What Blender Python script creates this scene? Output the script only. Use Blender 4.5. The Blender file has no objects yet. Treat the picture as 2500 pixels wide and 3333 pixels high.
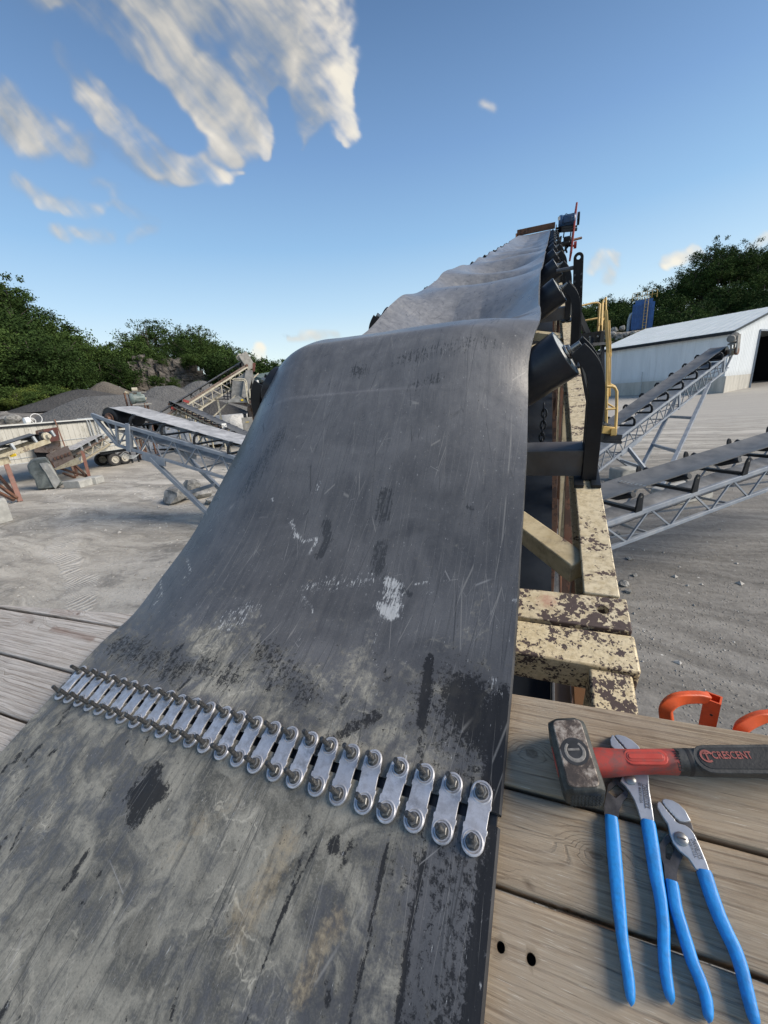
import bpy, bmesh, math, random
import numpy as np
from math import sin, cos, radians, degrees, pi, sqrt, atan2, asin
from mathutils import Vector, Matrix

random.seed(7)
rng = np.random.default_rng(11)
scene = bpy.context.scene
COL = scene.collection
A_ = np.array

# ------------------------------------------------------------------ camera
# world: Z up, +Y the horizontal heading of the main conveyor, ground near z = 0
FPX, CXP, CYP = 1252.0, 1250.0, 1666.5          # a very wide phone lens on a 2500 x 3333 frame
PITCH, ROLL = radians(16.6), radians(4.5)
HC = 3.6                                         # eye height over the yard
_up = A_([-sin(ROLL) * cos(PITCH), cos(ROLL) * cos(PITCH), -sin(PITCH)])


def _cross(a, b):
    c = np.cross(A_([a[0], a[1], -a[2]]), A_([b[0], b[1], -b[2]]))
    return A_([c[0], c[1], -c[2]])


_ax = A_([1801 - CXP, CYP - 707, FPX]); _ax /= np.linalg.norm(_ax)
INC = asin(float(_ax @ _up))                     # conveyor incline, about 18 degrees
_y = _ax - (_ax @ _up) * _up; _y /= np.linalg.norm(_y)
_x = _cross(_y, _up)
RC = A_([_x, _y, _up])                           # camera (right, up, forward) to world
CAM = A_([0.0, 0.0, HC])
Z = A_([0, 0, 1.0])


def ray(px, py): return RC @ A_([(px - CXP) / FPX, (CYP - py) / FPX, 1.0])
def at(px, py, d): return CAM + ray(px, py) * d


def on_plane(px, py, p0, n):
    d = ray(px, py)
    return CAM + d * (np.dot(p0 - CAM, n) / np.dot(d, n))


def on_ground(px, py, z=0.0): return on_plane(px, py, A_([0, 0, z]), Z)
def nrm(v): v = A_(v, float); return v / np.linalg.norm(v)


cam_d = bpy.data.cameras.new('camera'); cam = bpy.data.objects.new('camera', cam_d); COL.objects.link(cam)
cam_d.sensor_fit = 'HORIZONTAL'; cam_d.sensor_width = 36.0; cam_d.lens = 36.0 * FPX / 2500.0
cam_d.clip_start = 0.02; cam_d.clip_end = 6000
_m = Matrix.Identity(4)
for i in range(3):
    _m[i][0], _m[i][1], _m[i][2], _m[i][3] = RC[i][0], RC[i][1], -RC[i][2], CAM[i]
cam.matrix_world = _m
scene.camera = cam

# ------------------------------------------------------------------ sun, sky, exposure
SUN_FROM = nrm([0.80, 0.06, 0.60])
SUN_EL = asin(SUN_FROM[2]); SUN_AZ = atan2(SUN_FROM[0], SUN_FROM[1])
sl = bpy.data.lights.new('sun', 'SUN'); so = bpy.data.objects.new('sun', sl); COL.objects.link(so)
sl.energy = 2.3; sl.angle = radians(32); sl.color = (1.0, 0.90, 0.77)
so.rotation_euler = Vector(SUN_FROM).to_track_quat('Z', 'Y').to_euler()
so.location = (0, 0, 60)

scene.view_settings.view_transform = 'Standard'; scene.view_settings.look = 'None'
scene.view_settings.exposure = 1.15; scene.view_settings.gamma = 1.0
scene.view_settings.use_curve_mapping = False
scene.cycles.use_denoising = True
scene.cycles.use_adaptive_sampling = True; scene.cycles.adaptive_threshold = 0.015
scene.cycles.max_bounces = 6; scene.cycles.diffuse_bounces = 3; scene.cycles.glossy_bounces = 3
scene.cycles.transparent_max_bounces = 8
scene.cycles.sample_clamp_indirect = 4.0


# ------------------------------------------------------------------ shader helper
class NT:
    def __init__(s, tree):
        s.t = tree; s.n = tree.nodes; s.l = tree.links

    def node(s, kind, **kw):
        n = s.n.new(kind)
        for k, v in kw.items(): setattr(n, k, v)
        return n

    def put(s, sock, val):
        if val is None: return
        if hasattr(val, 'links') or isinstance(val, bpy.types.NodeSocket): s.l.new(val, sock)
        else:
            try: sock.default_value = val
            except Exception: sock.default_value = tuple(val) + (1.0,)

    def math(s, op, a, b=None, c=None, clamp=False):
        n = s.node('ShaderNodeMath', operation=op, use_clamp=clamp)
        s.put(n.inputs[0], a); s.put(n.inputs[1], b); s.put(n.inputs[2], c)
        return n.outputs[0]

    def add(s, a, b): return s.math('ADD', a, b)
    def sub(s, a, b): return s.math('SUBTRACT', a, b)
    def mul(s, a, b): return s.math('MULTIPLY', a, b)

    def vmath(s, op, a, b=None, out=0):
        n = s.node('ShaderNodeVectorMath', operation=op)
        s.put(n.inputs[0], a); s.put(n.inputs[1], b)
        return n.outputs['Value' if op in ('DOT_PRODUCT', 'LENGTH', 'DISTANCE') else 'Vector']

    def coord(s, which='Object'): return s.node('ShaderNodeTexCoord').outputs[which]
    def geom(s, which='Position'): return s.node('ShaderNodeNewGeometry').outputs[which]

    def mapping(s, vec, scale=(1, 1, 1), rot=(0, 0, 0), loc=(0, 0, 0)):
        n = s.node('ShaderNodeMapping'); s.put(n.inputs['Vector'], vec)
        n.inputs['Scale'].default_value = scale; n.inputs['Rotation'].default_value = rot; n.inputs['Location'].default_value = loc
        return n.outputs[0]

    def noise(s, vec, scale=5, detail=4, rough=.55, dist=0, color=False, dim='3D', lac=2.0):
        n = s.node('ShaderNodeTexNoise', noise_dimensions=dim); s.put(n.inputs['Vector'], vec)
        n.inputs['Scale'].default_value = scale; n.inputs['Detail'].default_value = detail
        n.inputs['Roughness'].default_value = rough; n.inputs['Distortion'].default_value = dist
        n.inputs['Lacunarity'].default_value = lac
        return n.outputs['Color' if color else 0]

    def voronoi(s, vec, scale=5, feature='F1', out='Distance', rand=1.0):
        n = s.node('ShaderNodeTexVoronoi', feature=feature); s.put(n.inputs['Vector'], vec)
        n.inputs['Scale'].default_value = scale; n.inputs['Randomness'].default_value = rand
        return n.outputs[out]

    def ramp(s, fac, stops, interp='LINEAR'):
        n = s.node('ShaderNodeValToRGB'); s.put(n.inputs[0], fac)
        cr = n.color_ramp; cr.interpolation = interp
        while len(cr.elements) < len(stops): cr.elements.new(0.5)
        for e, (p, c) in zip(cr.elements, stops):
            e.position = p
            e.color = (c, c, c, 1) if isinstance(c, (int, float)) else tuple(c) + (1,)
        return n.outputs[0]

    def step(s, x, lo, hi):
        n = s.node('ShaderNodeMapRange', interpolation_type='SMOOTHSTEP', clamp=True)
        s.put(n.inputs[0], x); s.put(n.inputs[1], lo); s.put(n.inputs[2], hi)
        return n.outputs[0]

    def mix(s, fac, a, b, blend='MIX'):
        n = s.node('ShaderNodeMix', data_type='RGBA', blend_type=blend)
        s.put(n.inputs[0], fac); s.put(n.inputs[6], a); s.put(n.inputs[7], b)
        return n.outputs[2]

    def attr(s, name, out='Fac'):
        n = s.node('ShaderNodeAttribute', attribute_name=name); return n.outputs[out]

    def bump(s, height, strength=.3, dist=.01, normal=None):
        n = s.node('ShaderNodeBump'); s.put(n.inputs['Height'], height)
        n.inputs['Strength'].default_value = strength; n.inputs['Distance'].default_value = dist
        s.put(n.inputs['Normal'], normal)
        return n.outputs[0]

    def xyz(s, vec):
        n = s.node('ShaderNodeSeparateXYZ'); s.put(n.inputs[0], vec); return n.outputs

    def comb(s, x, y, z):
        n = s.node('ShaderNodeCombineXYZ'); s.put(n.inputs[0], x); s.put(n.inputs[1], y); s.put(n.inputs[2], z)
        return n.outputs[0]


def new_mat(name, fn):
    m = bpy.data.materials.new(name); m.use_nodes = True
    t = NT(m.node_tree); b = t.n['Principled BSDF']
    r = fn(t, b) or {}
    for k, v in r.items(): t.put(b.inputs[k], v)
    return m


# sky: clear evening blue
def build_world():
    w = bpy.data.worlds.new('World'); scene.world = w; w.use_nodes = True
    t = NT(w.node_tree); bg = t.n['Background']
    sky = t.node('ShaderNodeTexSky', sky_type='NISHITA')
    sky.sun_disc = False; sky.sun_elevation = SUN_EL; sky.sun_rotation = SUN_AZ
    sky.altitude = 200; sky.air_density = 1.0; sky.dust_density = 1.2; sky.ozone_density = 1.8
    # pale summer-evening haze toward the horizon, the same all round
    zz = t.xyz(t.coord('Generated'))[2]; k = 1 / SKY_STRENGTH
    st = [(0.0, (.42, .43, .385)), (.10, (.35, .395, .395)), (.20, (.23, .315, .39)), (.31, (.137, .232, .349)), (.44, (.086, .155, .275)), (.60, (.043, .085, .168)), (1.0, (.028, .058, .128))]
    hz = t.vmath('MULTIPLY', t.ramp(zz, st), (k * 1.06, k * 1.10, k * 1.10))
    skyc = t.mix(.80, sky.outputs[0], hz)
    t.put(bg.inputs['Color'], skyc)
    bg.inputs['Strength'].default_value = SKY_STRENGTH


SKY_STRENGTH = 0.084
build_world()

# ------------------------------------------------------------------ mesh helpers
ORIG = {}


class MB:
    def __init__(s): s.v = []; s.f = []

    def add(s, vs, fs):
        o = len(s.v); s.v += [tuple(float(c) for c in v) for v in vs]; s.f += [tuple(i + o for i in f) for f in fs]; return s

    def box(s, c, size, ax=None):
        c = A_(c, float); ax = ax or (A_([1., 0, 0]), A_([0, 1., 0]), Z)
        h = [A_(a) * (q / 2) for a, q in zip(ax, size)]
        vs = [c + h[0] * i + h[1] * j + h[2] * k for k in (-1, 1) for j in (-1, 1) for i in (-1, 1)]
        return s.add(vs, [(0, 2, 3, 1), (4, 5, 7, 6), (0, 1, 5, 4), (2, 6, 7, 3), (0, 4, 6, 2), (1, 3, 7, 5)])

    def beam(s, p0, p1, w, h, up=Z):
        p0, p1 = A_(p0, float), A_(p1, float); d = p1 - p0; L = np.linalg.norm(d)
        if L < 1e-6: return s
        d = d / L; sd = np.cross(d, up)
        if np.linalg.norm(sd) < 1e-4: sd = np.cross(d, A_([1., 0, 0]))
        sd = nrm(sd); u = np.cross(sd, d)
        return s.box((p0 + p1) / 2, (w, L, h), (sd, d, u))

    def ring(s, c, u, v, r, n, ph=0): return [A_(c) + A_(u) * (r * cos(ph + 2 * pi * i / n)) + A_(v) * (r * sin(ph + 2 * pi * i / n)) for i in range(n)]

    def tube(s, p0, p1, r, n=12, r1=None, caps=True):
        return s.lathe(p0, nrm(A_(p1, float) - A_(p0, float)), [(0, r), (np.linalg.norm(A_(p1, float) - A_(p0, float)), r if r1 is None else r1)], n, caps)

    def lathe(s, o, d, prof, n=24, caps=True):
        o = A_(o, float); d = nrm(d); u = np.cross(d, Z)
        if np.linalg.norm(u) < 1e-3: u = np.cross(d, A_([1., 0, 0]))
        u = nrm(u); v = np.cross(d, u); vs = []; fs = []
        for (h, r) in prof: vs += s.ring(o + d * h, u, v, max(r, 1e-5), n)
        m = len(prof)
        for k in range(m - 1):
            for i in range(n):
                j = (i + 1) % n; fs.append((k * n + i, k * n + j, (k + 1) * n + j, (k + 1) * n + i))
        if caps: fs += [tuple(range(n - 1, -1, -1)), tuple(range((m - 1) * n, m * n))]
        return s.add(vs, fs)

    def sweep(s, pts, sec, up=Z, caps=True, closed=True):
        """sec: list of (side, up) pairs, or a function of the path index"""
        pts = [A_(p, float) for p in pts]; N_ = len(pts); vs = []; fs = []
        for i, p in enumerate(pts):
            d = nrm((pts[min(i + 1, N_ - 1)] - pts[max(i - 1, 0)]))
            sd = np.cross(d, up); sd = nrm(sd) if np.linalg.norm(sd) > 1e-5 else A_([1., 0, 0]); u = np.cross(sd, d)
            se = sec(i) if callable(sec) else sec
            vs += [p + sd * a + u * b for a, b in se]
        m = len(se)
        for k in range(N_ - 1):
            for i in range(m if closed else m - 1):
                j = (i + 1) % m; fs.append((k * m + i, k * m + j, (k + 1) * m + j, (k + 1) * m + i))
        if caps and closed: fs += [tuple(range(m - 1, -1, -1)), tuple(range((N_ - 1) * m, N_ * m))]
        return s.add(vs, fs)

    def pipe(s, pts, r, n=8, up=Z):
        def sec(i):
            rr = r[i] if isinstance(r, (list, tuple)) else r
            return [(rr * cos(2 * pi * k / n), rr * sin(2 * pi * k / n)) for k in range(n)]
        return s.sweep(pts, sec, up)

    def prism(s, poly, o, u, v, w, t0, t1):
        o, u, v, w = (A_(q, float) for q in (o, u, v, w)); n = len(poly)
        area = sum(poly[i][0] * poly[(i + 1) % n][1] - poly[(i + 1) % n][0] * poly[i][1] for i in range(n))
        if area * np.dot(np.cross(u, v), w) < 0: poly = poly[::-1]
        vs = [o + u * a + v * b + w * t0 for a, b in poly] + [o + u * a + v * b + w * t1 for a, b in poly]
        fs = [tuple(range(n - 1, -1, -1)), tuple(range(n, 2 * n))] + [(i, (i + 1) % n, n + (i + 1) % n, n + i) for i in range(n)]
        return s.add(vs, fs)

    def grid(s, P):
        """P: rows x cols x 3"""
        P = A_(P); r, c = P.shape[:2]; o = len(s.v); s.v += [tuple(q) for q in P.reshape(-1, 3)]
        s.f += [(o + i * c + j, o + i * c + j + 1, o + (i + 1) * c + j + 1, o + (i + 1) * c + j) for i in range(r - 1) for j in range(c - 1)]
        return s

    def build(s, name, mat, parent=None, smooth=None, bevel=0, loc=None, seg=2):
        V = A_(s.v, float)
        if parent is not None: o = ORIG[parent.name]
        else: o = A_(loc, float) if loc is not None else A_([(V[:, 0].min() + V[:, 0].max()) / 2, (V[:, 1].min() + V[:, 1].max()) / 2, V[:, 2].min()])
        me = bpy.data.meshes.new(name); me.from_pydata((V - o).tolist(), [], s.f); me.validate()
        if mat is not None: me.materials.append(mat)
        ob = bpy.data.objects.new(name, me); COL.objects.link(ob)
        if parent is not None: ob.parent = parent
        else: ob.location = o
        ORIG[ob.name] = o
        if smooth is not None:
            me.polygons.foreach_set('use_smooth', [True] * len(me.polygons)); me.set_sharp_from_angle(angle=radians(smooth))
        if bevel:
            b = ob.modifiers.new('bevel', 'BEVEL'); b.width = bevel; b.segments = seg; b.limit_method = 'ANGLE'; b.angle_limit = radians(40)
            if smooth is None:
                me.polygons.foreach_set('use_smooth', [True] * len(me.polygons)); me.set_sharp_from_angle(angle=radians(30)); b.harden_normals = False
        return ob


def tag(o, label=None, cat=None, group=None, kind=None):
    if label: o['label'] = label
    if cat: o['category'] = cat
    if group: o['group'] = group
    if kind: o['kind'] = kind
    return o


def thing(name, loc, label, cat, group=None):
    o = bpy.data.objects.new(name, None); COL.objects.link(o); o.location = tuple(loc); o.empty_display_size = .1
    ORIG[o.name] = A_(loc, float)
    return tag(o, label, cat, group)


def piece(name, mesh, parent, loc=(0, 0, 0), rot=None, scale=None):
    """another object on shared mesh data"""
    o = bpy.data.objects.new(name, mesh); COL.objects.link(o); o.parent = parent; o.location = tuple(loc)
    if rot is not None: o.rotation_euler = rot
    if scale is not None: o.scale = scale
    ORIG[o.name] = ORIG.get(parent.name, A_([0, 0, 0])) if parent else A_(loc, float)
    return o


def copy_tree(o, loc=None, parent=None):
    c = o.copy(); COL.objects.link(c); c.parent = parent
    if loc is not None: c.location = tuple(loc)
    ORIG[c.name] = A_(c.location, float)
    for ch in o.children: copy_tree(ch, None, c)
    return c


def vnoise(x, y, seed=0):
    """smooth value noise on arrays"""
    x = np.asarray(x, float); y = np.asarray(y, float)
    xi = np.floor(x).astype(np.int64); yi = np.floor(y).astype(np.int64); fx = x - xi; fy = y - yi
    def h(a, b):
        n = (a * 374761393 + b * 668265263 + seed * 1442695041) & 0xffffffff
        n = ((n ^ (n >> 13)) * 1274126177) & 0xffffffff
        return ((n ^ (n >> 16)) & 0xffff) / 65535.0
    sx = fx * fx * (3 - 2 * fx); sy = fy * fy * (3 - 2 * fy)
    return (h(xi, yi) * (1 - sx) + h(xi + 1, yi) * sx) * (1 - sy) + (h(xi, yi + 1) * (1 - sx) + h(xi + 1, yi + 1) * sx) * sy


def fbm(x, y, oct=4, seed=0):
    s = 0; a = .5; x = np.asarray(x, float); y = np.asarray(y, float)
    for i in range(oct): s = s + a * vnoise(x * 2 ** i, y * 2 ** i, seed + i); a *= .5
    return s


def sstep(x, a, b):
    t = np.clip((np.asarray(x, float) - a) / (b - a), 0, 1); return t * t * (3 - 2 * t)


def set_attr(ob, name, vals):
    a = ob.data.attributes.new(name, 'FLOAT', 'POINT'); a.data.foreach_set('value', np.asarray(vals, np.float32).ravel())


def text_mesh(txt, size, depth=0.0):
    c = bpy.data.curves.new('txt', 'FONT'); c.body = txt; c.size = size; c.align_x = 'LEFT'; c.align_y = 'CENTER'
    c.extrude = depth; c.resolution_u = 3; c.offset = size * .012
    o = bpy.data.objects.new('txt', c); COL.objects.link(o)
    dg = bpy.context.evaluated_depsgraph_get(); me = bpy.data.meshes.new_from_object(o.evaluated_get(dg))
    bpy.data.objects.remove(o); bpy.data.curves.remove(c)
    return me


def lettering(name, txt, size, o, u, v, w, mat, parent, depth=.0003, fit=None):
    """raised or printed letters on a face: origin o, reading direction u, letter-up v, face normal w"""
    me = text_mesh(txt, size, depth); me.materials.append(mat); me.name = name
    if fit:                                                   # stretch to the length the words have
        xs = [q.co.x for q in me.vertices]; k = fit / (max(xs) - min(xs)); x0 = min(xs)
        for q in me.vertices: q.co.x = (q.co.x - x0) * k
    ob = bpy.data.objects.new(name, me); COL.objects.link(ob)
    ob.parent = parent; po = ORIG[parent.name] if parent else A_([0, 0, 0])
    M = Matrix.Identity(4)
    for i in range(3): M[i][0], M[i][1], M[i][2], M[i][3] = u[i], v[i], w[i], o[i] - po[i]
    ob.matrix_local = M
    return ob


def proj_px(P):
    c = RC.T @ (A_(P, float) - CAM); return CXP + FPX * c[0] / c[2], CYP - FPX * c[1] / c[2]


# conveyor coordinates: x across, s up the incline, n square off it, measured from the eye point
AW = A_([0, cos(INC), sin(INC)]); NW = A_([0, -sin(INC), cos(INC)]); XW = A_([1., 0, 0])
def cv(x, s, n): return CAM + XW * x + AW * s + NW * n
# deck coordinates: u along the planks, v up the belt, h off the boards
ND = nrm([-.077, -.394, .916]); PD = nrm(XW - ND * ND[0]); BD = np.cross(ND, PD)
DH = .565; DO = CAM - ND * DH
def dk(u, v, h=0.0): return DO + PD * u + BD * v + ND * h
def dkuv(px, py, h=0.0):
    p = on_plane(px, py, DO + ND * h, ND) - DO
    return float(p @ PD), float(p @ BD)

# ------------------------------------------------------------------ materials
M = {}


def simple(name, col, rough=.6, metal=0.0, var=.25, scale=6, bump=.0, spec=.5, dirt=None, dirt_amt=.4, dscale=3.0):
    """painted or plain surface: colour drifts, some dirt, fine relief"""
    def fn(t, b):
        p = t.coord('Object'); n = t.noise(p, scale, 5, .6); n2 = t.noise(p, scale * 7, 3, .6)
        c = t.mix(t.step(n, .3, .7), tuple(x * (1 - var) for x in col) + (1,), tuple(min(1, x * (1 + var)) for x in col) + (1,))
        if dirt is not None:
            c = t.mix(t.mul(t.step(t.add(t.noise(p, dscale, 6, .65), t.mul(n2, .25)), .55, .82), dirt_amt), c, dirt + (1,))
        r = {'Base Color': c, 'Roughness': t.add(rough - .08, t.mul(n, .16)), 'Metallic': metal, 'Specular IOR Level': spec}
        if bump: r['Normal'] = t.bump(n2, bump, .004)
        return r
    M[name] = new_mat(name, fn)


EDGE_R = .010


def chipped(name, paint, under, amount, scale=9.0, stain=None):
    """old paint flaked to brown primer and rust"""
    def fn(t, b):
        p = t.coord('Object')
        w = t.vmath('ADD', p, t.vmath('MULTIPLY', t.noise(p, scale * 2.2, 3, .6, color=True), (.35 / scale,) * 3))
        n1 = t.noise(w, scale, 6, .62); n2 = t.noise(w, scale * 4.5, 5, .6); n3 = t.noise(p, scale * 1.6, 4, .7)
        v = t.voronoi(w, scale * 3.2)
        m = t.add(t.mul(n1, .62), t.add(t.mul(n2, .33), t.mul(t.sub(.5, v), .16)))
        bv = t.node('ShaderNodeBevel', samples=3); bv.inputs[0].default_value = EDGE_R; ed = t.sub(1.0, t.vmath('DOT_PRODUCT', bv.outputs[0], t.geom('Normal')))
        m = t.add(m, t.mul(t.math('MINIMUM', ed, .5), .42)) if EDGE_R < .02 else m
        m = t.add(m, t.mul(t.sub(t.noise(p, scale * .28, 3, .55), .52), .42))
        chip = t.step(m, .60 - amount * .22, .615 - amount * .22)
        pc = t.mix(t.step(n3, .35, .75), paint + (1,), tuple(x * y for x, y in zip(paint, (.72, .68, .60))) + (1,))
        grime = t.step(t.add(t.noise(t.mapping(p, (1, 1, 1)), scale * 3, 6, .75), t.mul(n1, .3)), .60, .86)
        pc = t.mix(t.mul(grime, .55), pc, (.13, .10, .07, 1))
        uc = t.mix(n2, tuple(x * .6 for x in under) + (1,), tuple(x * 1.5 for x in under) + (1,))
        c = t.mix(chip, pc, uc)
        if stain is not None:
            q, rad, colr = stain
            s_ = t.step(t.add(t.vmath('DISTANCE', p, q), t.mul(n2, .05)), rad, rad * .45)
            c = t.mix(t.mul(s_, .55), c, colr + (1,))
        return {'Base Color': c, 'Roughness': t.add(.5, t.mul(chip, .3)), 'Normal': t.bump(t.sub(t.mul(n2, .25), chip), .35, .0015)}
    M[name] = new_mat(name, fn)


chipped('cream_clean', (.52, .445, .295), (.075, .05, .04), .10, 7)
chipped('cream', (.64, .555, .385), (.075, .052, .046), .30, 32)
chipped('cream_worn', (.68, .585, .39), (.062, .044, .042), .50, 52)
chipped('rust', (.16, .075, .045), (.07, .04, .03), .5, 5)
EDGE_R = .05
chipped('rust_red', (.17, .06, .04), (.10, .06, .045), .3, 2)
chipped('yard_cream', (.42, .38, .28), (.16, .13, .10), .25, 3)
chipped('yard_cream_pale', (.50, .47, .38), (.2, .17, .13), .2, 3)
chipped('brown_plate', (.17, .13, .11), (.09, .055, .04), .5, 2.5)
simple('grey_steel', (.215, .25, .30), .5, .0, .14, 3, .02, dirt=(.34, .33, .31), dirt_amt=.35)
simple('grey_steel_pale', (.44, .46, .48), .55, .0, .12, 3, .02)
simple('black_steel', (.014, .017, .022), .40, .0, .35, 5, .02, spec=.28, dirt=(.10, .10, .10), dirt_amt=.12)
simple('idler_steel', (.085, .092, .105), .42, .0, .3, 9, .03, dirt=(.13, .085, .05), dirt_amt=.25, dscale=5)
simple('roller_paint', (.014, .017, .024), .34, .0, .25, 7, .015, spec=.34, dirt=(.07, .075, .085), dirt_amt=.25, dscale=4)
simple('roller_end', (.36, .375, .365), .5, .1, .25, 30, .05, dirt=(.10, .10, .10), dirt_amt=.5, dscale=20)
simple('bolt_steel', (.30, .30, .29), .38, .85, .25, 40, .05)
simple('yellow_paint', (.58, .39, .12), .5, .0, .2, 4, .02, dirt=(.25, .18, .1), dirt_amt=.4)
simple('yellow_sign', (.75, .52, .03), .5, .0, .1, 4)
simple('concrete', (.36, .36, .34), .9, .0, .2, 2.5, .3, dirt=(.20, .20, .19), dirt_amt=.5)
simple('motor_blue', (.022, .07, .165), .42, .0, .25, 9, .02, dirt=(.12, .13, .14), dirt_amt=.3)
simple('motor_green', (.13, .17, .165), .6, .0, .2, 4, .02, dirt=(.3, .3, .28), dirt_amt=.5)
simple('red_paint', (.30, .035, .03), .55, .0, .25, 6, .02, dirt=(.08, .05, .05), dirt_amt=.4)
simple('dust_grey', (.24, .235, .22), .85, .0, .25, 3, .1)
simple('pebble', (.34, .33, .31), .9, .0, .4, 3, .1)
simple('dark_void', (.006, .006, .007), .9)
simple('green_shed', (.10, .135, .125), .7, .0, .12, 1, .0, dirt=(.18, .2, .18), dirt_amt=.3)
simple('tyre', (.028, .028, .03), .85, .0, .3, 5, .1)
simple('wheel_rim', (.42, .40, .35), .6, .0, .2, 6)
simple('white_plain', (.72, .72, .70), .6, .0, .06, 4)
simple('ink', (.015, .015, .017), .6)
simple('dusty_belt', (.36, .365, .375), .6, .0, .25, 4, .05, dirt=(.06, .06, .065), dirt_amt=.35, dscale=1.2)
simple('dark_belt', (.085, .088, .092), .55, .0, .3, 4, .05, dirt=(.16, .16, .155), dirt_amt=.45, dscale=1.5)
simple('return_rubber', (.010, .014, .021), .42, .0, .3, 6, .03, dirt=(.03, .035, .04), dirt_amt=.3)
simple('blue_silo', (.03, .115, .33), .5, .0, .15, 1, .0, dirt=(.12, .2, .33), dirt_amt=.4)
simple('galvanised', (.40, .43, .45), .5, .3, .15, 3)
simple('tarp_grey', (.11, .125, .12), .75, .0, .4, 1.6, .3, dirt=(.27, .29, .27), dirt_amt=.6, dscale=1.1)


def f_trailer(t, b):
    p = t.coord('Object'); q = t.mapping(p, (1.2, 1.2, .25)); n = t.noise(q, 2.2, 6, .65); n2 = t.noise(p, 9, 5, .6)
    c = t.mix(t.step(n, .45, .75), (.44, .43, .39, 1), (.25, .24, .205, 1))
    c = t.mix(t.mul(t.step(t.add(n2, t.mul(n, .5)), .84, 1.0), .7), c, (.20, .18, .14, 1))
    return {'Base Color': c, 'Roughness': .7}
M['trailer_white'] = new_mat('trailer_white', f_trailer)


def f_siding(t, b):
    p = t.coord('Object'); n = t.noise(t.mapping(p, (1, 1, .15)), .8, 4, .6)
    c = t.mix(t.step(n, .3, .75), (.68, .72, .75, 1), (.60, .64, .67, 1)); sd_ = t.noise(t.mapping(p, (2.2, 2.2, .12)), 1.0, 5, .65); c = t.mix(t.mul(t.step(sd_, .50, .78), .35), c, (.36, .38, .385, 1)); c = t.mix(t.mul(t.step(t.xyz(p)[2], 3.6, 2.4), .35), c, (.40, .40, .38, 1))
    return {'Base Color': c, 'Roughness': .45}
M['white_siding'] = new_mat('white_siding', f_siding)


def f_concwall(t, b):
    p = t.coord('Object'); n = t.noise(t.mapping(p, (1, 1, .12)), 1.1, 6, .65); n2 = t.noise(p, 1.3, 5, .6)
    c = t.mix(t.step(n, .35, .7), (.52, .50, .45, 1), (.36, .345, .31, 1))
    c = t.mix(t.mul(t.step(n2, .55, .8), .5), c, (.24, .23, .21, 1))
    return {'Base Color': c, 'Roughness': .9}
M['concrete_wall'] = new_mat('concrete_wall', f_concwall)


def f_roof(t, b):
    p = t.coord('Object'); n = t.noise(p, .5, 5, .6)
    return {'Base Color': t.mix(t.step(n, .3, .7), (.62, .655, .65, 1), (.54, .58, .575, 1)), 'Roughness': .5}
M['pale_roof'] = new_mat('pale_roof', f_roof)


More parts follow.
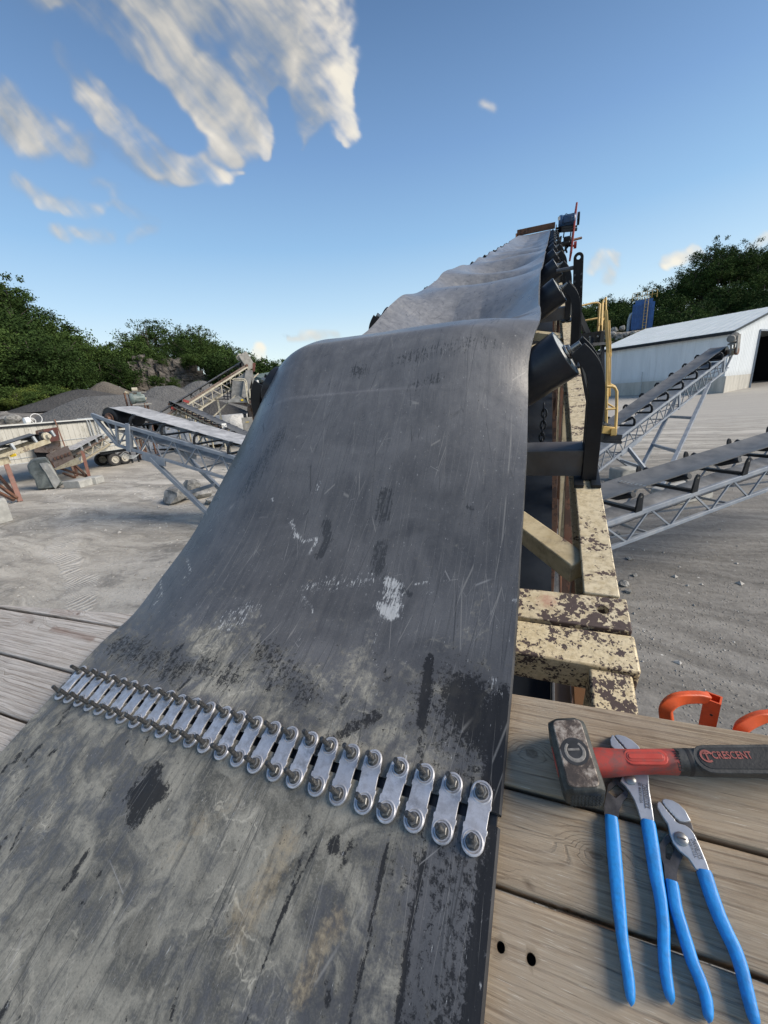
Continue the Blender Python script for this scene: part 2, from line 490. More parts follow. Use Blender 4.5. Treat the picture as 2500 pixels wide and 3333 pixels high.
# rubber: worn grey belt. Attributes carry where dust lies, where it is rubbed clean, scuffed, stained, paled by dust and painted sheen
def f_belt(t, b):
    uv = t.node('ShaderNodeUVMap', uv_map='belt').outputs[0]      # metres: across, along
    dust = t.attr('dust'); clean = t.attr('clean'); scuff = t.attr('scuff'); stain = t.attr('stain'); score = t.attr('score')
    along = t.mapping(uv, (60, 7, 1)); n_al = t.noise(along, 1.0, 7, .65, dim='2D')
    along2 = t.mapping(uv, (260, 9, 1), (0, 0, .25)); n_al2 = t.noise(along2, 1.0, 4, .6, dim='2D')
    n_l = t.noise(uv, 6, 6, .62, .6, dim='2D'); n_m = t.noise(uv, 24, 6, .65, .5, dim='2D'); n_f = t.noise(uv, 120, 5, .7, dim='2D'); n_g = t.noise(uv, 420, 3, .7, dim='2D')
    base = t.mix(t.step(n_l, .25, .78), (.072, .074, .079, 1), (.126, .128, .134, 1))
    base = t.mix(t.mul(t.step(n_al, .46, .80), .30), base, (.175, .172, .168, 1))
    base = t.mix(t.mul(t.step(n_al, .47, .28), .28), base, (.040, .042, .047, 1))
    base = t.mix(t.mul(t.step(n_al2, .56, .78), .22), base, (.030, .031, .035, 1))
    base = t.mix(t.mul(t.step(n_f, .54, .82), .45), base, (.19, .188, .182, 1))
    base = t.mix(t.mul(t.step(n_g, .60, .42), .18), base, (.035, .036, .04, 1))
    dust_sheen = t.attr('dust_sheen'); base = t.mix(t.mul(dust_sheen, t.add(.55, t.mul(n_l, .6))), base, t.mix(t.step(n_m, .3, .75), (.20, .205, .22, 1), (.33, .335, .35, 1)))  # paler crest and far run: sheen painted into the colour, with some dust
    # dry dust: mottled at every scale, crackle veins, scrubbed along the diagonal
    wuv = t.vmath('ADD', uv, t.vmath('MULTIPLY', t.noise(uv, 14, 4, .6, color=True, dim='2D'), (.05, .05, 0)))
    ve = t.voronoi(wuv, 30, 'DISTANCE_TO_EDGE'); ve2 = t.voronoi(wuv, 75, 'DISTANCE_TO_EDGE')
    vein = t.add(t.step(ve, .045, .0), t.mul(t.step(ve2, .06, .0), .5))
    diag = t.noise(t.mapping(uv, (95, 9, 1), (0, 0, -.62)), 1, 7, .72, dim='2D'); diag2 = t.noise(t.mapping(uv, (170, 16, 1), (0, 0, -.35)), 1, 5, .7, dim='2D')
    patch = t.noise(wuv, 11, 7, .68, .8, dim='2D')
    dm = t.add(dust, t.add(t.mul(t.sub(n_m, .5), 1.3), t.add(t.mul(t.sub(patch, .5), 1.5), t.mul(t.sub(n_f, .5), .9))))
    dcol = t.mix(t.step(patch, .32, .68), (.070, .070, .062, 1), (.275, .265, .225, 1))
    dcol = t.mix(t.mul(t.step(n_m, .45, .80), .38), dcol, (.35, .33, .275, 1))
    dcol = t.mix(t.mul(t.step(n_m, .50, .24), .45), dcol, (.085, .088, .084, 1))
    dcol = t.mix(t.mul(vein, t.mul(t.step(n_l, .48, .66), .55)), dcol, (.50, .475, .40, 1))
    dcol = t.mix(t.mul(t.step(n_g, .48, .78), .28), dcol, (.40, .385, .335, 1))
    dcol = t.mix(t.mul(t.step(n_g, .50, .24), .28), dcol, (.055, .057, .055, 1))
    dcol = t.mix(t.mul(t.step(diag, .53, .70), .70), dcol, (.060, .062, .061, 1))
    dcol = t.mix(t.mul(t.step(diag2, .58, .74), .45), dcol, (.37, .355, .305, 1))
    dcol = t.mix(t.mul(t.step(n_f, .45, .26), .45), dcol, (.055, .057, .056, 1))
    c = t.mix(t.mul(t.step(dm, .10, .95), .97), base, dcol)
    c = t.mix(t.mul(t.step(t.add(stain, t.add(t.mul(t.sub(n_m, .5), 1.3), t.mul(t.sub(n_f, .5), 1.6))), .05, 1.15), .60), c, t.mix(t.step(n_f, .4, .7), (.20, .155, .095, 1), (.36, .30, .20, 1)))
    # rubbed back to black in ragged patches and strokes
    cl = t.step(t.add(clean, t.add(t.mul(t.sub(n_f, .5), 2.6), t.add(t.mul(t.sub(n_al, .5), 1.2), t.add(t.mul(t.sub(n_g, .5), 1.3), t.mul(t.sub(n_m, .5), .6))))), .28, .84)
    c = t.mix(t.mul(cl, .95), c, t.mix(n_al, (.010, .011, .013, 1), (.032, .033, .036, 1)))
    sc = t.step(t.add(score, t.add(t.mul(t.sub(n_f, .5), 1.6), t.mul(t.sub(n_al2, .5), 1.9))), .42, .72)
    c = t.mix(t.mul(sc, .75), c, (.032, .034, .036, 1))
    # pale scuffs
    st = t.noise(t.mapping(uv, (260, 40, 1), (0, 0, .2)), 1, 5, .75, dim='2D')
    su = t.step(t.add(t.mul(scuff, .85), t.add(t.mul(t.sub(st, .5), 3.6), t.mul(t.sub(n_f, .5), 2.0))), .42, 1.05)
    c = t.mix(t.mul(su, .85), c, t.mix(st, (.30, .31, .315, 1), (.62, .63, .63, 1)))
    # fine random scratches
    s1 = t.voronoi(t.mapping(uv, (9, 2.2, 1), (0, 0, .5)), 3.1, 'DISTANCE_TO_EDGE'); sw = t.noise(uv, 9, 2, .5, dim='2D')
    c = t.mix(t.mul(t.mul(t.step(s1, .006, .0), t.step(sw, .56, .7)), .6), c, (.3, .3, .3, 1))
    fs = t.voronoi(t.mapping(uv, (16, .9, 1), (0, 0, -.50)), 2.0, 'DISTANCE_TO_EDGE'); fs2 = t.voronoi(t.mapping(uv, (22, 1.3, 1), (0, 0, .08)), 2.0, 'DISTANCE_TO_EDGE'); c = t.mix(t.mul(t.mul(t.step(fs, .012, .0), t.step(n_l, .42, .60)), .70), c, (.035, .036, .037, 1)); c = t.mix(t.mul(t.mul(t.step(fs2, .010, .0), t.step(sw, .40, .56)), .45), c, (.30, .295, .28, 1))
    rough = t.add(.30, t.mul(t.step(dm, .1, .8), .38)); rough = t.add(rough, t.mul(t.sub(n_m, .5), .16))
    h = t.add(t.mul(n_f, .45), t.add(t.mul(n_al, .40), t.add(t.mul(n_m, .5), t.add(t.mul(n_g, .2), t.mul(t.add(cl, su), -.3)))))
    return {'Base Color': c, 'Roughness': rough, 'Specular IOR Level': t.add(.34, t.mul(cl, -.18)), 'Normal': t.bump(h, .34, .0018)}
M['belt_rubber'] = new_mat('belt_rubber', f_belt)
simple('belt_edge', (.035, .037, .042), .6, .0, .4, 20, .1)


# weathered board: the grain attribute bends round the knots, the pale one paints in glancing light
def f_wood(t, b):
    g = t.attr('grain'); knot = t.attr('knot'); rnd = t.attr('tone'); stain = t.attr('rust'); pale = t.attr('pale')
    uv = t.node('ShaderNodeUVMap', uv_map='board').outputs[0]
    w = t.noise(t.mapping(uv, (3, 14, 1)), 1.0, 4, .6, dim='2D')
    gg = t.add(g, t.mul(w, .012))
    r0 = t.add(t.mul(gg, 640.0), t.mul(t.noise(t.comb(t.mul(gg, 60.0), 0.0, rnd), 1.0, 2, .5), 9.0)); r1 = t.math('SINE', r0); r2 = t.noise(t.comb(t.mul(gg, 260.0), t.mul(t.xyz(uv)[0], 2.2), rnd), 1.0, 5, .65)
    fib = t.noise(t.mapping(uv, (12, 560, 1)), 1.0, 6, .72, dim='2D'); fib2 = t.noise(t.mapping(uv, (30, 900, 1)), 1.0, 3, .6, dim='2D'); fib3 = t.noise(t.mapping(uv, (5, 240, 1)), 1.0, 5, .7, dim='2D')
    blot = t.noise(uv, 9, 6, .65, .5, dim='2D'); blot2 = t.noise(t.mapping(uv, (5, 22, 1)), 1.0, 5, .65, dim='2D')
    lw = t.mul(t.step(r1, .55, .98), t.step(blot2, .30, .60))
    ring = t.add(t.mul(lw, .75), t.mul(r2, .45))
    c = t.mix(t.step(t.add(t.mul(r2, .5), t.mul(fib3, .6)), .36, .74), (.50, .415, .315, 1), (.31, .24, .17, 1))
    c = t.mix(t.mul(lw, .55), c, (.13, .085, .058, 1))
    c = t.mix(t.mul(t.step(fib, .44, .72), .65), c, (.57, .50, .405, 1))
    c = t.mix(t.mul(t.step(blot, .40, .74), .60), c, (.40, .355, .295, 1))
    c = t.mix(t.mul(t.step(blot, .50, .28), .40), c, (.235, .185, .14, 1))
    c = t.mix(t.mul(t.step(blot2, .55, .75), .35), c, (.50, .44, .365, 1))
    c = t.mix(t.mul(t.step(fib2, .64, .74), t.step(blot, .38, .60)), c, (.62, .58, .52, 1))
    c = t.mix(t.mul(t.step(fib, .40, .26), .75), c, (.085, .062, .046, 1))
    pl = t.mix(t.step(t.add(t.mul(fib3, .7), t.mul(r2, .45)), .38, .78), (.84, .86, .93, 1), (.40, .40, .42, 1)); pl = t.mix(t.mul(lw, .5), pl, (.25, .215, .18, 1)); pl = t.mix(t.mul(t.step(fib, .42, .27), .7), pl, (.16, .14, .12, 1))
    c = t.mix(t.mul(pale, .85), c, pl)  # glancing light on the left boards, painted into the colour
    c = t.mix(t.mul(knot, .75), c, (.115, .078, .055, 1))
    c = t.mix(t.mul(t.step(t.add(stain, t.mul(t.sub(fib, .5), 1.3)), .25, 1.0), .7), c, (.20, .105, .07, 1))
    tone = t.add(.64, t.mul(rnd, .32))
    c = t.mix(1.0, c, t.comb(t.mul(tone, 1.02), t.mul(tone, .975), t.mul(tone, .90)), 'MULTIPLY')
    h = t.add(t.mul(ring, -.45), t.add(t.mul(fib, .85), t.add(t.mul(fib3, .5), t.mul(knot, -.3))))
    return {'Base Color': c, 'Roughness': t.add(.66, t.mul(fib, .2)), 'Specular IOR Level': .35, 'Normal': t.bump(h, .75, .0016)}
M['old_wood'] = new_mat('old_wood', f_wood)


def f_plate(t, b):
    p = t.coord('Object'); i = t.node('ShaderNodeObjectInfo').outputs['Random']
    q = t.vmath('ADD', p, t.comb(t.mul(i, 9.0), t.mul(i, 5.0), 0.0))
    n = t.noise(q, 90, 6, .65); n2 = t.noise(q, 400, 4, .65); st = t.noise(t.mapping(q, (60, 900, 1)), 1, 4, .6)
    c = t.mix(t.step(n, .35, .7), (.74, .735, .755, 1), (.52, .515, .53, 1))
    c = t.mix(t.mul(t.step(n2, .58, .74), .5), c, (.22, .22, .24, 1)); gr_ = t.noise(q, 38, 5, .7); c = t.mix(t.mul(t.step(gr_, .50, .72), .55), c, (.20, .20, .205, 1)); c = t.mix(t.mul(i, .30), c, (.30, .30, .32, 1))
    return {'Base Color': c, 'Metallic': .75, 'Roughness': t.add(.36, t.add(t.mul(n, .22), t.mul(st, .12))), 'Normal': t.bump(t.add(n, t.mul(st, .4)), .16, .0008)}
M['zinc_plate'] = new_mat('zinc_plate', f_plate)


def f_stud(t, b):
    p = t.coord('Object'); n = t.noise(p, 300, 4, .6); z = t.xyz(p)[2]
    th = t.math('SINE', t.mul(z, 2 * pi / .0013))
    return {'Base Color': t.mix(t.step(n, .35, .7), (.055, .056, .055, 1), (.13, .13, .128, 1)), 'Metallic': .7, 'Roughness': .45, 'Normal': t.bump(th, .8, .0006)}
M['stud_steel'] = new_mat('stud_steel', f_stud)
def f_nut(t, b):
    p = t.coord('Object'); n = t.noise(p, 260, 4, .6)
    return {'Base Color': t.mix(t.step(n, .35, .7), (.17, .17, .165, 1), (.085, .085, .083, 1)), 'Metallic': .6, 'Roughness': .45}
M['nut_steel'] = new_mat('nut_steel', f_nut)


def f_hammer(t, b):
    p = t.coord('Object'); n = t.noise(p, 60, 7, .72, .5); n2 = t.noise(p, 220, 5, .7); n3 = t.noise(p, 18, 4, .6)
    c = t.mix(t.step(n, .38, .62), (.055, .044, .038, 1), (.16, .118, .092, 1))
    c = t.mix(t.mul(t.step(t.add(n, t.mul(n2, .4)), .66, .86), .9), c, (.42, .37, .315, 1))
    return {'Base Color': c, 'Metallic': .15, 'Roughness': t.add(.42, t.mul(n3, .25)), 'Normal': t.bump(t.add(n, n2), .4, .0012)}
M['hammer_face'] = new_mat('hammer_face', f_hammer)
def f_hammer2(t, b):
    p = t.coord('Object'); n = t.noise(p, 70, 6, .7); n2 = t.noise(p, 300, 4, .7)
    c = t.mix(t.step(n, .35, .7), (.028, .031, .030, 1), (.075, .078, .072, 1))
    c = t.mix(t.mul(t.step(n2, .58, .75), .4), c, (.16, .145, .125, 1))
    return {'Base Color': c, 'Metallic': .25, 'Roughness': .5, 'Normal': t.bump(t.add(n, n2), .45, .001)}
M['hammer_side'] = new_mat('hammer_side', f_hammer2)
def f_handle_red(t, b):
    p = t.coord('Object'); n = t.noise(p, 45, 6, .7); n2 = t.noise(p, 200, 4, .7)
    c = t.mix(t.step(n2, .4, .7), (.42, .055, .04, 1), (.34, .06, .045, 1))
    c = t.mix(t.mul(t.step(t.add(n, t.mul(n2, .25)), .56, .78), .75), c, (.15, .085, .075, 1))
    return {'Base Color': c, 'Roughness': .55, 'Normal': t.bump(n2, .2, .0006)}
M['handle_red'] = new_mat('handle_red', f_handle_red)
simple('handle_red_bright', (.52, .065, .045), .45, .0, .2, 60, .03, dirt=(.2, .07, .05), dirt_amt=.5, dscale=60)
simple('handle_grip', (.032, .033, .033), .6, .0, .3, 50, .12, dirt=(.10, .10, .095), dirt_amt=.45, dscale=30)
simple('handle_grip_dark', (.016, .017, .018), .55, .0, .3, 50, .1)
simple('letter_red', (.30, .085, .07), .6, .0, .25, 120)
simple('letter_grey', (.14, .14, .145), .5, .2, .2, 120)
simple('logo_pale', (.21, .195, .175), .5, .1, .35, 200)
simple('logo_dark', (.035, .035, .036), .5, .1, .25, 90)
simple('tool_steel', (.50, .52, .55), .34, .55, .12, 60, .04, dirt=(.30, .31, .33), dirt_amt=.35, dscale=120)
simple('tool_dark', (.065, .062, .062), .42, .4, .3, 50, .06, dirt=(.17, .16, .155), dirt_amt=.4, dscale=60)
simple('grip_blue', (.014, .245, .66), .48, .0, .16, 40, .10, dirt=(.02, .085, .20), dirt_amt=.5, dscale=38)
simple('orange_paint', (.62, .095, .022), .42, .0, .15, 14, .03, dirt=(.25, .06, .03), dirt_amt=.4, dscale=18)


# yard: crushed limestone fines, tyre-streaked, damp and dark along the right of the conveyor
def f_ground(t, b):
    p = t.geom('Position'); x, y, z_ = t.xyz(p)
    wv = t.vmath('MULTIPLY', t.vmath('SUBTRACT', t.noise(p, .12, 4, .6, color=True), (.5, .5, .5)), (5, 5, 0)); pw = t.vmath('ADD', p, wv)
    s1 = t.noise(t.mapping(pw, (.20, 1.5, 1), (0, 0, .42)), 1.0, 7, .62); s2 = t.noise(t.mapping(pw, (.5, 5.5, 1), (0, 0, .42)), 1.0, 6, .66)
    s3 = t.noise(t.mapping(pw, (.28, 2.6, 1), (0, 0, -.35)), 1.0, 6, .62)
    big = t.noise(p, .07, 5, .6); mid = t.noise(p, .9, 7, .68); fin = t.noise(p, 9, 6, .72); peb = t.voronoi(p, 16); peb2 = t.voronoi(p, 4.2)
    damp = t.mul(t.step(x, -3.5, 1.0), t.step(t.add(y, t.mul(big, 10.0)), 34.0, 16.0))
    damp = t.math('MULTIPLY', damp, t.step(t.add(t.mul(mid, .8), t.mul(s3, .6)), .15, .62))
    c = t.mix(t.step(t.add(t.mul(s1, .60), t.mul(s2, .50)), .38, .74), (.185, .172, .150, 1), (.53, .495, .43, 1)); bnd = t.noise(t.mapping(pw, (.05, .62, 1), (0, 0, .40)), 1.0, 4, .55); c = t.mix(t.mul(t.step(bnd, .50, .62), .52), c, (.66, .62, .55, 1)); c = t.mix(t.mul(t.step(bnd, .48, .36), .55), c, (.16, .15, .134, 1))
    c = t.mix(t.mul(t.step(big, .42, .70), .40), c, (.36, .33, .285, 1))
    c = t.mix(t.mul(t.step(s3, .55, .74), .34), c, (.56, .545, .505, 1))
    c = t.mix(t.mul(t.step(t.add(mid, t.mul(s2, .6)), .80, .98), .65), c, (.13, .125, .115, 1))
    c = t.mix(t.mul(t.step(fin, .50, .78), .55), c, (.16, .152, .14, 1))
    c = t.mix(t.mul(t.step(fin, .46, .30), .4), c, (.62, .60, .56, 1))
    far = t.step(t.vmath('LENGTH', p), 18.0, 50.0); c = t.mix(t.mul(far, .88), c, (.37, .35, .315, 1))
    bank = t.step(t.add(z_, t.mul(t.sub(mid, .5), 1.2)), .35, 1.3)
    bk = t.mix(t.step(t.add(t.mul(mid, .6), t.mul(fin, .5)), .38, .72), (.075, .070, .064, 1), (.235, .22, .20, 1))
    c = t.mix(bank, c, bk)
    # tyre tread prints in two wheel lines; pale: glancing light on the left end put into the wood, plus random patches
    lane = t.math('SINE', t.mul(t.vmath('DOT_PRODUCT', pw, (.42, .95, 0)), 1.9)); tread = t.math('SINE', t.mul(t.vmath('DOT_PRODUCT', pw, (.95, -.35, 0)), 42.0))
    tr = t.mul(t.mul(t.step(lane, .78, .93), t.step(tread, -.2, .7)), t.step(big, .44, .56))
    tr = t.mul(tr, t.step(x, 0.0, -3.0)); c = t.mix(t.mul(tr, .55), c, (.64, .61, .56, 1))
    dk = t.mix(t.step(t.add(t.mul(s3, .6), t.mul(fin, .5)), .35, .75), (.082, .078, .073, 1), (.24, .232, .218, 1))
    dk = t.mix(t.mul(t.step(peb, .16, .06), t.step(mid, .5, .62)), dk, (.42, .42, .41, 1))
    c = t.mix(t.mul(damp, .88), c, dk)
    c = t.mix(t.mul(t.step(peb2, .085, .05), t.step(fin, .48, .55)), c, (.50, .50, .48, 1))
    h = t.add(t.mul(s2, .5), t.add(t.mul(mid, .6), t.add(t.mul(fin, .3), t.add(t.mul(tr, .35), t.mul(t.step(peb, .3, .05), .25)))))
    return {'Base Color': c, 'Roughness': .9, 'Specular IOR Level': .25, 'Normal': t.bump(h, .80, .07)}
M['yard'] = new_mat('yard', f_ground)


def f_gravel(c0, c1, sc=5):
    def fn(t, b):
        p = t.geom('Position'); n = t.noise(p, .35, 5, .65); v = t.voronoi(p, sc); f = t.noise(p, sc * 2, 5, .75); st = t.noise(t.mapping(p, (1, 1, .2)), .9, 5, .65)
        c = t.mix(t.step(t.add(t.mul(n, .5), t.mul(st, .5)), .35, .65), c0 + (1,), c1 + (1,))
        c = t.mix(t.mul(t.step(v, .12, .35), .30), c, tuple(x * 1.6 for x in c1) + (1,))
        c = t.mix(t.mul(t.step(f, .55, .75), .55), c, tuple(x * .5 for x in c0) + (1,))
        return {'Base Color': c, 'Roughness': .95, 'Specular IOR Level': .2, 'Normal': t.bump(t.add(v, f), .8, .12)}
    return fn
M['gravel_grey'] = new_mat('gravel_grey', f_gravel((.068, .068, .070), (.125, .124, .122), 4))
M['gravel_dark'] = new_mat('gravel_dark', f_gravel((.040, .040, .042), (.068, .066, .064), 4))
M['gravel_brown'] = new_mat('gravel_brown', f_gravel((.075, .066, .058), (.12, .108, .092), 4))
M['gravel_white'] = new_mat('gravel_white', f_gravel((.34, .34, .33), (.46, .46, .45), 2.2))
M['rubble'] = new_mat('rubble', f_gravel((.15, .138, .12), (.27, .255, .23), 1.3))


def f_rock(t, b):
    p = t.coord('Object'); n = t.noise(p, .6, 7, .68); v = t.voronoi(t.mapping(p, (1, 1, 1.6)), .8, 'DISTANCE_TO_EDGE'); st = t.noise(t.mapping(p, (.3, .3, 2.4)), 1.0, 6, .65)
    c = t.mix(t.step(n, .35, .68), (.06, .055, .05, 1), (.155, .137, .12, 1))
    c = t.mix(t.mul(t.step(st, .52, .68), .5), c, (.05, .046, .042, 1))
    c = t.mix(t.mul(t.step(v, .04, .0), .7), c, (.03, .028, .026, 1))
    return {'Base Color': c, 'Roughness': .9, 'Normal': t.bump(t.add(n, t.mul(st, .6)), .9, .3)}
M['cliff_rock'] = new_mat('cliff_rock', f_rock)
def f_stone(t, b):
    p = t.coord('Object'); n = t.noise(p, 2.2, 7, .68); f = t.noise(p, 12, 5, .7)
    c = t.mix(t.step(n, .35, .66), (.12, .12, .115, 1), (.34, .335, .32, 1)); c = t.mix(t.mul(t.step(f, .55, .75), .5), c, (.09, .09, .085, 1))
    return {'Base Color': c, 'Roughness': .9, 'Normal': t.bump(t.add(n, f), .8, .06)}
M['stone'] = new_mat('stone', f_stone)


def leaf_mat(name, c0, c1):
    def fn(t, b):
        p = t.geom('Position'); i = t.node('ShaderNodeObjectInfo').outputs['Random']; n = t.noise(p, .45, 4, .6); r = t.attr('tone')
        c = t.mix(t.add(t.mul(n, .45), t.mul(r, .55)), c0 + (1,), c1 + (1,))
        c = t.mix(t.mul(i, .35), c, tuple(x * y for x, y in zip(c0, (.7, .75, .7))) + (1,))
        return {'Base Color': c, 'Roughness': .85, 'Specular IOR Level': .08}
    M[name] = new_mat(name, fn)


leaf_mat('leaf_dark', (.014, .029, .010), (.060, .102, .028))
leaf_mat('leaf_mid', (.022, .045, .013), (.088, .135, .036))
leaf_mat('leaf_bright', (.055, .085, .020), (.150, .185, .045))
simple('bark', (.07, .058, .047), .9, .0, .3, 4, .3)
def f_floor(t, b):
    p = t.geom('Position'); n = t.noise(p, .3, 6, .7); f = t.noise(p, 2, 5, .7)
    c = t.mix(t.step(n, .35, .65), (.018, .03, .012, 1), (.05, .065, .025, 1)); c = t.mix(t.mul(t.step(f, .55, .7), .6), c, (.012, .016, .008, 1))
    return {'Base Color': c, 'Roughness': .95, 'Normal': t.bump(f, .8, .3)}
M['forest_floor'] = new_mat('forest_floor', f_floor)


# ------------------------------------------------------------------ clouds: a torn sheet far out in the sky
def cloud_fields(PX, PY):
    """cover and light of the evening clouds over a fan of sky directions (in frame units of the lens, which goes on past the frame)"""
    wx = 90 * (fbm(PX / 260 + 5, PY / 260, 4, 201) - .47) * 2; wy = 90 * (fbm(PX / 260 + 40, PY / 260 + 9, 4, 202) - .47) * 2
    fx = 20 * (fbm(PX / 60, PY / 60 + 3, 4, 203) - .47) * 2; fy = 20 * (fbm(PX / 60 + 11, PY / 60, 4, 204) - .47) * 2
    kk = 1 - .75 * sstep(PX + PY * .3, 1000, 650); fx = fx * kk; fy = fy * kk
    big = [  # x0 y0 x1 y1 r0 r1 weight light
        (250, -60, 720, 330, 230, 220, .60, .30), (700, -40, 960, 330, 210, 150, .65, .36), (260, 330, 600, 560, 90, 80, .30, .25),
        (560, -330, 760, -60, 230, 190, 1.0, .45), (760, -80, 900, 120, 200, 170, 1.0, .30), (900, 40, 1010, 250, 150, 120, 1.0, .55), (990, -260, 1060, 40, 150, 105, 1.0, .95), (1050, 40, 1080, 260, 100, 75, 1.05, 1.05), (820, -60, 960, 0, 120, 100, .9, 1.05),
        (1000, 300, 990, 440, 100, 40, .9, .62), (1100, 260, 1120, 440, 58, 42, .95, .95), (1165, 170, 1120, 330, 30, 40, .7, .9), (985, 440, 975, 500, 35, 12, .7, .6), (1125, 440, 1122, 480, 34, 18, .8, .9),
        (150, -250, 330, -20, 190, 120, .85, .35), (270, -20, 480, 150, 95, 95, .9, .62), (470, 140, 620, 290, 95, 115, 1.0, .58), (660, 190, 800, 300, 70, 95, .95, .50), (640, 300, 800, 420, 110, 95, 1.0, .58), (830, 340, 880, 440, 62, 40, .95, .85), (870, 440, 862, 510, 38, 16, .9, .85), (720, 430, 760, 500, 60, 45, .8, .62), (480, 30, 640, 110, 60, 60, .55, .25),
        (180, 150, 290, 280, 26, 52, .55, .45), (280, 270, 380, 370, 52, 52, .9, .85), (370, 360, 540, 510, 52, 46, .95, .75), (540, 500, 640, 540, 42, 50, .85, .6), (630, 535, 740, 590, 52, 34, 1.0, .85), (730, 575, 800, 556, 22, 8, .6, .8),
        (0, 330, 120, 420, 80, 90, .68, .45), (100, 410, 300, 480, 80, 52, .70, .50), (300, 470, 560, 545, 55, 50, .52, .25), (-400, 250, 0, 400, 150, 90, .6, .4),
        (60, 580, 200, 640, 34, 44, .80, .62), (140, 645, 310, 680, 26, 40, .95, .85), (170, 738, 350, 768, 34, 32, .95, .75), (380, 660, 480, 720, 34, 38, .68, .62), (420, 780, 490, 768, 30, 26, .8, .7), (320, 585, 420, 612, 34, 26, .6, .55),
        (-900, -500, 300, -600, 260, 300, .9, .5), (1500, -900, 2300, -700, 160, 200, .8, .7), (3100, 300, 3700, 380, 90, 120, .8, .8)]
    small = [(1925, 880, 1962, 828, 22, 26, .95, .95), (1985, 905, 2004, 830, 34, 24, 1.0, .9), (2170, 850, 2260, 822, 26, 34, .95, .85), (2260, 815, 2290, 830, 22, 12, .8, .95), (1570, 325, 1598, 350, 24, 26, .62, .7), (945, 1105, 1100, 1095, 14, 20, .85, .75), (985, 1082, 1060, 1086, 14, 16, .8, .85),
        (835, 1165, 850, 1140, 36, 26, 1.1, 1.25), (2440, 805, 2500, 780, 20, 30, .9, .9), (1895, 970, 1915, 958, 16, 18, .55, .05), (2238, 312, 2244, 320, 12, 12, .45, .6), (920, 1092, 940, 1094, 10, 8, .5, .3), (2080, 870, 2110, 872, 8, 10, .3, .5), (2120, 868, 2150, 860, 14, 14, .4, .6)]
    def acc(lst, X, Y, soft):
        d = np.zeros_like(X); li = np.zeros_like(X)
        for (x0, y0, x1, y1, r0, r1, wt, lt) in lst:
            dx, dy = x1 - x0, y1 - y0; t = np.clip(((X - x0) * dx + (Y - y0) * dy) / (dx * dx + dy * dy + 1e-9), 0, 1); q = np.hypot(X - x0 - t * dx, Y - y0 - t * dy) / ((r0 + (r1 - r0) * t) * soft)
            g = wt * np.clip(1 - q * q, 0, 1); d = 1 - (1 - d) * (1 - np.clip(g, 0, 1) * .9); li = li + g ** 2 * lt; 
            acc.w = acc.w + g ** 2
        return d, li
    acc.w = np.zeros_like(PX) + 1e-6
    dB, lB = acc(big, PX + wx * .75 + fx, PY + wy * .75 + fy, 1.42); dS, lS = acc(small, PX + fx * .8, PY + fy * .8, 1.35)
    gaps = [(330, 190, 480, 290, 40, 55, .9), (480, 290, 640, 450, 55, 50, .9), (905, 320, 935, 480, 34, 40, .85), (200, 60, 330, 160, 45, 40, .6), (640, 120, 700, 160, 30, 40, .35)]
    gm = np.zeros_like(PX)
    for (x0, y0, x1, y1, r0, r1, wt) in gaps:
        X, Y = PX + wx * .6 + fx * .8, PY + wy * .6 + fy * .8; dx, dy = x1 - x0, y1 - y0; t = np.clip(((X - x0) * dx + (Y - y0) * dy) / (dx * dx + dy * dy), 0, 1)
        q = np.hypot(X - x0 - t * dx, Y - y0 - t * dy) / ((r0 + (r1 - r0) * t) * 1.4); gm = np.maximum(gm, wt * sstep(q, 1.0, .25))
    dens = np.maximum(dB * (1 - gm), dS); light = (lB + lS) / acc.w
    c, s = cos(radians(50)), sin(radians(50)); a = (PX * c + PY * s + wx * .3) / 330; b = (-PX * s + PY * c + wy * .3) / 62
    st = fbm(a, b, 5, 205); cu = fbm((PX + wx) / 95, (PY + wy) / 95, 5, 206)
    k = sstep(PX + PY * .3, 1150, 800)                              # streaky to the left, billowy to the right
    tex = st * (.40 + .35 * k) + cu * (.60 - .35 * k)
    fib = fbm(a * 2.2, b * 2.6, 4, 207)
    soft = sstep(dens, .0, .85); cover = np.clip(soft * (.56 + 1.45 * (tex - .46) + .5 * (fib - .47)) * 1.15, 0, 1); cover = cover * sstep(dens + (tex - .5) * .9, .05, .98)
    light = .92 * light + (tex - .48) * .95 + .45 * (cu - .48) - .13 + .25 * (soft - .6)
    return sstep(cover, 0, 1.0) * .86, np.clip(light, 0, 1.3)


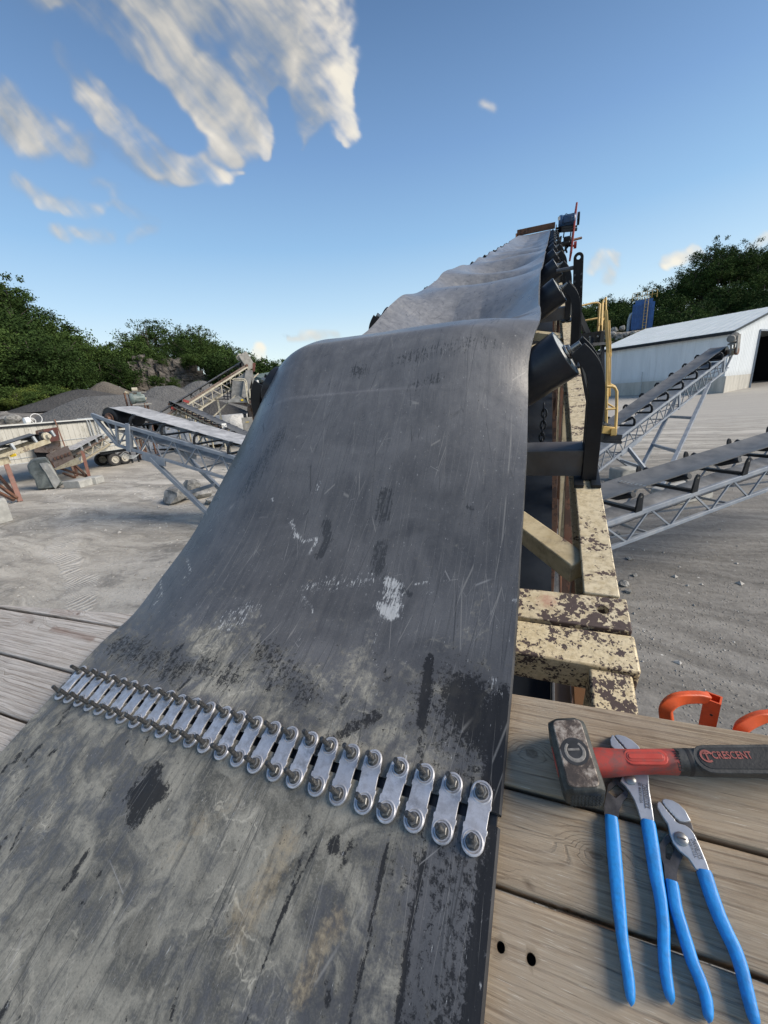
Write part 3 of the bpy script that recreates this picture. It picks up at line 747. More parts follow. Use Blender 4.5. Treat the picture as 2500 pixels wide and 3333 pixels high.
def build_clouds():
    xs = np.unique(np.concatenate([np.arange(-1600, -60, 40), np.arange(-60, 2570, 6.0), np.arange(2570, 4200, 40)])); ys = np.unique(np.concatenate([np.arange(-1400, -40, 40), np.arange(-40, 1190, 6.0)]))
    PX, PY = np.meshgrid(xs, ys); cov, lit = cloud_fields(PX, PY)
    V = np.stack([(PX - CXP) / FPX, (CYP - PY) / FPX, np.ones_like(PX)], -1); V /= np.linalg.norm(V, axis=-1, keepdims=True); V = V @ RC.T * 4200 + CAM
    r_, c_ = PX.shape; F = A_([(i * c_ + j, i * c_ + j + 1, (i + 1) * c_ + j + 1, (i + 1) * c_ + j) for i in range(r_ - 1) for j in range(c_ - 1)]); cf = cov.ravel()[F].max(1); F = F[cf > .004]
    used = np.unique(F); rem = -np.ones(r_ * c_, np.int64); rem[used] = np.arange(len(used)); F = rem[F]
    me = bpy.data.meshes.new('cloud'); me.from_pydata(V.reshape(-1, 3)[used].tolist(), [], F.tolist())
    def fn(t, b):
        a = t.attr('cover'); l = t.attr('light')
        col = t.ramp(l, [(0.0, (.19, .245, .33)), (.35, (.36, .39, .42)), (.60, (.62, .59, .53)), (.85, (.88, .81, .69)), (1.0, (1.0, .92, .76))])
        em = t.node('ShaderNodeEmission'); t.put(em.inputs[0], col); em.inputs[1].default_value = CLOUD_GAIN
        tr = t.node('ShaderNodeBsdfTransparent'); mx = t.node('ShaderNodeMixShader'); t.put(mx.inputs[0], a); t.l.new(tr.outputs[0], mx.inputs[1]); t.l.new(em.outputs[0], mx.inputs[2])
        t.l.new(mx.outputs[0], t.n['Material Output'].inputs[0])
    m = new_mat('cloud', fn); m.cycles.emission_sampling = 'NONE'; me.materials.append(m)
    o = bpy.data.objects.new('sky_cloud', me); COL.objects.link(o); tag(o, 'torn sunlit evening clouds drifting across the sky', 'cloud', kind='stuff')
    set_attr(o, 'cover', cov.ravel()[used]); set_attr(o, 'light', lit.ravel()[used])


CLOUD_GAIN = 0.46
build_clouds()

# ------------------------------------------------------------------ the yard, banks and hills
def azim(x, y): return np.degrees(np.arctan2(x, y))
def px_az(px):
    r = ray(px, 1292.0 - .0785 * (px - 1250)); return degrees(atan2(r[0], r[1]))


def gz(x, y):
    x = np.asarray(x, float); y = np.asarray(y, float); r = np.hypot(x, y); a = azim(x, y)
    left = sstep(-a, 26, 40) * sstep(-a, 150, 110)
    z = 3.0 * sstep(r, 36, 64) * left
    z = z + 2.3 * sstep(r + 5 * (fbm(a * .35, r * .1, 3, 5) - .45), 41, 55) * sstep(-a, 50, 59) * sstep(-a, 150, 120)
    z = z + 1.15 * sstep(r, 60, 105) * sstep(a, -8, 6) * sstep(a, 120, 60)
    z = z + .10 * (fbm(x * .3, y * .3, 4, 9) - .47) * sstep(r, 2, 9)
    return z


def gz1(x, y): return float(gz(x, y))


R_ = np.concatenate([np.linspace(.2, 30, 150), np.geomspace(30.5, 140, 110), np.geomspace(145, 4500, 26)])
T_ = np.radians(np.linspace(-180, 180, 361))
RR, TT = np.meshgrid(R_, T_, indexing='ij')
GX, GY = RR * np.sin(TT), RR * np.cos(TT)
g = MB(); g.grid(np.stack([GX, GY, gz(GX, GY)], -1)[:, ::-1])
tag(g.build('ground', M['yard'], loc=(0, 0, 0), smooth=180), kind='structure')

# skylines read off the photograph: column, tree-top row
SKY_L = [(-700, 640), (-350, 780), (-120, 870), (0, 928), (40, 972), (86, 995), (120, 1030), (149, 1050), (189, 1074), (240, 1088), (275, 1092), (320, 1100), (355, 1086), (390, 1070), (435, 1060), (464, 1038), (492, 1056),
         (544, 1048), (578, 1066), (618, 1060), (641, 1058), (676, 1100), (721, 1118), (761, 1130), (801, 1157), (830, 1160), (876, 1165), (910, 1190), (1000, 1200), (1200, 1205), (1480, 1190)]
SKY_R = [(1420, 1150), (1560, 1120), (1700, 1060), (1800, 1015), (1891, 995), (1935, 975), (1978, 955), (2034, 940), (2085, 944), (2121, 940), (2142, 926), (2188, 910), (2224, 895), (2265, 860), (2311, 790), (2337, 776), (2362, 798), (2393, 800), (2434, 782),
         (2465, 808), (2495, 806), (2600, 800), (2800, 780), (3200, 760)]


def d_left(px): return 66 + 26 * sstep(px, -100, 900) + 0 * px          # depth of the crest of the left wood
def d_right(px): return 128.0


def top_pt(px, sky, df):
    y = np.interp(px, [q[0] for q in sky], [q[1] for q in sky]); return at(px, y, float(df(px)))


class Hill:
    """crest line taken from a wood's skyline less the height of its trees; slope falls to the foot radius"""
    def __init__(s, sky, df, tree, foot, name, seed):
        s.a = []; s.h = []; s.r = []
        for px in range(sky[0][0], sky[-1][0] + 1, 20):
            p = top_pt(px, sky, df); s.a.append(float(azim(p[0], p[1]))); s.h.append(p[2] - tree); s.r.append(float(np.hypot(p[0], p[1])))
        k = np.hanning(9); k /= k.sum()
        s.h = np.convolve(np.pad(s.h, 4, mode='edge'), k, 'valid'); s.foot = foot; s.seed = seed
        a = np.linspace(s.a[0], s.a[-1], 150)
        rows = []
        for f in np.concatenate([np.linspace(0, 1, 46), [1.15, 1.4, 2.0]]):
            fr = np.interp(a, s.a, s.r); r = foot + (fr - foot) * f
            x, y = r * np.sin(np.radians(a)), r * np.cos(np.radians(a)); rows.append(np.stack([x, y, s.z(x, y) - (1.2 if f < .02 else 0)], -1))
        m = MB(); m.grid(A_(rows)[:, ::-1]); tag(m.build(name, M['forest_floor'], loc=(0, 0, 0), smooth=180), kind='structure')

    def z(s, x, y):
        a = azim(x, y); r = np.hypot(x, y); h = np.interp(a, s.a, s.h); rc = np.interp(a, s.a, s.r)
        f = np.clip((r - s.foot) / (rc - s.foot), 0, 1); f = .35 * f + .65 * sstep(f, .0, 1.0)
        base = gz(x, y)
        return base + np.maximum(h - base, 0) * f + .9 * (fbm(x * .12, y * .12, 3, s.seed) - .45) * sstep(f, 0, .1)


hill_l = Hill(SKY_L, d_left, 10.5, 70.0, 'wooded_hill', 3)
hill_r = Hill(SKY_R, d_right, 13.0, 108.0, 'wooded_hill', 4)


# trees -------------------------------------------------------------
def crown_mesh(name, seed, n_clump, per, rad, spread, leaf, mat, low=.12, squash=1.0):
    r = np.random.default_rng(seed); V = []; T = []
    # clumps hang on the shell and in the body of an uneven crown of unit height
    lob = [(r.uniform(-.22, .22), r.uniform(-.22, .22), r.uniform(.35, .88), r.uniform(.13, .24)) for _ in range(7)] + [(0, 0, .55, .30)]
    cl = []
    while len(cl) < n_clump:
        L = lob[r.integers(len(lob))]; d = r.normal(size=3); d /= np.linalg.norm(d); q = r.uniform(.35, 1.0) ** .5
        p = A_([L[0], L[1], L[2]]) + d * q * L[3] * A_([spread, spread, squash * 1.05])
        if low < p[2] < 1.0: cl.append(p)
    for c in cl:
        tone = r.uniform(0, 1); k = int(per * r.uniform(.6, 1.4)); cr = rad * r.uniform(.6, 1.35)
        P = c + r.normal(size=(k, 3)) * cr * A_([.55, .55, .38])
        for p in P:
            a = r.normal(size=3); a /= np.linalg.norm(a); b = np.cross(a, r.normal(size=3)); b /= np.linalg.norm(b)
            l = leaf * r.uniform(.6, 1.4); w = l * r.uniform(.45, .8)
            V += [p - a * l, p - b * w, p + a * l, p + b * w]; T += [min(1, max(0, tone * .6 + r.uniform(0, .4)))] * 4
    me = bpy.data.meshes.new(name); me.from_pydata([tuple(v) for v in V], [], [(i, i + 1, i + 2, i + 3) for i in range(0, len(V), 4)])
    me.materials.append(mat); at_ = me.attributes.new('tone', 'FLOAT', 'POINT'); at_.data.foreach_set('value', A_(T, np.float32))
    return me


def trunk_mesh(name, seed):
    r = np.random.default_rng(seed); m = MB()
    m.pipe([(0, 0, -.06), (.01, .0, .2), (r.uniform(-.03, .03), r.uniform(-.03, .03), .5), (r.uniform(-.04, .04), r.uniform(-.04, .04), .88)], [.026, .02, .013, .004], 7, up=A_([1., 0, 0]))
    for k in range(9):
        z0 = r.uniform(.22, .75); an = r.uniform(0, 2 * pi); L = r.uniform(.14, .27)
        e = A_([cos(an) * L, sin(an) * L, z0 + L * r.uniform(.5, 1.0)]); mid = A_([cos(an) * L * .5, sin(an) * L * .5, z0 + L * .28])
        m.pipe([(0, 0, z0), tuple(mid), tuple(e)], [.009, .006, .002], 5, up=A_([1., .3, 0]))
    o = m.build(name, M['bark'], loc=(0, 0, 0), smooth=60); me = o.data; bpy.data.objects.remove(o); return me


CROWNS = [crown_mesh('crown_%d' % i, 20 + i, 125, 56, .080, 1.18, .0135, M[('leaf_dark', 'leaf_mid', 'leaf_dark')[i % 3]], low=.03) for i in range(6)]
CROWN_OPEN = [crown_mesh('crown_open_%d' % i, 50 + i, 46, 44, .065, 1.25, .0135, M['leaf_dark'], low=.28) for i in range(3)]
BUSHES = [crown_mesh('bush_%d' % i, 70 + i, 70, 50, .12, 1.6, .024, M['leaf_bright' if i % 2 == 0 else 'leaf_mid'], low=.0, squash=.9) for i in range(3)]
TRUNKS = [trunk_mesh('trunk_%d' % i, 90 + i) for i in range(3)]


def tree(name, base, h, label, cat, group, crown=None, bare=False, wide=1.0):
    rt = thing(name, base, label, cat, group)
    rt.rotation_euler = (0, 0, random.uniform(0, 2 * pi)); rt.scale = (h * wide, h * wide, h)
    tk = piece('trunk', random.choice(TRUNKS), rt)
    if crown is not None: piece('crown', crown, rt)
    return rt


LAB_L = 'dark green broadleaf tree on the slope of the left wooded bank'
LAB_R = 'green broadleaf tree on the slope behind the pale storage shed'
LAB_LC = 'dark green broadleaf tree along the skyline of the left wooded bank'
LAB_RC = 'green broadleaf tree along the skyline of the right wooded hill'
# crest of the left wood
px = -520.0
while px < 1480:
    p = top_pt(px, SKY_L, d_left); zb = float(hill_l.z(p[0], p[1])); h = max(7.5, min(15, p[2] - zb)) * random.uniform(.80, 1.10)
    tree('broadleaf_tree', (p[0], p[1], zb), h, LAB_LC, 'tree', 'trees along the left skyline', random.choice(CROWNS + CROWN_OPEN), wide=random.uniform(.95, 1.25))
    px += random.uniform(34, 52) if px < 900 else random.uniform(55, 75)
# slopes in front of it
for k in range(150):
    px = random.uniform(-420, 930); f = random.uniform(.04, .93)
    p0 = top_pt(px, SKY_L, d_left); a = radians(float(azim(p0[0], p0[1]))); rc = float(np.hypot(p0[0], p0[1])); r = 70 + (rc - 70) * f
    if rc < 74: r = rc + random.uniform(0, 6)
    x, y = r * sin(a), r * cos(a); zb = float(hill_l.z(x, y)); h = random.uniform(6.0, 10.0)
    if 415 < px < 690 and f < .62: continue
    tree('broadleaf_tree', (x, y, zb), h, LAB_L, 'tree', 'trees on the left bank', random.choice(CROWNS), wide=random.uniform(1.0, 1.35))
# thin trees that stand clear of the left crest
for (px, py, lab) in [(2, 892, 'open-crowned tree rising at the far left edge above the bank'), (462, 1028, 'tallest feathery tree at the middle of the left skyline'), (640, 1050, 'thin feathery tree poking above the cliff wood'), (752, 1122, 'thin young tree at the right end of the left wood')]:
    p = at(px, py, float(d_left(px)) - 3); zb = float(hill_l.z(p[0], p[1])); h = max(8, p[2] - zb)
    tree('feathery_tree', (p[0], p[1], p[2] - h), h, lab, 'tree', None, random.choice(CROWN_OPEN), wide=.8)
# right wood
px = 1440.0
while px < 2760:
    p = top_pt(px, SKY_R, d_right); zb = float(hill_r.z(p[0], p[1])); h = max(9, min(19, p[2] - zb)) * random.uniform(.82, 1.08)
    tree('broadleaf_tree', (p[0], p[1], zb), h, LAB_RC, 'tree', 'trees along the right skyline', random.choice(CROWNS + CROWN_OPEN), wide=random.uniform(.9, 1.15))
    px += random.uniform(28, 42)
for k in range(105):
    px = random.uniform(1760, 2680); f = random.uniform(.02, .92)
    p0 = top_pt(px, SKY_R, d_right); a = radians(float(azim(p0[0], p0[1]))); rc = float(np.hypot(p0[0], p0[1])); r = 108 + (rc - 108) * f
    x, y = r * sin(a), r * cos(a); zb = float(hill_r.z(x, y)); h = random.uniform(8.5, 13.0)
    tree('broadleaf_tree', (x, y, zb), h, LAB_R, 'tree', 'trees on the right hill', random.choice(CROWNS), wide=random.uniform(1.0, 1.3))
for (px, py, lab, c) in [(2335, 768, 'tall round-topped tree highest on the right hill', CROWN_OPEN[0]), (2275, 850, 'bare leafless tree on the right skyline', None), (2436, 776, 'broad leafy tree at the right end of the right skyline', CROWN_OPEN[1])]:
    p = at(px, py, 121.0); zb = float(hill_r.z(p[0], p[1]))
    tree('skyline_tree', (p[0], p[1], zb), max(10, (p[2] - zb)), lab, 'tree', None, c, wide=.8)
# bright shrubs along the foot of the left bank
for k in range(40):
    px = random.uniform(-60, 215); d = random.uniform(44, 51); y_ = random.uniform(1275, 1325) - (max(0, px - 150) * .10)
    p = at(px, y_, d); zg = gz1(p[0], p[1])
    tree('shrub', (p[0], p[1], zg - .2), max(1.4, min(3.8, (p[2] - zg) * .9 + random.uniform(.6, 1.6))), 'yellow-green shrub in the thicket at the foot of the left bank', 'shrub', 'shrubs below the left bank', random.choice(BUSHES), wide=1.2)


for k in range(16):                                                         # scrub on the ledges and foot of the cliff
    px = random.uniform(415, 700); up_ = k % 2; p = at(px, 1262 if up_ else 1196, 61 if up_ else 64); zg = float(hill_l.z(p[0], p[1])) if not up_ else p[2]
    tree('shrub', (p[0], p[1], p[2] - .6), random.uniform(1.6, 3.0), 'dark green shrub growing on the quarry cliff', 'shrub', 'shrubs on the quarry cliff', random.choice(BUSHES[1:2] + CROWNS[:2]), wide=1.2)


# quarry faces: stacked jointed blocks
def rock_mesh(name, seed, jag=.10):
    r = np.random.default_rng(seed); bm = bmesh.new(); bmesh.ops.create_cube(bm, size=1.0); bmesh.ops.subdivide_edges(bm, edges=bm.edges[:], cuts=2, use_grid_fill=True)
    for v in bm.verts: v.co += Vector(r.normal(size=3)) * jag
    me = bpy.data.meshes.new(name); bm.to_mesh(me); bm.free(); me.materials.append(M['cliff_rock']); return me


BLOCKS = [rock_mesh('rock_block_%d' % i, 130 + i, .03) for i in range(6)]


def cliff(name, x0, x1, top, bot, d0, d1, cols, rows):
    """columns between two photo columns at a depth; rows of blocks from foot to rim"""
    b0 = at(x0, bot, d0); root = bpy.data.objects.new(name, None); COL.objects.link(root); root.location = tuple(b0); ORIG[root.name] = b0; tag(root, kind='structure')
    for i in range(cols):
        f = (i + .5) / cols; px = x0 + (x1 - x0) * f; d = d0 + (d1 - d0) * f; tp = np.interp(f, np.linspace(0, 1, len(top)), top); bt = bot
        pb, pt = at(px, bt, d), at(px, tp, d); w = np.linalg.norm(at(px + (x1 - x0) / cols, bt, d) - pb)
        zc = pb[2] - .5; k = 0
        while zc < pt[2]:
            hh = (pt[2] - pb[2]) / rows * random.uniform(.6, 1.5); back = k * .15 + random.uniform(-.3, .3)
            dr = nrm([pb[0], pb[1], 0])
            o = piece('rock_block', random.choice(BLOCKS), root, pb + dr * back + A_([0, 0, zc + hh / 2 - pb[2]]) - b0, (random.uniform(-.06, .06), random.uniform(-.06, .06), atan2(-dr[0], dr[1]) + random.uniform(-.10, .10)), (w * random.uniform(1.0, 1.25), 2.6, hh * 1.04))
            zc += hh; k += 1


cliff('quarry_cliff', 425, 690, [1200, 1172, 1180, 1188, 1178, 1192, 1205, 1230], 1272, 64, 68, 15, 5)
cliff('quarry_cliff', 92, 200, [1200, 1178, 1165, 1180, 1210], 1262, 55, 57, 6, 4)
cliff('quarry_cliff', -60, 45, [1180, 1195, 1215], 1265, 52, 53, 5, 4)


# heaps of crushed stone
def heap(name, label, px, py, d, rx, ry, mat, rot=0.0, seed=0, flat=0.0, below=0.0):
    p = at(px, py, d); zb = gz1(p[0], p[1]) - .3 - below; H = p[2] - zb; m = MB(); n = 40; rows = []
    for i in range(n + 1):
        f = i / n; row = []
        for j in range(64):
            a = 2 * pi * j / 64; ff = f * (1 + .10 * (fbm(3 + cos(a) * 1.6, 3 + sin(a) * 1.6, 3, seed) - .45) * 2)
            x = cos(a) * rx * ff; y = sin(a) * ry * ff; c, s_ = cos(rot), sin(rot)
            prof = 1 - max(0, (f - flat) / (1 - flat)) ** 1.12 if f > flat else 1
            prof = prof + .05 * (fbm(x * .5 + 7, y * .5, 3, seed) - .45) * min(1, 3 * (1 - f)) - .04 * max(0, 1 - f * 6) ** 2
            row.append((p[0] + x * c - y * s_, p[1] + x * s_ + y * c, zb + H * prof))
        row.append(row[0]); rows.append(row)
    m.grid(A_(rows)); return tag(m.build(name, M[mat], smooth=180), label, 'gravel heap')


heap('gravel_heap', 'dark brown gravel heap rising behind the grey stone slope', 335, 1238, 51, 6.5, 5, 'gravel_brown', .5, 1)
heap('gravel_heap', 'dark stone pile with pointed crest below the left bank shrubs', 258, 1264, 46, 8.5, 6, 'gravel_dark', .6, 2)
heap('gravel_heap', 'broad light grey gravel slope behind the generator motor', 350, 1290, 41, 10, 6, 'gravel_grey', .6, 3, flat=.25)
heap('gravel_heap', 'long grey gravel ridge below the quarry cliff', 535, 1256, 52, 9, 6, 'gravel_grey', .7, 4, flat=.12)
heap('gravel_heap', 'grey gravel heap behind the cream lattice conveyor', 648, 1238, 54, 9, 6, 'gravel_grey', .7, 5, flat=.05)
heap('gravel_heap', 'low dark gravel heap under the crusher platform', 695, 1300, 44, 7, 5, 'gravel_dark', .7, 6)
heap('gravel_heap', 'flat spread of pale crushed stone beside the crusher', 715, 1352, 41, 8, 6, 'gravel_white', .7, 7, flat=.5)


def boulder(name, label, px, py, d, size, mat='stone', seed=0, zoff=0.0, group=None):
    p = at(px, py, d); r = np.random.default_rng(seed); bm = bmesh.new(); bmesh.ops.create_icosphere(bm, subdivisions=2, radius=1.0)
    pl = [(nrm(r.normal(size=3)), r.uniform(.55, .85)) for _ in range(13)]
    for v in bm.verts:
        c = A_(v.co)
        for n_, q in pl:
            e = c @ n_ - q
            if e > 0: c = c - n_ * e
        v.co = Vector(c * A_(size) / 2 * 1.15 + r.normal(size=3) * .022 * max(size))
    me = bpy.data.meshes.new(name); bm.to_mesh(me); bm.free(); me.materials.append(M[mat]); o = bpy.data.objects.new(name, me); COL.objects.link(o); o.location = (p[0], p[1], gz1(p[0], p[1]) + size[2] * .38 + zoff); o.rotation_euler = (0, 0, r.uniform(0, 6))
    return tag(o, label, 'rock', group)


boulder('boulder', 'flat-topped broken rock under the left grey conveyor leg', 565, 1600, 16.2, (1.55, 1.1, .8), seed=1)
boulder('boulder', 'pale rounded rock beside the flat-topped broken rock', 655, 1592, 16.6, (.95, .7, .5), seed=2)
boulder('boulder', 'dark lumpy rock behind the flat-topped broken rock', 620, 1570, 18.0, (1.0, .8, .75), seed=3)
boulder('boulder', 'small pale rock lying right of the broken rocks', 690, 1625, 15.5, (.8, .6, .35), seed=4)
for k, (px, py, s) in enumerate([(40, 1352, 1.3), (88, 1350, 1.0), (20, 1345, .8), (5, 1338, .9), (240, 1362, .8), (160, 1372, .6), (300, 1372, .7)]):
    boulder('boulder', 'rock embedded in the rubble bank above the white trailer', px, py, 37, (s, s * .8, s * .7), seed=10 + k, group='rocks in the rubble bank')


# loose stones strewn over the yard, too many to count
def scatter():
    r = np.random.default_rng(5); m = MB()
    for k in range(2650):
        if k < 2400: a = radians(r.uniform(-74, -22)); q = r.uniform(9, 30)
        else: a = radians(r.uniform(2, 26)); q = r.uniform(5.0, 22)
        x, y = q * sin(a), q * cos(a); s = min(.11, .0065 * q ** .35 * np.exp(r.normal() * .6) + .004)
        z = gz1(x, y) + s * .15; V = [A_([x, y, z]) + A_(d) * s * r.uniform(.6, 1.3) for d in ((1, .1, 0), (-.1, 1, 0), (-1, .2, 0), (.1, -1, 0), (.1, 0, .75), (0, .1, -.6))]
        m.add(V, [(0, 1, 4), (1, 2, 4), (2, 3, 4), (3, 0, 4), (1, 0, 5), (2, 1, 5), (3, 2, 5), (0, 3, 5)])
    tag(m.build('gravel', M['pebble'], loc=(0, 0, 0)), 'loose crushed stone strewn over the yard', 'gravel', kind='stuff')


scatter()

# ------------------------------------------------------------------ storage shed, dust collector
def build_shed():
    zc = .15; ze = 9.0
    c0 = on_plane(2349, 1285, A_([0, 0, zc]), Z)                        # near corner
    e0 = A_([c0[0], c0[1], ze]); l0 = on_plane(1962, 1136, A_([0, 0, ze]), Z)
    L = l0 - e0; L[2] = 0; Ll = np.linalg.norm(L); Lh = L / Ll           # along the long wall, away
    Gd = A_([Lh[1], -Lh[0], 0])
    if Gd @ A_([1, 0, 0]) < 0: Gd = -Gd                                 # along the gable, to the right
    rp = on_plane(2111, 1070, l0, Lh); g_r = float((rp - l0) @ Gd); Wd = 2 * g_r; PT = (rp[2] - ze) / g_r; zr = rp[2]; base_z = -1.0; cw = 2.75
    root = thing('storage_shed', (c0[0], c0[1], zc), 'long white metal shed on a concrete base, pale low-pitched roof', 'building')
    def pt(a, g_, z): return A_([c0[0], c0[1], 0]) + Lh * a + Gd * g_ + Z * z
    w = MB()                                                              # ribbed siding, long wall and gable
    n = int(Ll / .5)
    for i in range(n):
        a0 = Ll * i / n; a1 = a0 + Ll / n
        w.add([pt(a0, 0, cw), pt(a0 + .34, 0, cw), pt(a0 + .37, -.018, cw), pt(a1 - .03, -.018, cw), pt(a1, 0, cw), pt(a0, 0, ze), pt(a0 + .34, 0, ze), pt(a0 + .37, -.018, ze), pt(a1 - .03, -.018, ze), pt(a1, 0, ze)],
              [(k, k + 5, k + 6, k + 1) for k in range(4)])
    w.build('side_wall', M['white_siding'], root)
    gm = MB(); d0, d1, dh = 8.6, 22.0, 9.0                                # big door opening in the gable
    def zroof(g_): return ze + (g_ if g_ < Wd / 2 else Wd - g_) * PT
    def gable(g0, g1, z0):
        m_ = max(2, int((g1 - g0) / .5))
        for i in range(m_):
            a, b = g0 + (g1 - g0) * i / m_, g0 + (g1 - g0) * (i + 1) / m_
            gm.add([pt(0, a, z0), pt(0, b - .14, z0), pt(-.018, b - .11, z0), pt(-.018, b - .03, z0), pt(0, b, z0), pt(0, a, zroof(a)), pt(0, b - .14, zroof(b - .14)), pt(-.018, b - .11, zroof(b - .11)), pt(-.018, b - .03, zroof(b - .03)), pt(0, b, zroof(b))], [(k, k + 1, k + 6, k + 5) for k in range(4)])
    gable(0, d0, cw); gable(d0, d1, dh); gable(d1, Wd, cw); gm.build('gable_wall', M['white_siding'], root)
    b = MB()
    b.box((pt(0, 0, 0) + pt(Ll, 0, 0)) / 2 + Z * ((cw + base_z) / 2) + Gd * .1, (Ll + .5, .6, cw - base_z), (Lh, Gd, Z))
    b.build('concrete_footing', M['concrete_wall'], root)
    b = MB(); b.box((pt(.3, .45, 0) + pt(.3, d0, 0)) / 2 + Z * ((cw + base_z) / 2), (.6, d0 - .5, cw - base_z), (Lh, Gd, Z)); b.build('concrete_footing', M['concrete_wall'], root)
    b = MB(); b.box((pt(.3, d1, 0) + pt(.3, Wd, 0)) / 2 + Z * ((cw + base_z) / 2), (.6, Wd - d1, cw - base_z), (Lh, Gd, Z)); b.build('concrete_footing', M['concrete_wall'], root)
    r = MB(); npan = int(Ll / 1.0)
    for sgn in (0, 1):
        for i in range(npan):                                             # roof panels with standing seams
            a0, a1 = -.5 + (Ll + 1) * i / npan, -.5 + (Ll + 1) * (i + 1) / npan
            if sgn == 0: q = [pt(a0, -.6, ze - .2), pt(a1 - .06, -.6, ze - .2), pt(a1 - .06, Wd / 2, zr + .05), pt(a0, Wd / 2, zr + .05)]
            else: q = [pt(a0, Wd + .6, ze - .2), pt(a1 - .06, Wd + .6, ze - .2), pt(a1 - .06, Wd / 2, zr + .05), pt(a0, Wd / 2, zr + .05)]
            r.add(q + [p_ + Z * .05 for p_ in q], [(0, 1, 2, 3), (4, 5, 6, 7), (0, 1, 5, 4), (1, 2, 6, 5), (0, 3, 7, 4)])
            s1, s2 = (pt(a1 - .03, -.6, ze - .15), pt(a1 - .03, Wd / 2, zr + .10)) if sgn == 0 else (pt(a1 - .03, Wd + .6, ze - .15), pt(a1 - .03, Wd / 2, zr + .10)); r.beam(s1, s2, .05, .05)
    r.build('roof', M['pale_roof'], root)
    f = MB(); f.beam(pt(-.55, -.62, ze - .42), pt(Ll + .5, -.62, ze - .42), .10, .42); f.build('eave_trim', M['black_steel'], root)
    f = MB(); f.beam(pt(-.56, -.6, ze - .28), pt(-.56, Wd / 2, zr - .02), .08, .30); f.beam(pt(-.56, Wd / 2, zr - .02), pt(-.56, Wd + .6, ze - .28), .08, .30); f.build('rake_trim', M['black_steel'], root)
    f = MB(); f.beam(pt(-.06, d0, -.2), pt(-.06, d0, dh), .25, .2); f.beam(pt(-.06, d0, dh), pt(-.06, d1, dh), .2, .25); f.build('door_frame', M['grey_steel'], root)
    iv = MB(); iv.box(pt(Ll - .3, Wd / 2, ze / 2), (.2, Wd - .4, ze), (Lh, Gd, Z)); iv.box(pt(Ll / 2, Wd - .2, ze / 2), (Ll - 1, .2, ze), (Lh, Gd, Z)); iv.build('inner_wall', M['dark_void'], root)  # inner walls coloured near black to stand for the unlit interior
    fl = MB(); q = pt(0, d0 + .6, gz1(c0[0], c0[1]) + 0); fl.tube(pt(Ll * .60, -.3, base_z), pt(Ll * .60, -.3, cw + 1.6), .07, 8); fl.build('downpipe', M['galvanised'], root, smooth=40)


build_shed()


def dust_collector():
    d = 100.0; b = at(2085, 1092, d); k = d / FPX; rt = nrm([ray(2085, 1050)[1], -ray(2085, 1050)[0], 0]); fw = A_([-rt[1], rt[0], 0])
    ax = (rt, fw, Z); root = thing('dust_collector', b, 'blue dust collector tower with yellow ladder and roof railing on the hill', 'industrial tower')
    W_, H_ = 58 * k, 100 * k
    m = MB(); m.box(b + Z * (H_ * .55), (W_, W_ * .8, H_ * .75), ax); m.box(b + Z * (H_ * .97), (W_ * .8, W_ * .7, H_ * .12), ax); m.build('housing', M['blue_silo'], root)
    for i in range(6):
        m = MB(); m.box(b + rt * (-W_ * .48 + W_ * .16 * i) - fw * (W_ * .43) + Z * (H_ * .55), (.16, .3, H_ * .7), ax); m.build('rib', M['blue_silo'], root)
    for sx in (-.4, .4):
        m = MB(); m.beam(b + rt * W_ * sx - fw * W_ * .3 - Z * 3, b + rt * W_ * sx - fw * W_ * .3 + Z * H_ * .2, .35, .35); m.build('leg', M['galvanised'], root)
    lo = b + rt * W_ * .12 - fw * W_ * .52
    for s_ in (-.35, .35):
        m = MB(); m.tube(lo + rt * s_ - Z * 2, lo + rt * s_ + Z * H_ * 1.05, .07, 6); m.build('ladder_rail', M['yellow_paint'], root)
    for i in range(12):
        m = MB(); m.tube(lo + rt * -.35 + Z * (i * H_ / 11.5), lo + rt * .35 + Z * (i * H_ / 11.5), .05, 6); m.build('ladder_rung', M['yellow_paint'], root)
    top = b + Z * H_ * 1.03
    for i in range(6):
        q = top + rt * (-W_ * .55 + W_ * .22 * i) - fw * W_ * .42; m = MB(); m.tube(q, q + Z * 1.7, .06, 6); m.build('railing_post', M['yellow_paint'], root)
    for hh in (.8, 1.7):
        m = MB(); m.tube(top - rt * W_ * .55 - fw * W_ * .42 + Z * hh, top + rt * W_ * .55 - fw * W_ * .42 + Z * hh, .06, 6); m.build('railing_bar', M['yellow_paint'], root)
    m = MB(); m.pipe([b - rt * W_ * .62 - Z * 2, b - rt * W_ * .62 + Z * H_ * .5, b - rt * W_ * .55 + Z * H_ * .66, b - rt * W_ * .3 + Z * H_ * .72], .45, 10, up=fw); m.build('duct', M['galvanised'], root, smooth=50)


dust_collector()
for k, (px, py, s) in enumerate([(2010, 1098, 2.6), (2035, 1090, 2.0), (2060, 1085, 2.4), (2000, 1075, 2.0), (2080, 1100, 1.8), (2050, 1105, 1.5), (1990, 1090, 2.2), (2025, 1068, 1.7)]):
    p = at(px, py, 97); z0 = gz1(p[0], p[1]); boulder('boulder', 'pale quarried rock heaped beside the blue dust collector', px, py, 97, (s, s, s * .8), seed=40 + k, zoff=p[2] - z0 - s * .35, group='rocks by the dust collector')
heap('gravel_heap', 'rubble slope below the blue dust collector', 2040, 1082, 100, 14, 7, 'rubble', .3, 9, flat=.35)

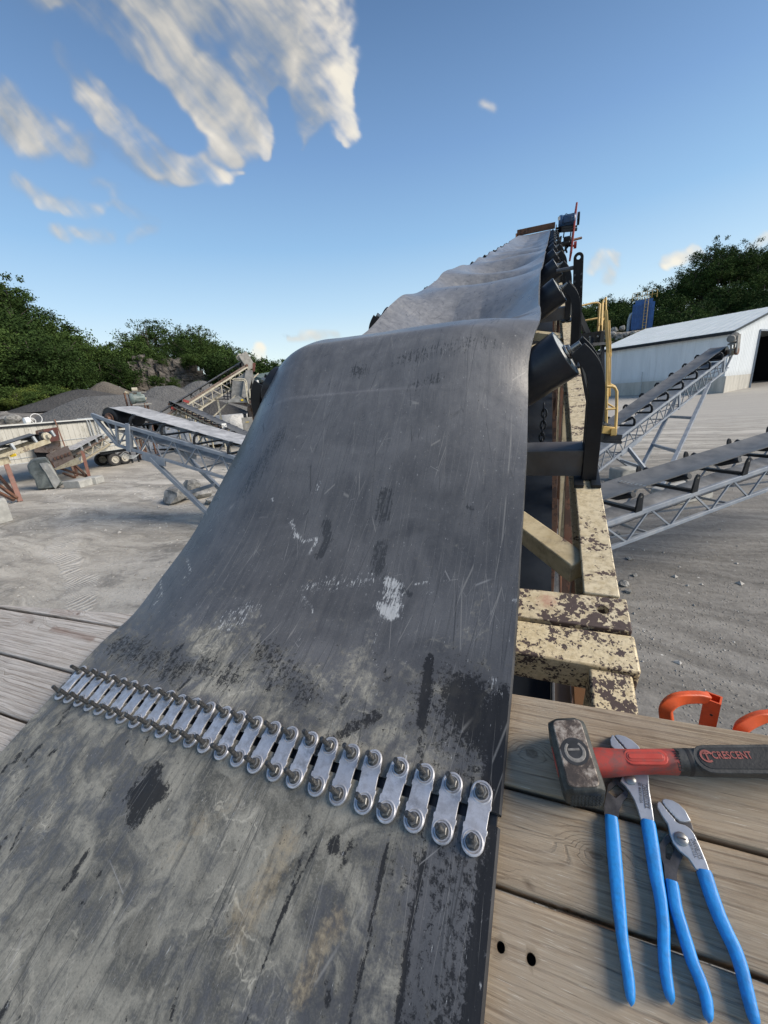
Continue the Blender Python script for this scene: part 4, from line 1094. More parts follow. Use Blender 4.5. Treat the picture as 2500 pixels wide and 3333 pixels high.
# ------------------------------------------------------------------ lattice conveyors in the yard
def lattice_conveyor(name, label, p0, p1, W=.62, H=.55, drop=.30, bay=.62, idler=1.2, frame='grey_steel', belt='dark_belt', chord=.055, web=.022, roll=True, n0=.4, trough=.07, ret=True, pulleys=(True, True), ret_mat=None, idler_mat='black_steel', web_parts=True, beltw=None, ret_sag=.12, plate=False):
    p0, p1 = A_(p0, float), A_(p1, float); D = nrm(p1 - p0); S = nrm(np.cross(D, Z)); U = np.cross(S, D); L = np.linalg.norm(p1 - p0)
    root = thing(name, (p0 + p1) / 2, label, 'conveyor')
    bw = beltw or W * .98
    def q(a, s_, n): return p0 + D * a + S * s_ + U * n
    for sg in (-1, 1):
        m = MB(); m.beam(q(0, sg * W / 2 * 1.12, -drop), q(L, sg * W / 2 * 1.12, -drop), chord, chord * 1.25, U); m.build('top_chord', M[frame], root, bevel=.006)
        m = MB(); m.beam(q(bay * .5, sg * W / 2 * 1.12, -drop - H), q(L - bay * .5, sg * W / 2 * 1.12, -drop - H), chord, chord, U); m.build('bottom_chord', M[frame], root, bevel=.006)
        n = max(2, int(L / bay)); xs = [L * i / n for i in range(n + 1)]
        for i in range(n):
            a0, a1 = (xs[i], (xs[i] + xs[i + 1]) / 2)
            for (a, b, ta, tb) in ((a0, a1, -drop, -drop - H), (a1, xs[i + 1], -drop - H, -drop)):
                m = MB(); m.beam(q(a, sg * W / 2 * 1.12, ta), q(b, sg * W / 2 * 1.12, tb), web, web, U); m.build('web_bar', M[frame], root)
    n = max(2, int(L / (bay * 2)))
    for i in range(n + 1):
        a = .05 + (L - .1) * i / n
        m = MB(); m.beam(q(a, -W / 2 * 1.1, -drop - H), q(a, W / 2 * 1.1, -drop - H), web * 1.3, web * 1.3, U); m.build('cross_tie', M[frame], root)
        if i < n:
            m = MB(); m.beam(q(a, -W / 2 * 1.1, -drop - H), q(a + (L - .1) / n, W / 2 * 1.1, -drop - H), web, web, U); m.build('cross_brace', M[frame], root)
    # carrying run: shallow trough
    cols = 9; rows = []
    for a in np.linspace(0, L, max(12, int(L * 4))):
        k = min(1, a / .7, (L - a) / .7) if all(pulleys) else min(1, (L - a) / .7) if pulleys[1] else min(1, a / .7)
        rows.append([q(a, bw * (j / (cols - 1) - .5), trough * k * ((2 * abs(j / (cols - 1) - .5)) ** 1.8 - 1)) for j in range(cols)])
    m = MB(); G = A_(rows); m.grid(G); m.grid((G - U * .014)[:, ::-1])
    for jj in (0, cols - 1): m.grid(np.stack([G[:, jj], G[:, jj] - U * .014], 1) if jj else np.stack([G[:, jj] - U * .014, G[:, jj]], 1))
    m.build('carrying_belt', M[belt], root, smooth=50)
    if ret:
        rows = [[q(a, bw * (j / 8 - .5), -drop - H * .42 - ret_sag * .25 * (1 - (2 * abs(j / 8 - .5)) ** 2)) for j in range(9)] for a in np.linspace(.1, L - .1, max(12, int(L * 3)))]
        m = MB(); G = A_(rows); m.grid(G); m.grid((G - U * .012)[:, ::-1]); m.build('return_belt', M[ret_mat or belt], root, smooth=50)
    # idler sets on cross angles
    a = n0
    while a < L - .3:
        base = MB(); base.beam(q(a, -W / 2 * 1.12, -drop + .05), q(a, W / 2 * 1.12, -drop + .05), .07, .05, U); idb = base.build('idler', M[idler_mat], root)
        for sg in (-1, 1):
            o = W / 2 * 1.10
            pts = [q(a, sg * o, -drop + .04), q(a, sg * (o + .035), -drop + .16), q(a, sg * (o + .03), -drop + .27), q(a, sg * (o - .02), -drop + .335), q(a, sg * (o - .09), -drop + .33)]
            if plate:
                m = MB(); ou = q(a, sg * (o + .01), -drop + .03); m.prism([(-.075, 0), (.075, 0), (.062, .12), (.055, .25), (.03, .30), (0, .315), (-.03, .30), (-.055, .25), (-.062, .12)], ou, D, nrm(U + S * sg * .12), S * sg, 0, .03); m.build('bracket', M[idler_mat], idb, bevel=.006)
                m = MB(); m.lathe(q(a, sg * (o + .05), -drop + .29), S * sg, [(0, .024), (.02, .024), (.022, .008)], 12); m.build('axle_nut', M['bolt_steel'], idb, smooth=30)
            else:
                m = MB(); m.sweep(pts, [(-.035, -.02), (.035, -.02), (.035, .02), (-.035, .02)], D); m.build('bracket', M[idler_mat], idb, smooth=40)
            m = MB(); m.tube(q(a, sg * (o - .06), -.03), q(a, sg * bw * .18, -trough - .075), .05, 10); m.build('roller', M[idler_mat], idb, smooth=40)
        m = MB(); m.tube(q(a, -bw * .18, -trough - .075), q(a, bw * .18, -trough - .075), .05, 10); m.build('roller', M[idler_mat], idb, smooth=40)
        a += idler
    for e, on in ((0, pulleys[0]), (L, pulleys[1])):
        if not on: continue
        r = (drop + H * .42) / 2 * .98; c = q(e, 0, -r)
        m = MB(); m.lathe(c - S * bw * .5, S, [(0, .03), (.002, r * .92), (bw * .02, r * .92), (bw * .02, r * .97), (bw * .98, r * .97), (bw * .98, r * .92), (bw - .002, r * .92), (bw, .03)], 28); pu = m.build('pulley', M['black_steel'], root, smooth=35)
        m = MB(); m.tube(c - S * (bw * .5 + .14), c + S * (bw * .5 + .14), .035, 12); m.build('shaft', M['rust'], pu, smooth=40)
        for sg in (-1, 1):
            m = MB(); m.lathe(c + S * sg * (bw * .5 + .02), S * sg, [(0, r * .5), (.03, r * .5), (.035, r * .28), (.12, r * .25)], 14); m.build('bearing', M['rust'], pu, smooth=35)
        # belt wrap
        rows = []
        sg = 1 if e else -1
        for t_ in np.linspace(0, pi, 15): rows.append([c + S * (bw * (j - .5)) + U * (cos(t_) * r) + D * (sg * sin(t_) * r) for j in (0, 1)])
        m = MB(); m.grid(A_(rows)); G = A_(rows); m.grid(G - (G - c) * .06); m.build('belt_wrap', M[belt], root, smooth=60)
    return root, q, L, D, S, U


def strut(root, a, b, w, mat, name='leg', bev=.006, up=Z):
    m = MB(); m.beam(a, b, w, w, up); return m.build(name, M[mat], root, bevel=bev)


def foot(p, z=None): return A_([p[0], p[1], gz1(p[0], p[1]) if z is None else z])


# grey conveyor on the left, head pulley toward the quarry
hd, tl = at(404, 1324, 13.0), at(795, 1432, 12.0); dd = nrm(tl - hd); tl = hd + dd * 10.6
rt_, q_, L_, D_, S_, U_ = lattice_conveyor('grey_conveyor', 'grey lattice conveyor left of the big belt, dusty belt and open head pulley', tl, hd, W=1.16, H=.72, drop=.42, bay=.84, idler=1.22, belt='dusty_belt', ret_mat='dusty_belt', chord=.085, web=.034, n0=10.6 - 1.0 - 1.22 * 7, trough=.04, beltw=1.05)
for sg in (-1, 1):
    # nose: raking plate frame past the pulley, and a splice post
    m = MB(); m.beam(q_(L_ - .3, sg * .65, -.42), q_(L_ + .62, sg * .65, -.36), .09, .11, U_); m.build('nose_rail', M['grey_steel'], rt_, bevel=.006)
    m = MB(); m.beam(q_(L_ + .55, sg * .65, -.40), q_(L_ - .42, sg * .65, -1.14), .09, .10, U_); m.build('nose_brace', M['grey_steel'], rt_, bevel=.006)
    m = MB(); m.beam(q_(L_ - .92, sg * .66, -.30), q_(L_ - .92, sg * .66, -1.22), .14, .17, D_); m.build('splice_post', M['grey_steel'], rt_, bevel=.008)
    m = MB(); m.beam(q_(L_ - .40, sg * .65, -.40), q_(L_ - .40, sg * .65, -1.14), .07, .07, D_); m.build('web_post', M['grey_steel'], rt_)
    a = q_(L_ - 1.75, sg * .66, -1.24); m = MB(); m.beam(q_(L_ - 1.45, sg * .67, -1.24), q_(L_ - 2.35, sg * .67, -1.24), .06, .24, U_); m.build('gusset_plate', M['grey_steel'], rt_, bevel=.004)
    f_ = foot(a + A_([2.15, .25, 0])); strut(rt_, a, f_, .13, 'grey_steel')
    if sg == -1: la, lf = a, f_
    else: lb, lg = a, f_
for t_ in (.52, .85): strut(rt_, la + (lf - la) * t_, lb + (lg - lb) * t_, .10, 'grey_steel', 'leg_rung')
tb = q_(.6, 0, -1.14); strut(rt_, q_(.5, .53, -1.1), foot(q_(.5, .53, 0)), .12, 'grey_steel'); strut(rt_, q_(.5, -.53, -1.1), foot(q_(.5, -.53, 0)), .12, 'grey_steel')

# grey conveyor on the right, rising toward the shed
lo, hi = at(1996, 1374, 13.3), at(2330, 1136, 17.0); dd = nrm(hi - lo); lo = lo - dd * 3.6; hi = hi + dd * .25
rt_, q_, L_, D_, S_, U_ = lattice_conveyor('grey_conveyor', 'grey lattice conveyor on the right, climbing toward the white shed', lo, hi, W=.80, H=.58, drop=.34, bay=.72, idler=1.25, belt='dark_belt', ret_mat='grey_steel', chord=.07, web=.028, n0=.3, trough=.06, beltw=.60)
for sg in (-1, 1):
    m = MB(); m.beam(q_(L_ - .7, sg * .46, -.30), q_(L_ - .7, sg * .46, -.98), .06, .16, D_); m.build('splice_post', M['grey_steel'], rt_, bevel=.006)
    m = MB(); m.beam(q_(L_ + .35, sg * .46, -.36), q_(L_ - .7, sg * .46, -.95), .06, .07, U_); m.build('nose_brace', M['grey_steel'], rt_)
    m = MB(); m.beam(q_(L_ * .60, sg * .46, -.30), q_(L_ * .60, sg * .46, -1.0), .05, .13, D_); m.build('splice_post', M['grey_steel'], rt_, bevel=.006)
def along(q, s_, n, px, L):
    best = min(np.linspace(0, L, 200), key=lambda a: abs(proj_px(q(a, s_, n))[0] - px)); return best
sN = .46 if np.linalg.norm(q_(5, .46, 0) - CAM) < np.linalg.norm(q_(5, -.46, 0) - CAM) else -.46
aN = along(q_, sN, -.93, 2309, L_); tn = q_(aN, sN, -.93); tf = q_(aN, -sN, -.93); fn = foot(on_ground(2150, 1592, 0)); ff = foot(on_ground(2079, 1537, 0))
strut(rt_, tn, fn, .12, 'grey_steel'); strut(rt_, tf, ff, .12, 'grey_steel')
for t_ in (.38, .70): strut(rt_, tn + (fn - tn) * t_, tf + (ff - tf) * t_, .10, 'grey_steel', 'leg_rung')
aU = along(q_, sN, -.93, 2046, L_); un, uf = q_(aU, sN, -.93), q_(aU, -sN, -.93); strut(rt_, un, fn, .11, 'grey_steel'); strut(rt_, uf, ff, .11, 'grey_steel'); strut(rt_, un + (fn - un) * .5, uf + (ff - uf) * .5, .09, 'grey_steel', 'leg_rung')
m = MB(); m.beam(un - D_ * .5 - U_ * .0, un + D_ * .9, .05, .18, U_); m.build('gusset_plate', M['grey_steel'], rt_)
# drive: motor above the head on a bracket
hc = q_(L_ - .05, .52, .16); m = MB(); m.lathe(hc - D_ * .30 + U_ * .20, D_, [(0, .08), (.01, .14), (.06, .155), (.44, .155), (.52, .14), (.54, .05)], 18); mo = m.build('drive_motor', M['dust_grey'], rt_, smooth=40)
for k in range(7):
    m = MB(); m.lathe(hc + D_ * (-.20 + k * .06) + U_ * .20, D_, [(0, .165), (.016, .165)], 18); m.build('cooling_fin', M['dust_grey'], mo)
m = MB(); m.box(hc - U_ * .03, (.22, .5, .05), (S_, D_, U_)); m.build('motor_plate', M['dust_grey'], rt_)
for k in (-.2, .2):
    m = MB(); m.beam(hc + D_ * k - U_ * .03, hc + D_ * k - U_ * .50, .06, .06, S_); m.build('motor_post', M['dust_grey'], rt_)
m = MB(); m.lathe(hc + S_ * .10 - U_ * .38, S_, [(0, .05), (.01, .17), (.10, .17), (.11, .05)], 20); m.build('drive_sheave', M['rust'], rt_, smooth=35)
m = MB(); m.box(hc + S_ * .18 - U_ * .08, (.05, .36, .70), (S_, D_, U_)); m.build('belt_guard', M['dust_grey'], rt_, bevel=.02)
m = MB(); m.box(hc - S_ * .02 - U_ * .40, (.24, .3, .24), (S_, D_, U_)); m.build('gearbox', M['yard_cream'], rt_, bevel=.03)

# nearer grey conveyor crossing the lower right
a_, b_ = at(1985, 1590, 6.2), at(2500, 1428, 7.3); dd = nrm(b_ - a_); lo, hi = a_ - dd * 1.6, b_ + dd * 4.0
rt_, q_, L_, D_, S_, U_ = lattice_conveyor('grey_conveyor', 'near grey lattice conveyor crossing the lower right beside the cream frame', lo, hi, W=.80, H=.42, drop=.32, bay=.95, idler=1.22, belt='dark_belt', ret_mat='dusty_belt', chord=.06, web=.026, n0=.42, trough=.06, beltw=.60, ret_sag=.35, plate=True)
for e in (.35, L_ - .4):
    for sg in (-1, 1): strut(rt_, q_(e, sg * .45, -.74), foot(q_(e, sg * .45, 0)), .09, 'grey_steel')
m = MB(); m.beam(q_(4.9, .47, -.78), q_(6.2, .47, -.78), .05, .15, U_); m.build('gusset_plate', M['grey_steel'], rt_)
# splice strip on this belt
for k in range(8):
    m = MB(); m.box(q_(2.05, -.25 + k * .07, -.02), (.018, .07, .006), (S_, D_, U_)); m.build('belt_fastener', M['bolt_steel'], rt_)

# concrete blocks by the conveyor feet
def block(label, c, size, rot, group=None):
    m = MB(); ax = (A_([cos(rot), sin(rot), 0]), A_([-sin(rot), cos(rot), 0]), Z)
    m.prism([(-.5 * size[0], 0), (.5 * size[0], 0), (.5 * size[0], size[2] * .9), (.42 * size[0], size[2]), (-.42 * size[0], size[2]), (-.5 * size[0], size[2] * .9)], A_(c), ax[0], Z, ax[1], -size[1] / 2, size[1] / 2)
    return tag(m.build('concrete_block', M['concrete'], bevel=.03), label, 'concrete block')


p = on_ground(2035, 1560, 0); block('concrete block at the feet of the climbing right conveyor', foot(p), (.85, .7, .45), .5)
p = on_ground(2215, 1625, 0); block('flat concrete block behind the near lower right conveyor', foot(p), (1.5, .8, .4), .7)

# ------------------------------------------------------------------ left yard plant
# cream conveyor rising to the crusher
lo, hi = at(556, 1318, 33.0), at(786, 1176, 36.0)
dd = nrm(hi - lo); lo = lo - dd * 1.5
rt_, q_, L_, D_, S_, U_ = lattice_conveyor('cream_conveyor', 'dusty cream lattice conveyor rising to the crusher hopper', lo, hi, W=.95, H=.85, drop=.62, bay=1.0, idler=1.0, frame='yard_cream_pale', belt='dark_belt', chord=.11, web=.055, trough=.12, ret=True, ret_mat='brown_plate')
m = MB(); m.beam(q_(.2, .56, -.45), q_(L_ - .2, .56, -.45), .06, .16, U_); m.build('skirt_plate', M['brown_plate'], rt_)
for f in (.28, .36, .55):
    e = q_(L_ * f, .5, -1.5); strut(rt_, e, A_([e[0] + .4, e[1] - .5, gz1(e[0], e[1]) - .05]), .16, 'yard_cream_pale')
for k in (.02, .14, .27):
    m = MB(); m.beam(q_(L_ * k, .56, -.15), q_(L_ * k + .3, .58, -.5), .12, .2, U_); m.build('return_bracket', M['red_paint'], rt_)
m = MB(); m.tube(q_(L_ - .1, .3, .35), q_(L_ + .3, -.4, .35), .28, 14); m.build('drive_motor', M['yard_cream_pale'], rt_, smooth=40)
m = MB(); m.box(q_(L_ + .3, .45, -.2), (.18, .9, 1.5), (S_, D_, U_)); m.box(q_(L_ + .6, 0, -.1), (1.0, .14, .9), (S_, D_, U_)); m.build('head_plate', M['dust_grey'], rt_, bevel=.03)
p_side = q_(L_ * .55, .6, -1.9); m = MB(); m.tube(q_(L_ * .30, 1.2, -2.6), q_(L_ + .3, 1.2, -1.5), .06, 8); m.build('conduit', M['yard_cream_pale'], rt_)


def crusher():
    d = 35.0; k = d / FPX; b = foot(at(800, 1400, d)); rt = nrm(ray(820, 1330) * A_([1, 1, 0])); sd = A_([rt[1], -rt[0], 0]); ax = (sd, rt, Z)
    root = thing('crusher', b, 'dusty grey crushing plant with tall hopper chute and walkway deck', 'crusher')
    def P(px, py, dd=0.0): return at(px, py, d + dd)
    # hopper plates
    def slab(name, pts, th, mat, dd=0.0):
        m = MB(); Q = [P(x, y, dd) for x, y in pts]; n = len(Q); off = rt * th
        m.add(Q + [q + off for q in Q], [tuple(range(n - 1, -1, -1)), tuple(range(n, 2 * n))] + [(i, (i + 1) % n, n + (i + 1) % n, n + i) for i in range(n)])
        return m.build(name, M[mat], root)
    slab('chute', [(757, 1240), (805, 1208), (812, 1222), (790, 1262), (788, 1295), (752, 1295)], 2.2, 'dust_grey')
    slab('hopper_wall', [(800, 1205), (822, 1205), (820, 1230), (806, 1290), (795, 1296), (786, 1290)], 1.6, 'dust_grey', -.4)
    slab('hopper_side', [(822, 1207), (840, 1292), (832, 1296), (818, 1232)], .4, 'dust_grey', -.3)
    slab('hopper_void', [(820, 1232), (836, 1292), (810, 1292), (808, 1282)], .2, 'dark_void', .6)
    slab('rear_plate', [(822, 1182), (832, 1180), (830, 1208), (822, 1208)], .6, 'rust_red', 0)
    for yy in (1264, 1280): slab('cross_plate', [(812, yy), (834, yy), (834, yy + 5), (812, yy + 5)], .15, 'dust_grey', .3)
    slab('deck_plate', [(742, 1303), (775, 1288), (800, 1300), (808, 1310), (742, 1310)], 1.4, 'dust_grey', -1.2)
    slab('deck_belly', [(748, 1310), (808, 1311), (870, 1320), (860, 1332), (812, 1326)], 2.2, 'brown_plate', -1.0)
    slab('deck_panel', [(808, 1300), (880, 1312), (880, 1322), (812, 1314)], .3, 'brown_plate', -1.4)
    slab('chute_mouth', [(805, 1326), (834, 1326), (824, 1368), (806, 1366)], 1.4, 'dark_void', -.2)
    slab('warning_sign', [(784, 1299), (792, 1299), (792, 1305), (784, 1305)], .03, 'yellow_sign', -1.25)
    m = MB(); pts = [P(760, 1233, -1.3), P(796, 1234, -1.3), P(802, 1242, -1.3), P(806, 1290, -1.3), P(812, 1308, -1.3), P(850, 1322, -1.3)]; m.pipe(pts, .055, 8, up=rt); m.build('conduit', M['yard_cream_pale'], root, smooth=50)
    m = MB(); pts = [P(764, 1238, -1.35), P(794, 1239, -1.35), P(798, 1246, -1.35), P(803, 1292, -1.35), P(809, 1312, -1.35), P(850, 1326, -1.35)]; m.pipe(pts, .05, 8, up=rt); m.build('conduit', M['yard_cream_pale'], root, smooth=50)
    for x in (757, 763, 786): m = MB(); m.beam(P(x, 1240, .5), P(x + 8, 1300, .5), .14, .14); m.build('frame_post', M['brown_plate'], root)
    for (x0, y0, x1, y1) in ((728, 1270, 730, 1300), (740, 1272, 742, 1302), (750, 1274, 752, 1304), (726, 1290, 752, 1292), (726, 1278, 752, 1280), (700, 1299, 745, 1299)):
        m = MB(); m.tube(P(x0, y0, -.6), P(x1, y1, -.6), .05, 6); m.build('handrail', M['black_steel'], root)
    for (x0, y0, x1, y1) in ((840, 1275, 856, 1277), (840, 1275, 843, 1292), (843, 1292, 856, 1297), (812, 1266, 814, 1294), (812, 1294, 834, 1294)):
        m = MB(); m.tube(P(x0, y0, -1.4), P(x1, y1, -1.4), .06, 6); m.build('handrail', M['yard_cream_pale'], root)
    for (x, dd) in ((812, -.5), (846, -.5), (870, .8), (818, 1.5)): m = MB(); e = P(x, 1316, dd); m.beam(e, foot(e), .3, .3); m.build('frame_post', M['brown_plate'], root)
    return root


crusher()


def green_shed():
    d = 43.0
    root = thing('metal_shed', foot(at(860, 1330, d)), 'small grey-green metal shed behind the crusher', 'shed')
    b = [at(826, 1222, d), at(905, 1252, d - 3)]; dirr = nrm((b[1] - b[0]) * A_([1, 1, 0])); back = A_([-dirr[1], dirr[0], 0]); back = back if back @ ray(860, 1300) > 0 else -back
    z0 = gz1(b[0][0], b[0][1]) - .3; ztop0, ztop1 = b[0][2] - .3, b[1][2] - .3
    m = MB(); Q = [A_([b[0][0], b[0][1], z0]), A_([b[1][0], b[1][1], z0]), A_([b[1][0], b[1][1], ztop1]), A_([b[0][0], b[0][1], ztop0])]
    m.add(Q + [q + back * 6 for q in Q], [(0, 1, 2, 3), (7, 6, 5, 4), (0, 4, 5, 1), (1, 5, 6, 2), (2, 6, 7, 3), (3, 7, 4, 0)]); m.build('wall', M['green_shed'], root)
    m = MB(); m.beam(b[0] - back * .4 - dirr * .3, b[1] - back * .4 + dirr * .5, .1, .35); m.add([b[0] - back * .5 - dirr * .3, b[1] - back * .5 + dirr * .5, b[1] + back * 7 + Z * 1.0 + dirr * .5, b[0] + back * 7 + Z * 1.0 - dirr * .3], [(0, 1, 2, 3)]); m.build('roof', M['green_shed'], root)
    for x in (843, 853): m = MB(); c = at(x, 1262, d - 1.2); m.box(c, (.45, .2, 1.1), (dirr, back, Z)); m.build('window', M['dark_void'], root)
    m = MB(); m.tube(at(831, 1242, d - 1.6), at(838, 1242, d - 1.7), .11, 8); m.tube(at(838, 1238, d - 1.7), at(840, 1248, d - 1.7), .11, 8); m.build('vent_pipe', M['white_plain'], root)
    m = MB(); m.box(at(859, 1256, d - 1.8), (.2, .1, .2), (dirr, back, Z)); m.build('lamp', M['white_plain'], root)


green_shed()

# control box with yellow label below the crusher
d = 29.0; c = at(808, 1388, d); rt = nrm(ray(808, 1380) * A_([1, 1, 0])); sd = A_([rt[1], -rt[0], 0])
root = thing('control_box', foot(c), 'small grey control cabinet with yellow marking below the crusher', 'cabinet')
m = MB(); zb = gz1(c[0], c[1]); zt = at(808, 1358, d)[2]; m.box(A_([c[0], c[1], (zb + zt) / 2]), (.75, .6, zt - zb), (sd, rt, Z)); m.build('cabinet', M['dust_grey'], root, bevel=.02)
m = MB(); m.lathe(A_([c[0], c[1], zt]) - sd * .1, Z, [(0, .16), (.25, .16), (.26, .26), (.42, .02)], 4); m.build('cap', M['black_steel'], root)
for k in range(3): m = MB(); m.box(at(805, 1365 + k * 4, d) - rt * .42, (.22, .02, .035), (sd, rt, Z)); m.build('label_bar', M['yellow_sign'], root)
m = MB(); m.box(at(802, 1369, d) - rt * .42, (.03, .018, .24), (sd, rt, Z)); m.build('label_bar', M['yellow_sign'], root)

# low cream conveyor with the number plate
lo, hi = at(845, 1432, 24.5), at(566, 1304, 33.5)
rt_, q_, L_, D_, S_, U_ = lattice_conveyor('low_conveyor', 'low dusty conveyor with a white number plate behind the left grey conveyor', lo, hi, W=.75, H=.5, drop=.35, bay=.9, idler=1.15, frame='yard_cream', belt='dark_belt', chord=.075, web=.04, trough=.08, ret=True, ret_mat='brown_plate')
for f in (.25, .6, .93):
    for sg in (-1, 1): e = q_(L_ * f, sg * .42, -.85); strut(rt_, e, foot(e), .1, 'yard_cream')
pc = at(730, 1386, 26.9); fwd = -nrm(ray(730, 1386)); sd = nrm(np.cross(Z, fwd)); upv = np.cross(fwd, sd)
sgn = MB(); sgn.box(pc, (.30, .02, .34), (sd, fwd, upv)); pl = sgn.build('number_plate', M['white_plain'], rt_)
lettering('lettering', '8C-4', .125, pc - sd * .135 + fwd * .013, sd, upv, fwd, M['ink'], pl, .001)

# motor stand left of it
d = 31.0; b = foot(at(470, 1345, d)); rt = nrm(ray(460, 1300) * A_([1, 1, 0])); sd = A_([rt[1], -rt[0], 0]); ax = (sd, rt, Z)
root = thing('motor_stand', b, 'grey-green electric motor on a steel stand behind the left conveyor head', 'motor')
c = at(452, 1297, d)
m = MB(); m.lathe(c - sd * .62, sd, [(0, .1), (.02, .36), (.10, .42), (.26, .42), (.28, .34), (.40, .33), (1.0, .33), (1.06, .28), (1.08, .08)], 22); mo = m.build('motor_body', M['motor_green'], root, smooth=40)
for k in range(10): m = MB(); an = 2 * pi * k / 10; m.box(c + sd * .08 + rt * cos(an) * .34 + Z * sin(an) * .34, (.55, .03, .03), ax); m.build('cooling_fin', M['motor_green'], mo)
m = MB(); m.box(c + Z * .38 + sd * .1, (.3, .3, .16), ax); m.build('terminal_box', M['motor_green'], root, bevel=.02)
m = MB(); m.lathe(at(440, 1268, d + .5) - sd * .25, sd, [(0, .06), (.02, .17), (.4, .17), (.42, .06)], 14); m.build('upper_motor', M['yard_cream_pale'], root, smooth=40)
m = MB(); m.beam(at(404, 1276, d + .4), at(475, 1298, d + 1.6), .25, .18); m.build('top_beam', M['yard_cream'], root)
m = MB(); m.beam(at(435, 1276, d + .3), at(470, 1276, d + .3), .5, .08); m.build('motor_shelf', M['dust_grey'], root)
m = MB(); m.box(c - Z * .46 + sd * .15, (1.3, .7, .1), ax); m.build('base_plate', M['dust_grey'], root)
for (x, y, dd) in ((404, 1278, 0), (418, 1278, .6), (438, 1312, 0), (470, 1312, 0), (478, 1310, .5)):
    e = at(x, y, d + dd); m = MB(); m.beam(e, A_([e[0] - .1, e[1], gz1(e[0], e[1])]), .10, .10); m.build('stand_leg', M['rust'], root)
for (x0, y0, x1, y1) in ((458, 1318, 482, 1318), (450, 1330, 480, 1332)): m = MB(); m.tube(at(x0, y0, d - .4), at(x1, y1, d - .4), .03, 6); m.build('handrail', M['dust_grey'], root)
simple('trailer_roof', (.50, .51, .50), .6, .0, .15, 1.5)


# ------------------------------------------------------------------ white trailer
def trailer():
    zt, zb = 3.62, 1.25
    pr = on_plane(408, 1357, A_([0, 0, zt]), Z)
    f0, f1 = at(-60, 1404, 23.0), at(420, 1352, 30.5); f0[2] = f1[2] = zt
    D = nrm(f1 - f0); L = np.linalg.norm(f1 - f0); S = nrm(np.cross(D, Z))            # S points away from camera or toward
    if S @ (f0 * A_([1, 1, 0]) - A_([0, 0, 0])) > 0: S = -S                            # toward the camera
    root = thing('white_trailer', A_([(f0[0] + f1[0]) / 2, (f0[1] + f1[1]) / 2, 0]), 'long stained white van trailer with pipes along its side, in the left yard', 'trailer')
    def q(a, s_, z): return A_([f0[0], f0[1], 0]) + D * a + S * s_ + Z * z
    n = 26
    for i in range(n):                                                                   # riveted side panels
        a0, a1 = L * i / n, L * (i + 1) / n
        m = MB(); m.box(q((a0 + a1) / 2, -.02, (zt + zb) / 2), (a1 - a0 - .012, .05, zt - zb), (D, S, Z)); m.build('side_panel', M['trailer_white'], root)
    m = MB(); m.box(q(L / 2, -1.3, (zt + zb) / 2), (L - .05, 2.45, zt - zb - .04), (D, S, Z)); m.build('body', M['trailer_white'], root)
    m = MB(); m.box(q(L / 2, -1.2, zt + .05), (L + .1, 2.7, .08), (D, S, Z)); m.build('roof', M['trailer_roof'], root)
    m = MB(); m.beam(q(0, .06, zt - .06), q(L, .06, zt - .06), .06, .10); m.build('top_rail', M['black_steel'], root)
    for z in (zb + .02, zb + .35, zb + .75, zb + 1.15): m = MB(); m.beam(q(.1, .03, z), q(L - .1, .03, z), .03, .035); m.build('side_rail', M['galvanised'], root)
    for k, a in enumerate((L * .645, L * .665, L * .70, L * .72)):                       # bent conduits over the roof edge
        m = MB(); m.pipe([q(a - .5, -.1, zt + .12), q(a - .12, .1, zt + .1), q(a, .12, zt - .05), q(a + .05, .12, zb + .5)], .035, 7, up=S); m.build('conduit', M['galvanised'], root, smooth=50)
    m = MB(); m.beam(q(L * .70, -.3, zb - .12), q(L, -.3, zb - .12), .2, .22); m.build('chassis_rail', M['black_steel'], root)
    for a in (L * .80, L * .885):
        for s_ in (-.35, -2.1):
            c = q(a, s_, .50); m = MB(); m.lathe(c - S * .16, S, [(0, .26), (.0, .42), (.04, .49), (.24, .49), (.30, .42), (.30, .27)], 26, caps=False); ty = m.build('wheel', M['tyre'], root, smooth=40)
            m = MB(); m.lathe(c - S * .1, S, [(0, .05), (.0, .265), (.24, .30), (.24, .245), (.17, .2), (.15, .12), (.24, .10), (.25, .02)], 20); m.build('rim', M['wheel_rim'], ty, smooth=35)
    for s_ in (.05, -.75):                                                                # steps at the rear
        m = MB(); m.beam(q(L + .05, s_, zb - .05), q(L + 1.15, s_, .05), .06, .16); m.build('step_rail', M['rust'], root)
        m = MB(); m.tube(q(L + .95, s_, .0), q(L + .95, s_, zb + .9), .03, 6); m.build('stair_post', M['black_steel'], root)
    for k in range(4): m = MB(); m.box(q(L + .2 + k * .25, -.35, zb - .22 - k * .27), (.25, .8, .035), (D, S, Z)); m.build('step', M['dust_grey'], root)
    for a in (L * .93, L * .99): m = MB(); m.beam(q(a, -.1, 0), q(a, -.1, zb), .1, .1); m.build('jack_leg', M['black_steel'], root)
    for k in range(4):                                                                    # sagging hoses
        pts = [q(L * .84 - .1 * k + f * 2.0, .35, zb - .25 - .55 * sin(pi * f) - .06 * k + .35 * f) for f in np.linspace(0, 1, 9)]
        m = MB(); m.pipe(pts, .022, 6, up=S); m.build('hose', M['galvanised'], root, smooth=60)
    # a coil and lamp head on the roof
    for rr, cc in ((.32, q(L * .335, -.3, zt + .34)), (.2, q(L * .30, -.2, zt + .2))):
        pts = [cc + D * cos(t_) * rr + Z * sin(t_) * rr for t_ in np.linspace(0, 2 * pi, 18)]; m = MB(); m.pipe(pts, .022, 6, up=S); m.build('hose_coil', M['white_plain'], root, smooth=60)
    m = MB(); m.lathe(q(L * .25, -.2, zt + .25), D, [(0, .05), (.05, .2), (.3, .24), (.32, .05)], 14); m.build('lamp_head', M['white_plain'], root, smooth=40)


trailer()


